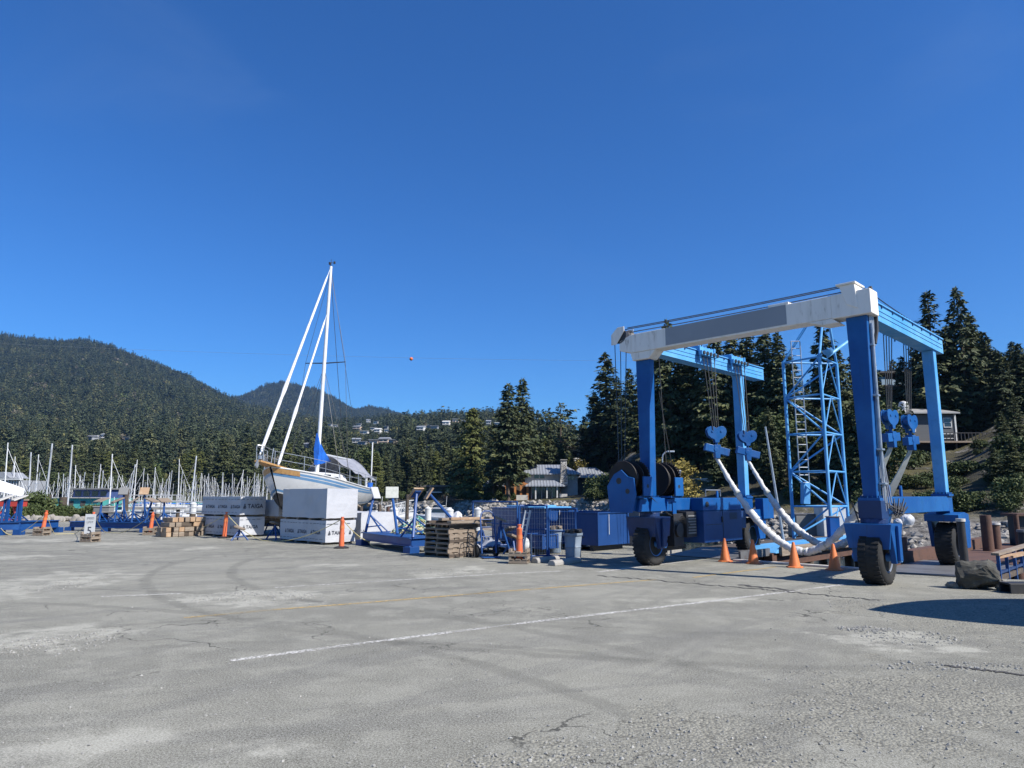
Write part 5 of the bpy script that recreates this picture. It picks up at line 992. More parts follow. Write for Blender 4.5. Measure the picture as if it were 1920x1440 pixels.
def bundle(name_lb, c, rz, lx, ly, h, seed, rowL=None, rowR=None, skid=True, slump=0.0):
    """corner at c; right face runs along local x, left face along local y"""
    T = thing('lumber_bundle', name_lb, 'lumber bundle', tuple(c), rz, 'white wrapped lumber bundles'); r = random.Random(seed)
    nx, ny, nz = 7, 11, 4; z0 = .075; m = MB()
    def pt(x, y, z): return (x*lx+r.uniform(-.009, .009), y*ly+r.uniform(-.009, .009), z0+z*h-slump*max(0, x-.15)*z+r.uniform(-.009, .009))
    def grid(fn, a, b, flip):
        V = [fn(i/a, j/b) for j in range(b+1) for i in range(a+1)]; Fc = [(j*(a+1)+i, j*(a+1)+i+1, (j+1)*(a+1)+i+1, (j+1)*(a+1)+i) for j in range(b) for i in range(a)]
        m.add(V, [tuple(reversed(q)) for q in Fc] if flip else Fc)
    r0 = r.getstate()
    E_ = {}
    def P(i, j, k):
        if (i, j, k) not in E_: E_[(i, j, k)] = pt(i/nx, j/ny, k/nz)
        return E_[(i, j, k)]
    idx = {}; V = []
    def I(i, j, k):
        if (i, j, k) not in idx: idx[(i, j, k)] = len(V); V.append(P(i, j, k))
        return idx[(i, j, k)]
    Fc = []
    for i in range(nx):
        for k in range(nz): Fc += [(I(i, 0, k), I(i+1, 0, k), I(i+1, 0, k+1), I(i, 0, k+1)), (I(i+1, ny, k), I(i, ny, k), I(i, ny, k+1), I(i+1, ny, k+1))]
        for j in range(ny): Fc += [(I(i, j, nz), I(i+1, j, nz), I(i+1, j+1, nz), I(i, j+1, nz)), (I(i, j+1, 0), I(i+1, j+1, 0), I(i+1, j, 0), I(i, j, 0))]
    for j in range(ny):
        for k in range(nz): Fc += [(I(0, j+1, k), I(0, j, k), I(0, j, k+1), I(0, j+1, k+1)), (I(nx, j, k), I(nx, j+1, k), I(nx, j+1, k+1), I(nx, j, k+1))]
    m.add(V, Fc); m.build('wrap', M['wrap'], T, False)
    m = MB(); any_ = False
    if rowL: n_, sz, st, s0, zf = rowL; logo_row(m, (-.013, ly-s0, z0+h*zf), (0, -1, 0), (0, 0, 1), n_, sz, st); dashes(m, (-.013, ly, z0+h*.84), (0, -1, 0), (0, 0, 1), ly, r); dashes(m, (-.013, ly, z0+h*.12), (0, -1, 0), (0, 0, 1), ly, r); any_ = True
    if rowR: n_, sz, st, s0, zf = rowR; logo_row(m, (s0, -.013, z0+h*zf), (1, 0, 0), (0, 0, 1), n_, sz, st); dashes(m, (0, -.013, z0+h*.84), (1, 0, 0), (0, 0, 1), lx, r); any_ = True
    if any_: m.build('printed_lettering', M['ink'], T)
    if skid:
        m = MB()
        for k in range(4): m.span((-.01, ly*(.06+.28*k), 0.0), (lx+.01, ly*(.06+.28*k)+.09, .072))
        m.build('bearer', M['wood'], T)
    return T
c0 = gnd(610, 1022); bundle('lower wrapped lumber bundle of the right stack, printed on both visible faces', c0, LA, 1.15, 3.25, .72, 1, (3, .15, .92, .55, .36), (2, .15, .80, .22, .36))
bundle('large plain top bundle of the right stack, tallest grey and white block in the yard', c0+Vector((0, 0, .80))+LV*.02, LA+.02, 1.22, 3.0, 1.0, 2)
bundle('plain white wrapped bundle on the ground behind the right end of the tall stack', gnd(640, 1019)+LU*.9+LV*.2, LA, 1.5, 2.6, .95, 3)
c1 = gnd(447, 1008); r1 = LA+math.radians(9); bundle('lower wrapped bundle of the left stack, behind the orange post', c1, r1, 1.15, 2.75, .72, 4, (3, .15, .9, .5, .36), (1, .16, .8, .3, .36))
bundle('upper wrapped bundle of the left stack, printed with bold lettering on its sunny end', c1+Vector((0, 0, .80)), r1, 1.15, 2.75, .72, 5, (3, .15, .9, .45, .36), (1, .21, .8, .32, .36))
bundle('slumped white bundle under the sailboat bow, between the two printed stacks', c1+LU*1.5-LV*.25+Vector((0, 0, .72)), r1, 1.9, 1.7, .66, 6, None, None, True, .42)
# loose timbers and crib blocks
def timber(a, b, w_, h_, lb, mat='wood', group=None, name='timber_beam'):
    T = thing(name, lb, 'timber', tuple((Vector(a)+Vector(b))/2), 0, group); m = MB(T); m.beam(a, b, w_, h_); m.build('beam', M[mat], T, False, .008); return T
for i, (px, py, l, z) in enumerate(((455, 1002, 1.6, .55), (462, 1003, 1.9, .72), (452, 1001, 2.2, .38), (470, 1003, 1.5, .86))):
    c = gnd(px, py); timber(c+Vector((0, 0, z)), c+LU*l*.35+LU*(l*.6)+Vector((0, 0, z))-LV*.9, .2, .15, ['grey timber on the low trestles between the stacks, second from bottom', 'grey timber on the low trestles between the stacks, second from top', 'lowest grey timber on the low trestles between the stacks', 'topmost short grey timber on the low trestles between the stacks'][i], 'wood_dark' if i == 3 else 'wood')
def trestle(c, rz, h, w_, lb, pad=True, name='boat_stand'):
    T = thing(name, lb, 'boat stand', tuple(c), rz, 'blue steel boat stands')
    m = MB(); t_ = Vector((0, 0, h))
    for a in (0, 2.094, 4.189): m.cyl((math.cos(a)*w_, math.sin(a)*w_, .0), (math.cos(a)*.05, math.sin(a)*.05, h*.82), .03, n=7)
    for a in (0, 2.094, 4.189): m.cyl((math.cos(a)*w_*.62, math.sin(a)*w_*.62, h*.31), (math.cos(a+2.094)*w_*.62, math.sin(a+2.094)*w_*.62, h*.31), .02, n=6)
    m.cyl((0, 0, h*.5), (0, 0, h), .04, n=8); m.build('tripod', M['cradle'], T, True)
    if pad: m = MB(); m.box((0, 0, h+.05), (.36, .30, .06), M=Matrix.Rotation(.35, 4, 'Y')); m.build('pad', M['wood'], T, False, .01)
    return T
for i, (px, py, h, lb) in enumerate(((448, 1013, .40, 'low blue trestle under the grey timbers, left one'), (515, 1012, .55, 'low blue trestle under the grey timbers, right one'), (545, 1006, .9, 'dark blue stand half hidden left of the tall bundle stack'))): trestle(gnd(px, py), i, h, .34, lb)
def blocks(c, rz, rows, seed, lb):
    T = thing('block_pile', lb, 'timber pile', tuple(c), rz); r = random.Random(seed)
    for j, n_ in enumerate(rows):
        for i in range(n_):
            for k in range(2):
                m = MB(); m.box((i*.24-n_*.12+r.uniform(-.03, .03), k*.42+r.uniform(-.05, .05), .1+j*.19), (.21+r.uniform(-.03, .02), .40, .175), r.uniform(-.1, .1)); m.build('crib_block', M[r.choice(['wood_end', 'wood', 'wood', 'wood_dark'])], T, False, .008)
    m = MB(); m.span((-1.0, -.2, .0), (.7, .7, .012)); m.build('base_board', M['wood_dark'], T)
blocks(gnd(355, 1005), r1, [8, 8, 7, 6], 3, 'untidy pile of short crib blocks left of the printed bundles')
# ------------------------------------------------------------------ pallets and the corner stack
def pallet_parts(T, lx, ly, mat, mat2):
    m = MB()
    for i in range(6): m.span((lx*i/6+.01, 0, .10), (lx*i/6+lx/6-.02, ly, .122))
    for i in (0, 2, 5): m.span((lx*i/6+.01, 0, 0), (lx*i/6+lx/6-.02, ly, .02))
    m.build('deck_boards', mat, T)
    m = MB()
    for y in (0, ly/2-.02, ly-.04): m.span((.002, y, .0205), (lx-.002, y+.04, .0995))
    m.build('stringer', mat2, T)
cp = gnd(841, 1047)
for i in range(7):
    j = LU*R.uniform(-.03, .03)+LV*R.uniform(-.03, .03); T = thing('pallet', f'weathered wooden pallet, {["lowest", "second", "third", "fourth", "fifth", "sixth", "topmost"][i]}{" from the ground" if 0 < i < 6 else ""} in the stack before the blue cradle', 'pallet', tuple(cp+j+Vector((0, 0, .126*i))), LA+R.uniform(-.02, .02), 'stacked pallets'); pallet_parts(T, 1.02, 1.05, M['wood'], M['wood'] if i % 3 else M['wood_dark'])
for i, (a, b, z, lb) in enumerate((((-.05, -.06), (1.35, -.10), .94, 'pale brown plank lying along the front of the pallet stack'), ((.2, .2), (1.25, -.2), 1.02, 'orange-brown split plank on top of the pallet stack'), ((-.1, .8), (.8, .6), .93, 'dark short plank at the left of the pallet stack top'), ((.1, .5), (1.9, .3), 1.0, 'long grey plank sticking out right of the pallet stack'))):
    timber(cp+LU*a[0]+LV*a[1]+Vector((0, 0, z)), cp+LU*b[0]+LV*b[1]+Vector((0, 0, z)), .19, .07, lb, ['wood', 'wood_end', 'wood_dark', 'wood'][i])
# ------------------------------------------------------------------ delineator posts with rope
def delineator(px, py, ptop, lb, base, lean=0.0, mat='post_orange'):
    p = gnd(px, py); T = thing('delineator_post', lb, 'traffic post', tuple(p), R.uniform(-.3, .3), 'orange posts carrying the rope'); b = .0
    if base == 'wood':
        for k in range(4):
            m = MB(); 
            for y in (-.17, 0, .17): m.span((-.24, y-.06, .012+k*.085), (.24, y+.06, .035+k*.085)) if k % 2 == 0 else m.span((y-.06, -.24, .012+k*.085), (y+.06, .24, .035+k*.085))
            for y in (-.2, .2): m.span((-.22, y-.03, .036+k*.085), (.22, y+.03, .096+k*.085)) if k % 2 == 0 else m.span((y-.03, -.22, .036+k*.085), (y+.03, .22, .096+k*.085))
            m.build('wooden_base', M['wood'], T)
        b = .1
    else: m = MB(); m.lathe([(0, 0), (.24, 0), (.25, .03), (.12, .07), (0, .07)], 8); m.build('rubber_base', M['black'], T); b = .06
    h = at(px, ptop, p.y).z; M_ = Matrix.Rotation(lean, 4, 'Y')
    m = MB(); m.lathe([(.0, b), (.085, b), (.075, h*.5), (.065, h-.16), (.07, h-.15), (.07, h-.10), (.045, h-.09), (.035, h-.04), (.05, h-.03), (.05, h), (0, h)], 16, M_); m.build('post', M[mat], T, True)
    m = MB(); m.lathe([(.078, h*.62), (.0785, h*.62), (.075, h*.72), (.0745, h*.72)], 16, M_); m.build('faded_band', M['orange'], T, True)
    return T, M_ @ Vector((0, 0, h-.06))+p
posts = [delineator(78, 1004, 957, 'orange delineator post on a wooden base, farthest left', 'wood', .12), delineator(169, 1016, 960, 'orange delineator post behind the speed limit board', 'wood', .04), delineator(281, 1003, 960, 'orange delineator post in front of the long blue cradle', 'wood', .06), delineator(420, 1009, 960, 'orange delineator post in front of the left printed bundles', 'rubber', .05), delineator(640, 1028, 969, 'orange delineator post in front of the tall bundle stack', 'rubber'), delineator(974, 1056, 983, 'orange delineator post on a wooden base at the wire fence', 'wood')]
SG = posts[1][0]; sg = MB(); sg.span((-.19, -.115, .16), (.19, -.10, .98)); T = thing('speed_sign', 'white speed limit 5 board on the orange post at left', 'sign', tuple(gnd(169, 1016)))
sg.build('board', M['white'], T, False, .004); m = MB()
text_mb(m, 'SPEED', (0, -.1175, .80), (1, 0, 0), (0, 0, 1), .10, 'CENTER'); text_mb(m, 'LIMIT', (0, -.1175, .66), (1, 0, 0), (0, 0, 1), .10, 'CENTER'); text_mb(m, '5', (0, -.1175, .27), (1, 0, 0), (0, 0, 1), .38, 'CENTER', .01); m.build('lettering', M['ink'], T)
def rope(pts, r, lb, mat='rope', sg=0.1, name='rope'):
    T = thing(name, lb, 'rope', tuple(pts[0])); m = MB(T); P = []
    for a, b in zip(pts, pts[1:]): P += sag(a, b, sg, 10)[:-1]
    P.append(Vector(pts[-1])); P = [Vector((q.x, q.y, max(q.z, .012))) for q in P]; m.tube(P, r, 5); m.build('strand', M[mat], T, True); return T
g = lambda a, b, z=.015: gnd(a, b)+Vector((0, 0, z))
rope([g(0, 1004, .3), g(30, 1003), posts[0][1]], .012, 'yellow rope from the left frame edge to the first orange post', sg=.12); rope([posts[0][1], g(103, 1002), g(140, 1001), posts[1][1]], .012, 'yellow rope sagging to the ground between the first and second orange posts', sg=.12)
rope([posts[1][1], g(200, 999), g(225, 1000), posts[2][1]], .012, 'yellow rope between the speed sign post and the cradle post', sg=.12); rope([posts[2][1], g(310, 1000), g(345, 1002), posts[3][1]], .012, 'yellow rope in front of the crib block pile', sg=.1)
rope([posts[3][1], g(492, 1014), g(520, 1016), posts[4][1]], .014, 'yellow rope looping down between the two bundle stacks', sg=.15); rope([posts[4][1], g(690, 1024, .15), g(720, 1030)], .014, 'pale rope from the fifth post onto the blue cradle', sg=.1)
# ------------------------------------------------------------------ blue cradles
def ibeam(m, a, b, h=.22, w_=.14):
    a, b = Vector(a), Vector(b); m.beam(a+Vector((0,0,h/2)), b+Vector((0,0,h/2)), w_, .025); m.beam(a-Vector((0,0,h/2)), b-Vector((0,0,h/2)), w_, .025); m.beam(a, b, .03, h-.026)
def cradle_post(T, base, top, feet, padn, padmat='wrap', tilt=None, size=.42):
    base, top = Vector(base), Vector(top); m = MB(T); m.cyl(base, top, .05, .045, 8); k = base.lerp(top, .45)
    for ft in feet: m.cyl(Vector(ft), k, .028, n=6)
    for ft in feet: m.cyl(Vector(ft).lerp(k, .35), base.lerp(top, .12), .02, n=5)
    po = m.build('prop', M['cradle'], T, True); m = MB(T); n_ = Vector(padn).normalized(); x = n_.cross(Vector((0, 0, 1))).normalized(); y = x.cross(n_); R_ = Matrix((x, y, n_)).transposed().to_4x4()
    m.box(top+n_*.05, (size, size, .05), M=R_); m.build('pad', M[padmat], po, False, .01); m = MB(T); m.box(top+n_*.012, (size*.6, size*.6, .025), M=R_); m.build('pad_plate', M['cradle'], po)
T = thing('boat_cradle', 'large empty blue boat cradle with four padded props in front of the pallets', 'boat cradle', tuple(gnd(740, 1020)))
fl, fr = gnd(680, 1022)+Vector((0,0,.30)), gnd(771, 1037)+Vector((0,0,.30)); bl = fl+LU*2.6; br = fr+LU*2.3; m = MB(T)
for a, b in ((fl, fr), (bl, br), (fl, bl), (fr, br), ((fl+fr)/2, (bl+br)/2), (fl+LU*.5, fr+LU*.5)): ibeam(m, a, b)
m.build('base_frame', M['cradle'], T, False, .004); m = MB(T); m.add([fl+Vector((0,0,.124)), fr+Vector((0,0,.124)), fr+LU*.9+Vector((0,0,.124)), fl+LU*.9+Vector((0,0,.124))], [(0, 1, 2, 3)]); m.build('deck_plate', M['cradle'], T)
m = MB(T)
for q in (fl, fr, bl, br): m.box((q.x, q.y, .09), (.34, .34, .18), LA)
m.build('foot', M['cradle'], T, False, .006); Z = Vector((0, 0, .13))
cradle_post(T, fl+LU*.1+Z, at(702, 925, fl.y+.8), [fl+LU*.5+(fr-fl)*.15+Z, fl+LU*.9+(fr-fl)*.05+Z], (.85, -.35, .35)); cradle_post(T, fl+(fr-fl)*.5+LU*.45+Z, at(735, 925, fl.y-.6), [fl+(fr-fl)*.38+LU*1.2+Z, fl+(fr-fl)*.62+LU*1.2+Z], (.15, -.8, .45), 'sling_web')
cradle_post(T, fr+LU*.05+Z, at(781, 927, fr.y+.8), [fr-(fr-fl).normalized()*.75+Z, fr+LU*1.0+Z], (-.5, .4, .6), 'wood_end'); cradle_post(T, br+Z-LU*.2, at(806, 927, br.y+.2), [br-LU*.9+Z, br-(fr-fl).normalized()*.7+Z], (-.75, -.25, .5), 'wood_end')
# rope heap and tarpaulin on the cradle
T = thing('rope_heap', 'tangled green and white mooring rope heaped on the blue cradle', 'rope'); c = (fl+(fr-fl)*.42)+LU*1.3; T.location = c; INV[T.name] = Matrix.Translation(c).inverted(); r = random.Random(5)
for mt in ('green_rope', 'rope', 'white'):
    m = MB(); P = []
    for i in range(170): a = r.random()*6.28; q = r.random()**.5; P.append((math.cos(a)*q*.85, math.sin(a)*q*.6, .1+(1-q)*.75*r.random()))
    P2 = []
    for a, b in zip(P, P[1:]): a, b = Vector(a), Vector(b); P2 += [a.lerp(b, .33)+Vector((0,0,.05)), a.lerp(b, .66)+Vector((0,0,.05)), b]
    m.tube(P2, .018, 5); m.build('rope_strand', M[mt], T, True)
rock('tarpaulin_heap', 'crumpled white tarpaulin bundle left of the pallet stack', tuple(gnd(800, 1028)+LU*1.2+Vector((0,0,.42))), (.62, .55, .68), 12.4, .2, 4, 'wrap', .3)['category'] = 'tarpaulin'
# long cradle at left
T = thing('boat_cradle', 'long low blue boat cradle with two tall padded props behind the speed sign', 'boat cradle', tuple(gnd(235, 998))); a0, a1 = gnd(130, 995)+Vector((0,0,.3)), gnd(335, 1000)+Vector((0,0,.3)); dpt = Vector((.35, 1, 0)).normalized()*2.6
m = MB(T)
for a, b in ((a0, a1), (a0+dpt, a1+dpt), (a0, a0+dpt), (a1, a1+dpt), ((a0+a1)/2, (a0+a1)/2+dpt)): ibeam(m, a, b, .24, .16)
m.build('base_frame', M['cradle'], T, False, .004); m = MB(T)
for q in (a0, a1, a0+dpt, a1+dpt, a0.lerp(a1, .35), a0.lerp(a1, .7)): m.box((q.x, q.y, .085), (.3, .3, .17))
m.build('foot', M['cradle'], T, False, .006)
for k in (.28, .42, .58, .70, .86):
    b = a0.lerp(a1, k)+Z; tp = b+Vector((R.uniform(-.15, .15), .2, .95)); cradle_post(T, b, tp, [b-(a1-a0)*.075, b+(a1-a0)*.075, b-(a1-a0)*.04+dpt*.3, b+(a1-a0)*.04+dpt*.3], (R.uniform(-.6, .6), R.uniform(-.4, 0), .8), 'wood', size=.5)
for px, pt, mt in ((232, 922, 'shed'), (271, 922, 'wood_end')): b = at(px, 985, a0.y+1.2); b.z = .42; cradle_post(T, b, at(px, pt, a0.y+1.2), [b-(a1-a0)*.04, b+(a1-a0)*.04], (.2, -.7, .5), mt, size=.42)
T = thing('boat_cradle', 'blue boat cradle with carpeted pads cut by the left frame edge', 'boat cradle', tuple(gnd(10, 1004))); a0, a1 = gnd(-60, 1005)+Vector((0,0,.38)), gnd(35, 1003)+Vector((0,0,.38)); dpt = Vector((.1, 1, 0)).normalized()*2.2; m = MB(T)
for a, b in ((a0, a1), (a0+dpt, a1+dpt), (a1, a1+dpt), (a0, a0+dpt)): ibeam(m, a, b, .30, .18)
m.build('base_frame', M['cradle'], T, False, .004); m = MB(T)
for q in (a1, a1+dpt, a0, a0.lerp(a1, .6)): m.box((q.x, q.y, .11), (.32, .32, .22))
m.build('foot', M['cradle'], T, False, .006)
for k, mt in ((.62, 'cap'), (.9, 'cap'), (.30, 'cap')):
    b = a0.lerp(a1, k)+Vector((0,0,.16)); cradle_post(T, b, b+Vector((0, .1, .95)), [b-(a1-a0)*.13, b+(a1-a0)*.10, b-(a1-a0)*.06+dpt*.4], (R.uniform(-.3, .5), -.3, .85), mt, size=.55)
m = MB(T)
for k in (.72, .98): b = a0.lerp(a1, k)+Vector((0,0,.16)); m.span((b.x-.05, b.y-.05, b.z), (b.x+.05, b.y+.05, b.z+.95))
m.build('upright', M['cradle'], T)
T = thing('boat_stand', 'red steel boat stand behind the left-edge blue cradle', 'boat stand', tuple(gnd(10, 994))); c = gnd(8, 994); m = MB(T)
for s in (-1, 1): m.beam(c+Vector((s*.75, 0, 0)), c+Vector((s*.15, .2, 1.2)), .1, .1)
m.beam(c+Vector((-.8, .1, 1.25)), c+Vector((.8, .1, 1.25)), .3, .28); m.beam(c+Vector((-.5, .05, .5)), c+Vector((.5, .05, .5)), .08, .08); m.build('frame', M['red'], T, False, .01); m = MB(T); m.beam(c+Vector((-.85, .1, 1.43)), c+Vector((.85, .1, 1.43)), .36, .08); m.build('pad', M['wood'], T)
for i, (px, py, h, lb) in enumerate(((938, 1042, .95, 'blue boat stand with round black pad right of the hand truck'), (962, 1040, .45, 'low blue boat stand beside the wire fence'), (902, 1030, .7, 'pale blue boat stand right of the pallet stack'), (955, 1034, .6, 'blue boat stand behind the white hull scrap'))): trestle(gnd(px, py), i*.7, h, .30, lb)
T = thing('tarpaulin', 'crumpled white plastic sheet on the ground behind the hand truck', 'tarpaulin', tuple(gnd(935, 1037))); m = MB(); r = random.Random(8); nx = 18
for j in range(7):
    for i in range(nx): m.v.append((-1.1+2.4*i/(nx-1), j*.2, max(.02, .16+.18*math.sin(i*.9+j)*math.sin(j*.8)+r.uniform(-.05, .07))))
m.f = [(j*nx+i, j*nx+i+1, (j+1)*nx+i+1, (j+1)*nx+i) for j in range(6) for i in range(nx-1)]; o = m.build('sheet', M['wrap'], T, True); so_ = o.modifiers.new('thickness', 'SOLIDIFY'); so_.thickness = .012
# hand truck
c = gnd(917, 1046); T = thing('hand_truck', 'blue two-wheeled hand truck with looped handle right of the pallets', 'hand truck', tuple(c), .35); m = MB()
for s in (-.2, .2): m.tube([(s, 0, .12), (s, .08, .6), (s*1.0, .16, 1.05), (s*.8, .2, 1.16)], .02, 7)
m.tube([(-.16, .2, 1.16), (-.08, .22, 1.22), (.08, .22, 1.22), (.16, .2, 1.16)], .02, 7)
for z in (.3, .55, .8, 1.0): m.cyl((-.2, .02+.14*z, z), (.2, .02+.14*z, z), .015, n=6)
for s in (-.2, .2): m.cyl((s, .02, .3), (s*1.1, .26, .16), .016, n=6)
m.build('frame', M['cradle'], T, True); m = MB(); m.span((-.24, -.28, .02), (.24, .02, .035)); m.build('toe_plate', M['cradle'], T)
for s in (-.27, .27):
    m = MB(); m.lathe([(.06, -.04), (.14, -.05), (.165, -.025), (.165, .025), (.14, .05), (.06, .04)], 20, Matrix.Translation((s, .24, .165)) @ Matrix.Rotation(PI/2, 4, 'Y')); wl = m.build('wheel', M['tyre'], T, True); m = MB(); m.cyl((s-.03, .24, .165), (s+.03, .24, .165), .075, n=14); m.build('hub', M['cap'], wl, True)
c = gnd(878, 1046); T = thing('trolley_handle', 'thin black wire trolley leaning on the pallet stack', 'hand trolley', tuple(c), LA); m = MB(); m.tube([(-.1, -.12, .02), (-.02, -.06, .5), (.0, -.05, .62), (.08, -.05, .66), (.14, -.06, .5), (.12, -.12, .02), (.02, -.14, .05), (-.12, -.14, .3), (-.2, -.13, .42)], .012, 6); m.build('wire_frame', M['black'], T, True)
# ------------------------------------------------------------------ fence, ladder, bins, containers, shed
def fence_panel(a, b, h, lb, frame=True):
    T = thing('fence_panel', lb, 'fence', tuple(a), 0, 'temporary wire fence panels'); a, b = Vector(a), Vector(b); m = MB(T); U = Vector((0,0,h)); lo = Vector((0,0,.08))
    for q in (a, b): m.cyl(q, q+U, .026, n=8)
    m.cyl(a+U, b+U, .024, n=8); m.cyl(a+lo, b+lo, .02, n=8); m.cyl(a+U*.55, b+U*.55, .016, n=6); m.build('frame', M['cradle'], T, True); m = MB(T); n_ = int((b-a).length/.075); d = (b-a)
    for i in range(1, n_): q = a+d*i/n_; m.beam(q+lo, q+U, .0045, .0045)
    for i in range(1, int(h/.15)): z = Vector((0,0,i*.15)); m.beam(a+z, b+z, .0045, .0045)
    m.build('wire_mesh', M['galv'], T); m = MB(T)
    for q in (a, b): m.box(q+Vector((0,0,.03)), (.2, .55, .06))
    m.build('foot', M['conc'], T); return T
f0, f1, f2 = gnd(974, 1050), gnd(1026, 1047), gnd(1080, 1049); fence_panel(f0, f1, 1.38, 'blue framed wire fence panel left of the grey bin'); fence_panel(f1+Vector((.05,0,0)), f2, 1.30, 'blue framed wire fence panel right of the grey bin'); fence_panel(gnd(886, 1026), gnd(970, 1036), 1.45, 'wire fence panel between white pilings and the blue corner post')
T = thing('ladder', 'short white ladder leaning against the wire fence', 'ladder', tuple(gnd(978, 1052))); m = MB(T); p, q = gnd(977, 1051)+Vector((0,0,.35)), at(990, 957, gnd(980, 1049).y-.15)
for s in (-.06, .06): m.beam(p+Vector((s,0,0)), q+Vector((s,0,0)), .03, .05)
for i in range(6): e = p.lerp(q, .08+.17*i); m.cyl(e-Vector((.06,0,0)), e+Vector((.06,0,0)), .014, n=6)
m.build('ladder_frame', M['white'], T)
def bin_(c, lb, r0, r1, h, mat, dark=False):
    T = thing('rubbish_bin', lb, 'bin', tuple(c)); m = MB(); m.lathe([(0, .02), (r0, .02), (r0+.01, .05), (r0+(r1-r0)*.45, h*.45), (r0+(r1-r0)*.46+.012, h*.47), (r0+(r1-r0)*.5, h*.5), (r1, h-.07), (r1+.025, h-.06), (r1+.03, h), (r1+.005, h), (r1-.02, h-.05), (r0, .06), (0, .06)], 26); b = m.build('barrel', M[mat], T, True); m = MB()
    for s in (-1, 1): m.tube([(s*(r1+.02), -.06, h-.13), (s*(r1+.06), -.04, h-.1), (s*(r1+.06), .04, h-.1), (s*(r1+.02), .06, h-.13)], .012, 6)
    m.build('handle', M['black'], T); m = MB(); r = random.Random(3)
    for i in range(16): a = r.random()*6.28; q = r.random()**.5*r1*.85; m.box((math.cos(a)*q, math.sin(a)*q, h-.05+r.uniform(0, .12)), (r.uniform(.06, .16), r.uniform(.05, .14), r.uniform(.03, .1)), r.random()*3)
    m.build('rubbish', M['wood'] if not dark else M['black'], T); return T
bin_(gnd(1040, 1037), 'pale grey rubbish bin heaped with scraps behind the wire fence', .17, .215, .68, 'bin'); bin_(gnd(1075, 1049), 'grey rubbish bin at the right end of the wire fence', .19, .23, .68, 'bin', True)
def curb(p, q, lb):
    T = thing('wheel_stop', lb, 'wheel stop', tuple(p), 0, 'concrete wheel stops'); p, q = Vector(p), Vector(q); d = (q-p).normalized(); s = Vector((-d.y, d.x, 0)); m = MB(T); prof = [(-.11, 0), (.11, 0), (.105, .07), (.06, .125), (-.06, .125), (-.105, .07)]; m.prism([p+s*a+Vector((0,0,b)) for a, b in prof], q-p); m.build('block', M['conc'], T, False, .015)
curb(gnd(1002, 1056), gnd(1044, 1051), 'left concrete wheel stop in front of the wire fence'); curb(gnd(1034, 1061), gnd(1084, 1054), 'right concrete wheel stop in front of the dark bin')
def container(c, rz, lx, ly, h, lb, lid=False):
    T = thing('steel_container', lb, 'container', tuple(c), rz, 'open blue steel containers'); m = MB(); t_ = .05; z0 = .16
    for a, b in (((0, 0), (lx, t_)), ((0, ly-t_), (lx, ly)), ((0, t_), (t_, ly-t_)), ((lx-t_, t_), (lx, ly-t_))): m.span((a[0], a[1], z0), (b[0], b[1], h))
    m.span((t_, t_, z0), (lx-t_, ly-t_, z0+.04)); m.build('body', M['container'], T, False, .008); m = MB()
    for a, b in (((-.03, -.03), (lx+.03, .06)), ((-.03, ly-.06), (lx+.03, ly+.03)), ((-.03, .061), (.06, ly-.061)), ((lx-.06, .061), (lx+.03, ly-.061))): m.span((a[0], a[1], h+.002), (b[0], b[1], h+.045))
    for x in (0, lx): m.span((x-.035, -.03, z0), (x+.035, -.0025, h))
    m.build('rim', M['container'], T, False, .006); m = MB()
    for y in (.2, ly-.35): m.span((.02, y, 0), (lx-.02, y+.14, z0-.003))
    m.build('skid', M['black'], T); m = MB(); m.cyl((lx*.32, -.05, h-.02), (lx*.32, -.05, h-.62), .012, n=6); m.build('tie_strap', M['white'], T); return T
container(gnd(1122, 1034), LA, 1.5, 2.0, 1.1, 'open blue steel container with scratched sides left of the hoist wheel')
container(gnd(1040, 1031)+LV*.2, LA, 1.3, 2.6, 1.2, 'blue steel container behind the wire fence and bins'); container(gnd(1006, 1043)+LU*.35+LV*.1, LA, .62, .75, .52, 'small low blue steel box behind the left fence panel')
p0 = gnd(1012, 1030); T = thing('container_lid', 'pale blue sheet metal lid lying across the fenced container', 'lid', (p0.x, p0.y, 1.27), LA); m = MB(); m.box((.6, .9, .03), (1.5, .9, .06), .1); m.box((.5, -.1, .0), (1.2, .5, .05), -.05); m.build('sheet', M['sky_blue'], T, False, .01)
c = gnd(1196, 1024); T = thing('site_shed', 'small grey shed with sloping roof between the blue container and the hoist', 'shed', tuple(c), LA); m = MB(); m.prism([(-.02, -.1, 0), (-.02, 1.25, 0), (-.02, 1.25, 1.02), (-.02, .95, 1.22), (-.02, -.1, 1.22)], (1.5, 0, 0)); m.build('wall', M['shed'], T); m = MB(); m.prism([(-.08, 1.33, .99), (-.08, .97, 1.235), (-.08, .97, 1.275), (-.08, 1.33, 1.03)], (1.62, 0, 0)); m.span((-.08, -.18, 1.225), (1.54, .96, 1.27)); m.build('roof', M['cap'], T)
for px, pt, pb, lb in ((996, 1000, 1050, 'thin pale stake left of the grey bin'), (1056, 990, 1026, 'white stake leaning between the two bins')):
    q = gnd(px, pb); T = thing('stake', lb, 'stake', tuple(q)); m = MB(T); m.cyl(q, at(px+(10 if px > 1000 else 0), pt, q.y), .017, n=7); m.build('rod', M['rail'], T, True)
q = gnd(988, 1040); rock('buoy', 'round white fender lying behind the orange post at the fence', tuple(q+Vector((-.02, .1, .12))), (.25, .22, .34), 1.0, 0, 3, 'white', .02)['category'] = 'fender'
pile(739, 949, 28, .17, M['white'], 'white capped piling behind the green rope heap', cap='cone', group='white capped pilings'); pile(803, 949, 36, .16, M['white'], 'white capped piling between the third and fourth cradle props', cap='cone', group='white capped pilings'); pile(843, 951, 29, .165, M['white'], 'white capped piling directly behind the pallet stack', cap='cone', group='white capped pilings'); pile(896, 950, 30, .15, M['white'], 'white capped piling left of the hand truck', cap='cone', group='white capped pilings')
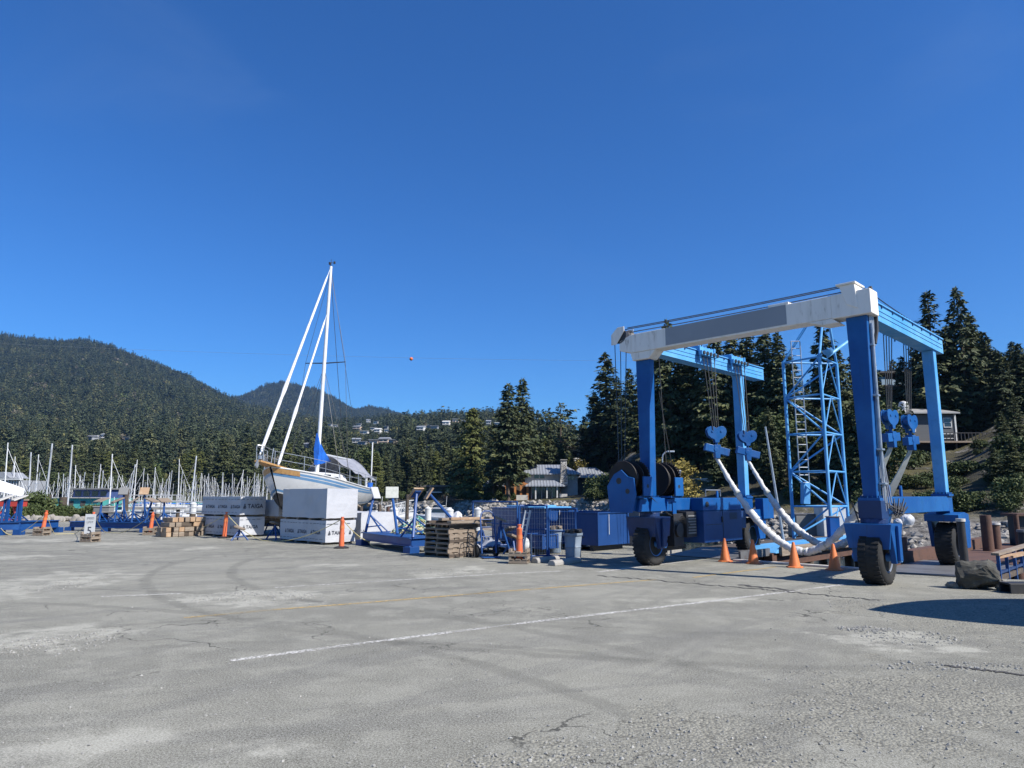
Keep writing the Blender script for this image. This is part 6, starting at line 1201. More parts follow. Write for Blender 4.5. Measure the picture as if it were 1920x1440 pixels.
pile(706, 972, 30, .22, M['wood_dark'], 'thick brown timber piling right of the plain white bundle'); pile(764, 927, 52, .14, M['wood_dark'], 'slim tall brown piling behind the third cradle prop'); pile(677, 948, 55, .16, M['wood_dark'], 'brown piling beside the moored white cruiser'); pile(712, 946, 58, .16, M['wood_dark'], 'brown piling right of the moored white cruiser'); pile(728, 950, 50, .13, M['rust'], 'thin reddish piling left of the white capped one')
for px, yt, Y, lb in ((298, 940, 60, 'white capped piling above the crib block pile'), (363, 940, 58, 'white capped piling left of the printed bundles')): pile(px, yt, Y, .26, M['white'], lb, cap='cone', group='white capped pilings')
for px, yt, Y, r_, lb in ((92, 928, 75, .28, 'dark timber piling left of the teal boat shed windows'), (119, 932, 62, .33, 'thick dark timber piling above the shrub bed'), (100, 936, 90, .22, 'slim dark timber piling in front of the teal shed'), (238, 918, 55, .2, 'tall dark piling beside the grey prop pad')): pile(px, yt, Y, r_, M['wood_dark'], lb)
# ------------------------------------------------------------------ boats
def loft(Lh, bm, zs, zk, wl, bands, n=22, stern=.72, overhang=.9, full=.55, rise=0.0, tn=.5):
    """hull surface split in horizontal bands; x forward, stern at -L/2; bands = (from, to) fractions of the girth -> MB"""
    def hb(t): return bm*(stern+(1-stern)*math.sin(min(1, t/.5)*PI/2)) if t < .5 else bm*max(0.012, math.cos(((t-.5)/.5)**1.65*PI/2))**.85
    def pt(t, f, off=0.0):
        z0 = zs(t); z1 = zk(t); b = hb(t)
        z = z0+(z1-z0)*f; ang = f*PI/2; y = b*max(0.0, math.cos(ang))**tn*(1-.12*f)
        x = -Lh/2+Lh*t-overhang*f*max(0, (t-.55)/.45)**1.5+(.35*f if t < .08 else 0)
        return (x, (y+off), z)
    out = []
    for a, b, off in bands:
        m = MB(); K = max(2, int((b-a)*26))
        for s in (-1, 1):
            V = [pt(i/n, a+(b-a)*k/K, off) for i in range(n+1) for k in range(K+1)]; V = [(x, s*y, z) for x, y, z in V]
            Fc = [(i*(K+1)+k, i*(K+1)+k+1, (i+1)*(K+1)+k+1, (i+1)*(K+1)+k) for i in range(n) for k in range(K)]
            m.add(V, Fc if s < 0 else [tuple(reversed(q)) for q in Fc])
        if off == 0.0:
            V = [pt(0, a+(b-a)*k/K) for k in range(K+1)]; m.add([(x, -y, z) for x, y, z in V]+[(x, y, z) for x, y, z in V], [(k, k+1, K+2+k, K+1+k) for k in range(K)])
        out.append(m)
    return out, hb
def deck_mb(m, Lh, hb, zs, n=22, camber=.06, dz=-.03):
    V = []
    for i in range(n+1):
        t = i/n; b = hb(t); z = zs(t)+dz; V += [(-Lh/2+Lh*t, -b, z), (-Lh/2+Lh*t, 0, z+camber), (-Lh/2+Lh*t, b, z)]
    m.add(V, [(3*i+j, 3*i+3+j, 3*i+4+j, 3*i+1+j) for i in range(n) for j in (0, 1)])
# the sailboat on the hard: bow towards us on the left
bow, stern_ = at(507, 880, 27.2), at(668, 919, 35.6); bow.z = stern_.z = 0; ax = (bow-stern_); Lh = ax.length; rz = math.atan2(ax.y, ax.x)
T = sail = thing('sailboat', 'white sailboat with blue stripes on the hard, bow pointing left above the bundles', 'sailboat', tuple((bow+stern_)/2), rz)
zs = lambda t: 1.92+.02*t+.78*t**1.7; zk = lambda t: .95-.25*math.sin(PI*t)**.8+.25*(t**6)
bands = [(0, .06, 0.0), (.06, .115, .002), (.115, .135, 0.0), (.135, .20, .002), (.20, .54, 0.0), (.54, .60, .002), (.60, .64, 0.0), (.64, 1.0, 0.0)]
ms, hb = loft(Lh, 1.5, zs, zk, 1.3, bands); h = MB()
for k in (0, 2, 4, 6): h.add(ms[k].v, ms[k].f)
hull = h.build('hull', M['hull'], T, True)
s_ = MB()
for k in (1, 3): s_.add(ms[k].v, ms[k].f)
s_.build('side_stripe', M['hull_blue'], hull, True); ms[5].build('boot_stripe', M['hull_blue'], hull, True); ms[7].build('bottom_paint', M['antifoul'], hull, True)
m = MB(); m.prism([(-1.3, -.09, .8), (1.1, -.09, .8), (.7, -.09, .1), (-1.2, -.09, .1)], (0, .18, 0)); m.prism([(-Lh/2+.25, -.04, 1.0), (-Lh/2+.75, -.04, .9), (-Lh/2+.65, -.04, .15), (-Lh/2+.35, -.04, .15)], (0, .08, 0)); m.build('keel', M['antifoul'], hull)
m = MB(); deck_mb(m, Lh, hb, zs); m.build('deck', M['hull'], T, True)
m = MB()
for s in (-1, 1):
    m.tube([(-Lh/2+Lh*i/20, s*(hb(i/20)+.005), zs(i/20)+.02) for i in range(21)], .03, 6)
m.build('toe_rail', M['white'], T, True)
m = MB(); t_ = .93; m.prism([(Lh/2-1.0, -.42, zs(.88)+.03), (Lh/2-.2, -.30, zs(.98)+.03), (Lh/2+.95, -.14, zs(1)+.16), (Lh/2+.95, .14, zs(1)+.16), (Lh/2-.2, .30, zs(.98)+.03), (Lh/2-1.0, .42, zs(.88)+.03)], (0, 0, .07)); m.build('bowsprit', M['teak'], T, False, .01)
m = MB()
for s in (-1, 1): V = [(-Lh/2+Lh*q, s*(hb(q)*max(0, math.cos(f*PI/2))**.5*(1-.12*f)+.02), zs(q)+(zk(q)-zs(q))*f) for q in (.90, .94, .97, 1.0) for f in (.01, .13)]; V = [(x-.9*max(0, (q-.55)/.45)**1.5*f, y, z) for (x, y, z), (q, f) in zip(V, [(q, f) for q in (.90, .94, .97, 1.0) for f in (.01, .13)])]; m.add(V, [(0, 1, 3, 2), (2, 3, 5, 4), (4, 5, 7, 6)])
m.build('bow_board', M['teak'], T)
m = MB(); V = []; sec = [(2.0, .35, .10), (1.5, .62, .30), (.4, .72, .42), (-.8, .78, .50), (-1.3, .80, .50), (-1.5, .80, .30)]
for x, b, hh in sec: z = zs(.5+x/Lh); V += [(x, -b, z-.02), (x, -b*.82, z+hh), (x, b*.82, z+hh), (x, b, z-.02)]
m.add(V, [(4*i+j, 4*i+j+1, 4*i+5+j, 4*i+4+j) for i in range(5) for j in range(3)]+[(0, 3, 2, 1), (20, 21, 22, 23)]); cb = m.build('cabin', M['hull'], T, False, .03)
m = MB()
for s in (-1, 1):
    for x0, x1 in ((.9, .3), (.1, -.5), (-.7, -1.2)):
        z = zs(.5+x0/Lh); m.add([(x0, s*.705, z+.13), (x1, s*.735, z+.13), (x1, s*.69, z+.28), (x0, s*.655, z+.28)], [(0, 1, 2, 3) if s < 0 else (3, 2, 1, 0)])
m.build('port_light', M['glass'], cb)
mx = Lh/2-.47*Lh; zb = zs(.55)+.42; mt = Vector((mx-.55, 0, 12.35)); mb = Vector((mx, 0, zb-.1)); m = MB(); m.tube([mb, mb.lerp(mt, .5), mt], [.09, .085, .065], 12); mast = m.build('mast', M['mast'], T, True)
m = MB(); m.cyl(mt, mt+Vector((0, 0, .35)), .012, n=5); m.cyl(mt+Vector((0,0,.2)), mt+Vector((-.35, 0, .28)), .012, n=5); m.lathe([(.0,0),(.05,0),(.05,.1),(0,.12)], 8, Matrix.Translation(mt+Vector((-.36,0,.26)))); m.box(mt+Vector((.12,0,.1)), (.15,.06,.12)); m.build('masthead_vane', M['black'], mast, True)
sp = mb.lerp(mt, .52); m = MB()
for s in (-1, 1): m.cyl(sp, sp+Vector((-.1, s*.98, .05)), .03, .022, 7)
m.build('spreader', M['black'], mast, True)
def furl(a, b, r, nm):
    m = MB(); a, b = Vector(a), Vector(b); n = 30; rs = [r*(.45 if i < 1 else .3 if i > n-2 else 1)*(1.45 if i in (9, 10) else 1)*R.uniform(.9, 1.1)*(1.0-.35*(i/n)) for i in range(n+1)]; m.tube([a.lerp(b, i/n) for i in range(n+1)], rs, 9); m.build(nm, M['sling'] if False else M['mast'], T, True)
furl((Lh/2+.82, 0, zs(1)+.45), mt.lerp(mb, .02)+Vector((.1, 0, 0)), .07, 'furled_genoa'); furl((Lh/2-.55, 0, zs(.95)+.12), mb.lerp(mt, .755)+Vector((.1, 0, 0)), .062, 'furled_staysail')
m = MB()
for s in (-1, 1):
    for b, t2 in (((mx-.15, s*1.42), sp+Vector((-.1, s*.98, .05))), ): m.cyl((b[0], b[1], zs(.5)), t2, .009, n=4); m.cyl(t2, mt-Vector((0,0,.2)), .009, n=4)
    m.cyl((mx+.5, s*1.38, zs(.58)), mb.lerp(mt, .5), .009, n=4); m.cyl((mx-.75, s*1.4, zs(.42)), mb.lerp(mt, .5), .009, n=4)
m.cyl((-Lh/2+.1, .4, zs(0)), mt-Vector((0,0,.05)), .009, n=4); m.cyl((-Lh/2+.6, -.3, zs(0)), mt-Vector((0,0,.3)), .012, n=4); m.build('rigging', M['cable'], T)
bo0, bo1 = Vector((mx-.12, 0, zb+.85)), Vector((-Lh/2+.9, 0, zb+.75)); m = MB(); m.cyl(bo0, bo1, .06, .05, 10); m.build('boom', M['alu'], T, True)
m = MB(); V = []; n = 9
for i in range(n+1):
    t_ = i/n; x = mx+.14-t_*1.25; top = zb+1.75-1.15*t_**.8; bot = zb+.35+.2*t_; wd = .13+.10*math.sin(PI*min(1, t_*1.1)); V += [(x, -.03, top), (x-.02, -wd, (top+bot)/2+R.uniform(-.03, .03)), (x, -wd*.55, bot), (x, wd*.55, bot), (x-.02, wd, (top+bot)/2), (x, .03, top)]
m.add(V, [(6*i+j, 6*i+6+j, 6*i+6+(j+1) % 6, 6*i+(j+1) % 6) for i in range(n) for j in range(6)]+[(0, 1, 2, 3, 4, 5), tuple(6*n+j for j in range(5, -1, -1))]); m.build('sail_cover', M['tarp_blue'], T, True)
m = MB(); V = []; n = 14; k_n = 8
for i in range(n+1):
    t_ = i/n; x = mx-1.15-t_*(mx-1.15+Lh/2-.55); ridge = zb+.82-.08*math.sin(PI*t_)
    for k in range(-k_n, k_n+1):
        q = k/k_n; drop = abs(q)**1.15; y = q*(1.05+.2*t_); z = ridge-drop*(.62+.45*t_)+.05*math.sin(i*1.3+k*.9)*min(1, abs(q)*2); V.append((x+R.uniform(-.02, .02), y, z))
kk = 2*k_n+1; m.add(V, [(i*kk+j, i*kk+j+1, (i+1)*kk+j+1, (i+1)*kk+j) for i in range(n) for j in range(kk-1)]); o = m.build('boom_tarpaulin', M['tarp_grey'], T, True); q = o.modifiers.new('thickness', 'SOLIDIFY'); q.thickness = .01
m = MB(); tt = [i/8 for i in range(9)]
for s in (-1, 1):
    for zz in (.32, .62): m.tube([(-Lh/2+Lh*t_, s*max(.16, hb(t_)-.05), zs(t_)+zz) for t_ in tt]+[(Lh/2+(.85 if zz > .5 else .75), s*.14, zs(1)+.15+zz)], .011, 5)
    for t_ in tt: x = -Lh/2+Lh*t_; m.cyl((x, s*max(.16, hb(t_)-.05), zs(t_)), (x, s*max(.16, hb(t_)-.05), zs(t_)+.64), .015, n=6)
    m.cyl((Lh/2+.8, s*.14, zs(1)+.2), (Lh/2+.85, s*.14, zs(1)+.78), .02, n=6); m.cyl((Lh/2+.35, s*.2, zs(1)+.1), (Lh/2+.2, s*.2, zs(1)+.72), .016, n=6)
m.tube([(Lh/2+.85, -.14, zs(1)+.77), (Lh/2+1.0, 0, zs(1)+.79), (Lh/2+.85, .14, zs(1)+.77)], .018, 6); m.tube([(-Lh/2, -1.0, zs(0)+.62), (-Lh/2-.05, 0, zs(0)+.62), (-Lh/2, 1.0, zs(0)+.62)], .016, 6); m.build('guard_rail', M['galv'], T, True)
m = MB(); m.lathe([(.05, 0), (.12, .02), (.12, .14), (.09, .16), (.0, .16)], 12, Matrix.Translation((Lh/2+.72, 0, zs(1)+.26))); m.prism([(Lh/2+.95, -.03, zs(1)+.25), (Lh/2+1.12, -.03, zs(1)+.02), (Lh/2+1.0, -.03, zs(1)-.08), (Lh/2+.8, -.03, zs(1)+.2)], (0, .06, 0)); m.build('anchor', M['galv'], T, True)
m = MB(); m.cyl((-Lh/2+.45, .95, zs(0)+.05), (-Lh/2+.40, .95, zs(0)+2.35), .03, n=7); m.build('radar_pole', M['mast'], T, True)
m = MB()
for y in (.82, 1.12): m.box((-Lh/2+1.5, y, zs(.1)+.28), (.10, .10, .5))
m.build('fender', M['white'], T, False, .03)
T2 = thing('bucket', 'blue bucket on the sailboat deck below the silver tarpaulin', 'bucket', tuple(Vector((bow+stern_)/2)+Matrix.Rotation(rz, 3, 'Z') @ Vector((-Lh/2+1.3, 1.22, zs(.13)))), rz); m = MB(); m.lathe([(0, 0), (.12, 0), (.16, .3), (.15, .3), (.11, .02), (0, .02)], 16); m.build('pail', M['tarp_blue'], T2, True); m = MB(); m.tube([(-.155, 0, .28), (-.1, 0, .40), (0, 0, .45), (.1, 0, .40), (.155, 0, .28)], .008, 5); m.build('handle', M['galv'], T2, True)
for i, (t_, s) in enumerate(((.72, 1), (.45, 1), (.2, 1), (.6, -1), (.3, -1))):
    p = Vector((bow+stern_)/2)+Matrix.Rotation(rz, 3, 'Z') @ Vector((-Lh/2+Lh*t_, s*(hb(t_)+.12), 0)); trestle(p, i, 1.15, .42, f'blue jack stand holding the sailboat, {ordn(i)} round the hull from the bow', True)
T2 = thing('keel_blocks', 'timber blocks under the keel of the sailboat', 'timber pile', tuple((bow+stern_)/2), rz); m = MB(); m.span((-1.1, -.4, 0), (-.8, .4, .098)); m.span((.3, -.4, 0), (.6, .4, .098)); m.build('block', M['wood'], T2)
# ------------------------------------------------------------------ the marina
def yacht_parts(T, Lb, mh, deep, mat, boomc, detail=1):
    zs2 = lambda t: .9+.35*t*t; zk2 = lambda t: -.4
    ms, hb2 = loft(Lb, Lb*.155, zs2, zk2, 0, [(0, .62, 0.0), (.62, 1, 0.0)], 9); a = ms[0].build('hull', mat, T, True); ms[1].build('waterline', M['hull_blue'], a, True)
    m = MB(); deck_mb(m, Lb, hb2, zs2, 9); m.add([(-1.5, -.7, .95), (1.8, -.45, 1.0), (1.8, .45, 1.0), (-1.5, .7, .95), (-1.4, -.6, 1.55), (1.2, -.4, 1.42), (1.2, .4, 1.42), (-1.4, .6, 1.55)], [(4, 5, 6, 7), (0, 1, 5, 4), (1, 2, 6, 5), (2, 3, 7, 6), (3, 0, 4, 7)]); m.build('deck', M['hull'], T)
    m = MB(); m.tube([(.5, 0, .9), (.45, 0, mh*.5), (.3, 0, mh)], [.12, .11, .08], 7); mm = m.build('mast', M['alu'] if deep else M['mast'], T, True)
    m = MB(); m.cyl((.43, -1.0, mh*.55), (.43, 1.0, mh*.55), .03, n=5); m.build('spreader', M['alu'], mm)
    m = MB(); m.cyl((Lb/2-.2, 0, 1.3), (.35, 0, mh*.93), .05 if detail else .02, .035, 6); m.build('forestay', M['mast'] if detail else M['cable'], T, True)
    m = MB(); m.cyl((.4, 0, 2.0), (-Lb*.33, 0, 1.95), .14, .10, 8); m.build('sail_cover', boomc, T, True)
    m = MB()
    for s in (-1, 1): m.cyl((.3, s*1.3, 1), (.43, s*1.0, mh*.55), .012, n=3); m.cyl((.43, s, mh*.55), (.3, 0, mh*.98), .012, n=3)
    m.cyl((-Lb/2, 0, 1), (.3, 0, mh), .012, n=3); m.build('shroud', M['cable'], T)
YL = ['white sailboat with white mast moored in the marina, {}', 'white sailboat with silver mast moored in the marina, {}']
P_ = []
for i, (Lb, mh, dp, bc) in enumerate(((9.5, 11.5, 0, 'tarp_blue'), (8.5, 10.5, 1, 'tarp_blue'), (10.5, 13, 0, 'tarp_grey'), (8, 10, 1, 'cradle'), (9, 12, 0, 'teal'))):
    T = thing('moored_sailboat', '', 'sailboat', (0, 0, -2.7), 0, 'sailboats moored in the marina'); yacht_parts(T, Lb, mh, dp, M['hull'], M[bc], i % 2 == 0); P_.append((T, mh))
MAST = [(2,830),(20,856),(24,872),(48,848),(62,852),(72,886),(99,832),(104,886),(120,834),(136,872),(145,890),(157,885),(180,870),(186,882),(178,890),(201,851),(204,894),(221,899),(250,871),(256,862),(270,878),(274,888),(284,876),(288,894),(308,898),(320,882),(331,861),(341,882),(318,886),(365,855),(375,888),(384,902),(396,894),(400,897),(415,886),(432,888),(440,896),(453,881),(466,897),(478,886),(482,898),(490,889),(503,895),(507,897),(112,905),(128,908),(50,905),(58,907),(38,900),(165,905),(210,908),(228,905),(237,909),(262,905),(279,907),(296,910),(300,906),(304,909),(312,904),(326,907),(336,910),(346,905),(352,908),(358,904),(371,909),(390,910),(406,905),(410,909),(422,906),(427,910),(446,905),(459,908),(471,910),(495,908),(512,905),(530,903),(12,900),(30,905),(240,903),(248,910),(90,908),(150,909)]
for i in range(70): MAST.append((R.uniform(0, 535), R.uniform(886, 912)))
used = set()
for i, (px, yt) in enumerate(sorted(MAST)):
    j = R.randrange(5); root, mh = P_[j]; sc = R.uniform(.85, 1.1); zt = -2.7+mh*sc; e = (HOR-yt)/F; Y = min(238, max(70, (zt-CH)/e)); X = at(px, 925, Y).x; zt = at(px, yt, Y).z; sc = (zt+2.7)/mh if .45 < (zt+2.7)/mh < 1.6 else sc
    lb = (f'white moored sailboat with tall mast topping out high, {ordn(len([q for q in used if q == "t"]))} of the tall masts from left' if yt < 885 and len([q for q in used if q == "t"]) < 20 else 'small far moored sailboat with short mast in the crowded marina')
    used = list(used)+(['t'] if yt < 885 else [])
    rzz = R.uniform(.3, 1.3)+(PI if R.random() < .4 else 0)
    if j not in [k for k in []] and root['label'] == '': root['label'] = lb; root.location = (X, Y, -2.7); root.rotation_euler = (R.uniform(-.02, .02), R.uniform(-.02, .02), rzz); root.scale = (sc,)*3
    else: c = dup(root, (X, Y, -2.7), rzz, sc, lb); c.rotation_euler = (R.uniform(-.025, .025), R.uniform(-.025, .025), rzz)
def cruiser(px, Y, Lb, rz, lb):
    T = thing('motor_boat', lb, 'motor boat', (at(px, 940, Y).x, Y, -2.7), rz, 'white motor boats at the docks'); zs2 = lambda t: 1.0+.5*t*t; ms, hb2 = loft(Lb, Lb*.17, zs2, lambda t: -.4, 0, [(0, .5, 0.0), (.5, .56, .004), (.56, 1, 0.0)], 10); a = MB(); a.add(ms[0].v, ms[0].f); a.add(ms[2].v, ms[2].f); a.build('hull', M['hull'], T, True); ms[1].build('stripe', M['hull_blue'], T, True)
    m = MB(); deck_mb(m, Lb, hb2, zs2, 10); m.build('deck', M['hull'], T); w_ = Lb*.115; m = MB(); m.add([(-Lb*.3, -w_, 1.0), (Lb*.22, -w_*.8, 1.15), (Lb*.22, w_*.8, 1.15), (-Lb*.3, w_, 1.0), (-Lb*.3, -w_*.9, 2.5), (Lb*.06, -w_*.75, 2.5), (Lb*.06, w_*.75, 2.5), (-Lb*.3, w_*.9, 2.5)], [(4, 5, 6, 7), (0, 1, 5, 4), (1, 2, 6, 5), (2, 3, 7, 6), (3, 0, 4, 7)]); c = m.build('cabin', M['hull'], T, False, .05)
    m = MB(); 
    for s in (-1, 1): m.add([(-Lb*.27, s*(w_*.95+.01), 1.75), (Lb*.1, s*(w_*.82+.02), 1.8), (Lb*.07, s*(w_*.80+.01), 2.3), (-Lb*.27, s*(w_*.92+.01), 2.3)], [(0, 1, 2, 3) if s < 0 else (3, 2, 1, 0)])
    m.add([(Lb*.165, -w_*.75, 1.65), (Lb*.165, w_*.75, 1.65), (Lb*.085, w_*.72, 2.35), (Lb*.085, -w_*.72, 2.35)], [(0, 1, 2, 3)]); m.build('window', M['glass'], c); m = MB(); m.cyl((-Lb*.2, 0, 2.5), (-Lb*.22, 0, 4.2), .03, n=5); m.box((-Lb*.1, 0, 2.75), (.8, 1.2, .1)); m.build('radar_arch', M['white'], T)
for px, Y, Lb, rz, lb in ((212, 74, 8, 2.6, 'white motor boat behind the left end of the white gangway'), (258, 66, 9, .3, 'white motor boat behind the two tall cradle props'), (318, 70, 9, 2.8, 'white motor boat above the crib block pile'), (360, 62, 8, .4, 'white motor boat left of the printed bundles'), (470, 75, 10, .2, 'white motor boat above the left printed bundles'), (690, 72, 9, -2.2, 'moored white cruiser right of the plain white bundle'), (765, 110, 8, .3, 'white motor boat by the far dock behind the blue props'), (150, 80, 8, .3, 'white motor boat below the teal shed'), (820, 108, 7, 2.9, 'small white boat by the bank left of the shoreline house')): cruiser(px, Y, Lb, rz, lb)
def dock(p, q, wd, lb):
    T = thing('floating_dock', lb, 'dock', tuple((Vector(p)+Vector(q))/2)); m = MB(T); m.beam(p, q, wd, .14); m.build('deck', M['wood'], T); m = MB(T); dz = Vector((0, 0, -.28)); m.beam(Vector(p)+dz, Vector(q)+dz, wd*.9, .4); m.build('float', M['conc'], T)
dock((-55, 88, -2.1), (-12, 96, -2.1), 2.2, 'long floating dock through the left marina'); dock((-70, 150, -2.1), (-15, 160, -2.1), 2.2, 'far floating dock through the left marina'); dock((-22, 62, -2.1), (2, 84, -2.1), 2, 'floating dock behind the plain white bundle'); dock((-14, 120, -2.1), (2, 104, -2.1), 2, 'small dock below the garden bank')
T = thing('gangway', 'white trussed gangway sloping to the dock behind the white piling', 'gangway', tuple(at(755, 960, 64))); m = MB(T); a, b = at(722, 972, 60), at(772, 957, 70)
for y in (0, 1.1):
    o = Vector((0, y, 0)); U = Vector((0, 0, 1.0)); m.beam(a+o, b+o, .08, .12); m.beam(a+o+U, b+o+U, .06, .08)
    for i in range(7): k0, k1 = a.lerp(b, i/7)+o, a.lerp(b, (i+1)/7)+o; m.beam(k0, k0+U, .05, .05); m.beam(k0 if i % 2 else k0+U, k1+U if i % 2 else k1, .05, .05)
m.build('truss', M['rail'], T)
# white railing on the quay edge at left, with a small gangway
def railing(pts, h, lb, rails=(1.0, .5), post=1.6, r=.035):
    T = thing('railing', lb, 'railing', tuple(pts[0])); m = MB(T)
    for a, b in zip(pts, pts[1:]):
        a, b = Vector(a), Vector(b); n = max(1, int((b-a).length/post))
        for i in range(n+1): q = a.lerp(b, i/n); m.cyl(q, q+Vector((0,0,h)), r, n=6)
        for k in rails: m.cyl(a+Vector((0,0,h*k)), b+Vector((0,0,h*k)), r, n=6)
    m.build('pipework', M['rail'], T, True); return T
railing([gnd(232, 968), gnd(300, 969), gnd(384, 970), gnd(500, 975)], 1.15, 'white pipe railing along the quay behind the long blue cradle', (1.0, .62, .3)); 
T = thing('railing', 'tall white mesh railing on the upper landing behind the two tall props', 'railing', tuple(gnd(232, 962))); a, b = at(230, 950, 56), at(340, 950, 56); m = MB(T); U = Vector((0, 0, 1))
for z in (0, .45, .9): m.cyl(a+U*z, b+U*z, .03, n=5)
for i in range(12): m.cyl(a.lerp(b, i/11), a.lerp(b, i/11)+U*.9, .025, n=5)
m.build('pipework', M['rail'], T); m = MB(T); m.beam(a-U*.12, b-U*.12, 1.4, .2); m.build('landing', M['conc'], T); m = MB(T)
for k in (.05, .5, .95): q = a.lerp(b, k); m.cyl((q.x, q.y, -5), q-U*.22, .15, n=8)
m.build('landing_pile', M['wood_dark'], T)
railing([gnd(190, 972)+Vector((0,0,-.2)), at(229, 961, 48)+Vector((0,0,-.1))], 1.0, 'white handrails of the gangway rising to the landing', (1.0, .7), 2.2, .045)
for px, lb, d in ((187, 'grey utility box behind the speed sign', (.9, .5, 1.0)), (207, 'low grey concrete block right of the utility box', (1.3, .7, .7))):
    q = gnd(px, 985); T = thing('utility_box', lb, 'utility box', tuple(q)); m = MB(); m.span((-d[0]/2, 0, 0), (d[0]/2, d[1], d[2])); m.build('cabinet', M['shed'], T, False, .03); m = MB(); m.span((-d[0]/2-.03, -.03, d[2]+.002), (d[0]/2+.03, d[1]+.03, d[2]+.05)); m.build('lid', M['conc'], T)
# shrub bed with stone edging
for i in range(30):
    px = R.uniform(40, 205); p = gnd(px, R.uniform(968.5, 974)); tree('bush', tuple(p), R.uniform(.5, 1.3) if px > 95 else R.uniform(.8, 1.8), R.uniform(.8, 1.3), 'green shrub in the planting bed behind the first orange post', 'shrubs in the quay bed', 'shrub')
tree('bush', tuple(gnd(58, 972)), 2.6, .9, 'tallest grey-green shrub of the planting bed, right of the left-edge cradle', None, 'shrub'); tree('bush', tuple(gnd(75, 972)), 2.2, 1.0, 'second tall shrub of the planting bed, just above the first orange post', None, 'shrub')
for i in range(34):
    p = gnd(36+i*5.2+R.uniform(-1.5, 1.5), 978+R.uniform(-.8, .8)); rock('edging_stone', 'pale round stone edging the planting bed', tuple(p), (R.uniform(.4, .75), R.uniform(.35, .5), R.uniform(.25, .45)), i*1.7, R.random()*3, 2)['group'] = 'stones edging the bed'
# white canopy, teal shed, small buildings at the left
Y = 46.0; p = at(15, 930, Y); T = thing('canopy', 'white fabric canopy roof at the left frame edge', 'canopy', (p.x, Y, 0)); q4 = Y/F
def kz(py): return CH+(HOR-py)*q4
m = MB(T); V = [at(-40, 888, 44), at(2, 901, 44), at(46, 917, 43.5), at(43, 931, 42.6), at(2, 922, 42.6), at(-40, 912, 42.6), at(-46, 886, 50), at(41, 914, 50)]; m.add(V, [(0, 5, 4, 1), (1, 4, 3, 2), (0, 1, 2, 7, 6), (2, 3, 7)]); o = m.build('fabric_roof', mk('white_canopy_fabric', (.74, .74, .75), (.68, .68, .7), 2, rough=.6), T); q = o.modifiers.new('thickness', 'SOLIDIFY'); q.thickness = .03
m = MB(T)
for px, yy in ((-35, 44.2), (41, 43.8), (3, 44.1), (39, 49.5)): c = at(px, 928, yy); m.cyl((c.x, c.y, 0), (c.x, c.y, c.z), .05, n=8)
m.build('pole', M['galv'], T, True)
Y = 112; q4 = Y/F; p = at(120, 950, Y); T = thing('boat_shed', 'long teal floating boat shed with dark blue upper windows behind the shrubs', 'boat shed', (p.x, Y, -2.5))
def k_(px): return (px-120)*q4
def kz(py): return CH+2.5+(HOR-py)*q4
m = MB(); m.span((k_(36), 0, .3), (k_(188), 9, kz(934))); m.build('lower_wall', M['teal'], T); m = MB(); m.span((k_(20), -1.2, 0), (k_(196), 10, .297)); m.build('float_deck', M['conc'], T)
m = MB(); m.span((k_(120), 2, kz(933.8)), (k_(186), 8, kz(918))); m.build('upper_wall', mk('slate_blue_wall', (.05, .08, .2), (.06, .1, .24), 1), T); m = MB(); m.span((k_(116), 1.2, kz(917.8)), (k_(190), 9, kz(915.5))); m.build('upper_roof', M['shed'], T); m = MB(); m.span((k_(34), -.5, kz(933.8)), (k_(190), 1.9, kz(932.6))); m.build('lower_roof', M['cap'], T)
for a in (124, 140, 156, 172): m = MB(); m.span((k_(a), 1.93, kz(930)), (k_(a+11), 1.997, kz(921))); m.build('window', M['glass'], T)
for a in (60, 84, 128, 150): m = MB(); m.span((k_(a), -.06, kz(948)), (k_(a+9), -.003, kz(939))); m.build('door', M['roof_dark'], T)
Y = 150; q4 = Y/F; p = at(10, 920, Y); T = thing('marina_building', 'low building with slate gable roof behind the white canopy', 'building', (p.x, Y, -2.5))
def k_(px): return (px-10)*q4
def kz(py): return CH+2.5+(HOR-py)*q4
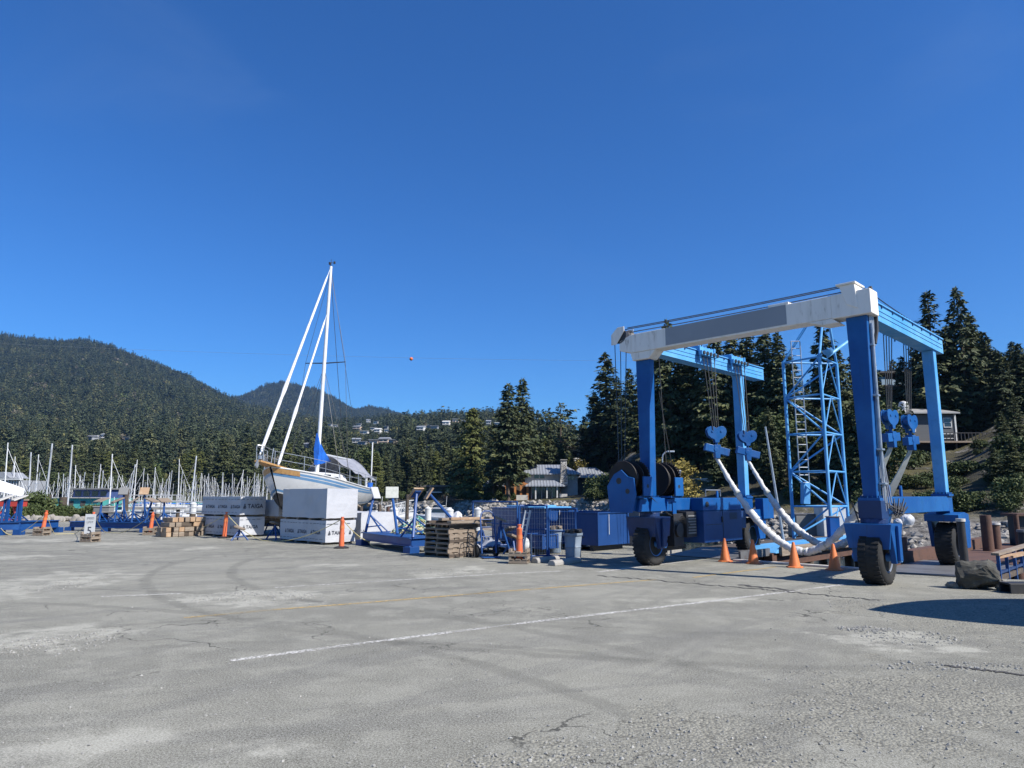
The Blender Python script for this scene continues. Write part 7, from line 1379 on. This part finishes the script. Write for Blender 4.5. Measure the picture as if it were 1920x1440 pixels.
m = MB(); m.span((k_(-30), 0, 0), (k_(38), 8, kz(901))); m.build('wall', WALLC[2], T); m = MB(); m.prism([(k_(-34), -1, kz(897)), (k_(22), -1, kz(897)), (k_(8), -1, kz(886)), (k_(-34), -1, kz(886))], (0, 6, 0)); m.build('roof', M['roof_grey'], T); m = MB(); m.span((k_(-32), -1.2, kz(900.5)), (k_(41), -.003, kz(898))); 
for i in range(8): m.span((k_(3+i*5), -.8, 0), (k_(4+i*5), -.6, kz(900.6)))
m.build('veranda', M['white'], T)
# marker ball on the overhead cable
T = thing('overhead_cable', 'thin overhead cable crossing the sky from the left hill', 'cable', tuple(at(400, 650, 130))); m = MB(T); m.tube([at(px, 634+(px+200)*.0285+10*(1-((px-560)/760)**2), 130) for px in range(-200, 1241, 60)], .014, 4); m.build('strand', M['galv'], T)
p = at(771, 673, 130); T = thing('marker_ball', 'orange aviation marker ball hanging on the overhead cable', 'marker ball', tuple(p)); m = MB(); m.lathe([(.33*math.sin(a*PI/10), -.33*math.cos(a*PI/10)) for a in range(11)], 18); m.build('ball', M['foam_ball'], T, True); m = MB(); m.lathe([(.331, -.03), (.345, -.03), (.345, .03), (.331, .03)], 18); m.build('seam_flange', M['post_orange'], T, True)
# unseen boat added right of the frame to cast the bow shadow on the gravel
tip = gnd(1640, 1148); s_ = SUNV/SUNV.z; bp = tip+s_*2.55; T = thing('motor_boat', 'white motor boat on stands just outside the right edge, shading the gravel', 'motor boat', (bp.x+3.6, bp.y-.15, 1.25), PI-.10)
zs2 = lambda t: 1.15+.15*t*t; ms, hb2 = loft(7.2, 1.45, zs2, lambda t: -.25, 0, [(0, 1, 0.0)], 20, .85, .9); ms[0].build('hull', M['hull'], T, True); m = MB(); deck_mb(m, 7.2, hb2, zs2, 20); m.build('deck', M['hull'], T); m = MB(); m.span((-2.6, -.9, 1.2), (.6, .9, 2.1)); m.build('cabin', M['hull'], T, False, .06)
for x, y in ((-2.5, -.9), (-2.5, .9), (1.2, -.8), (1.2, .8)): trestle(Vector((bp.x+3.6-x, bp.y-.15+y, 0)), 0, 1.1, .35, 'blue jack stand under the motor boat outside the right edge', True)['group'] = 'stands under the motor boat at right'
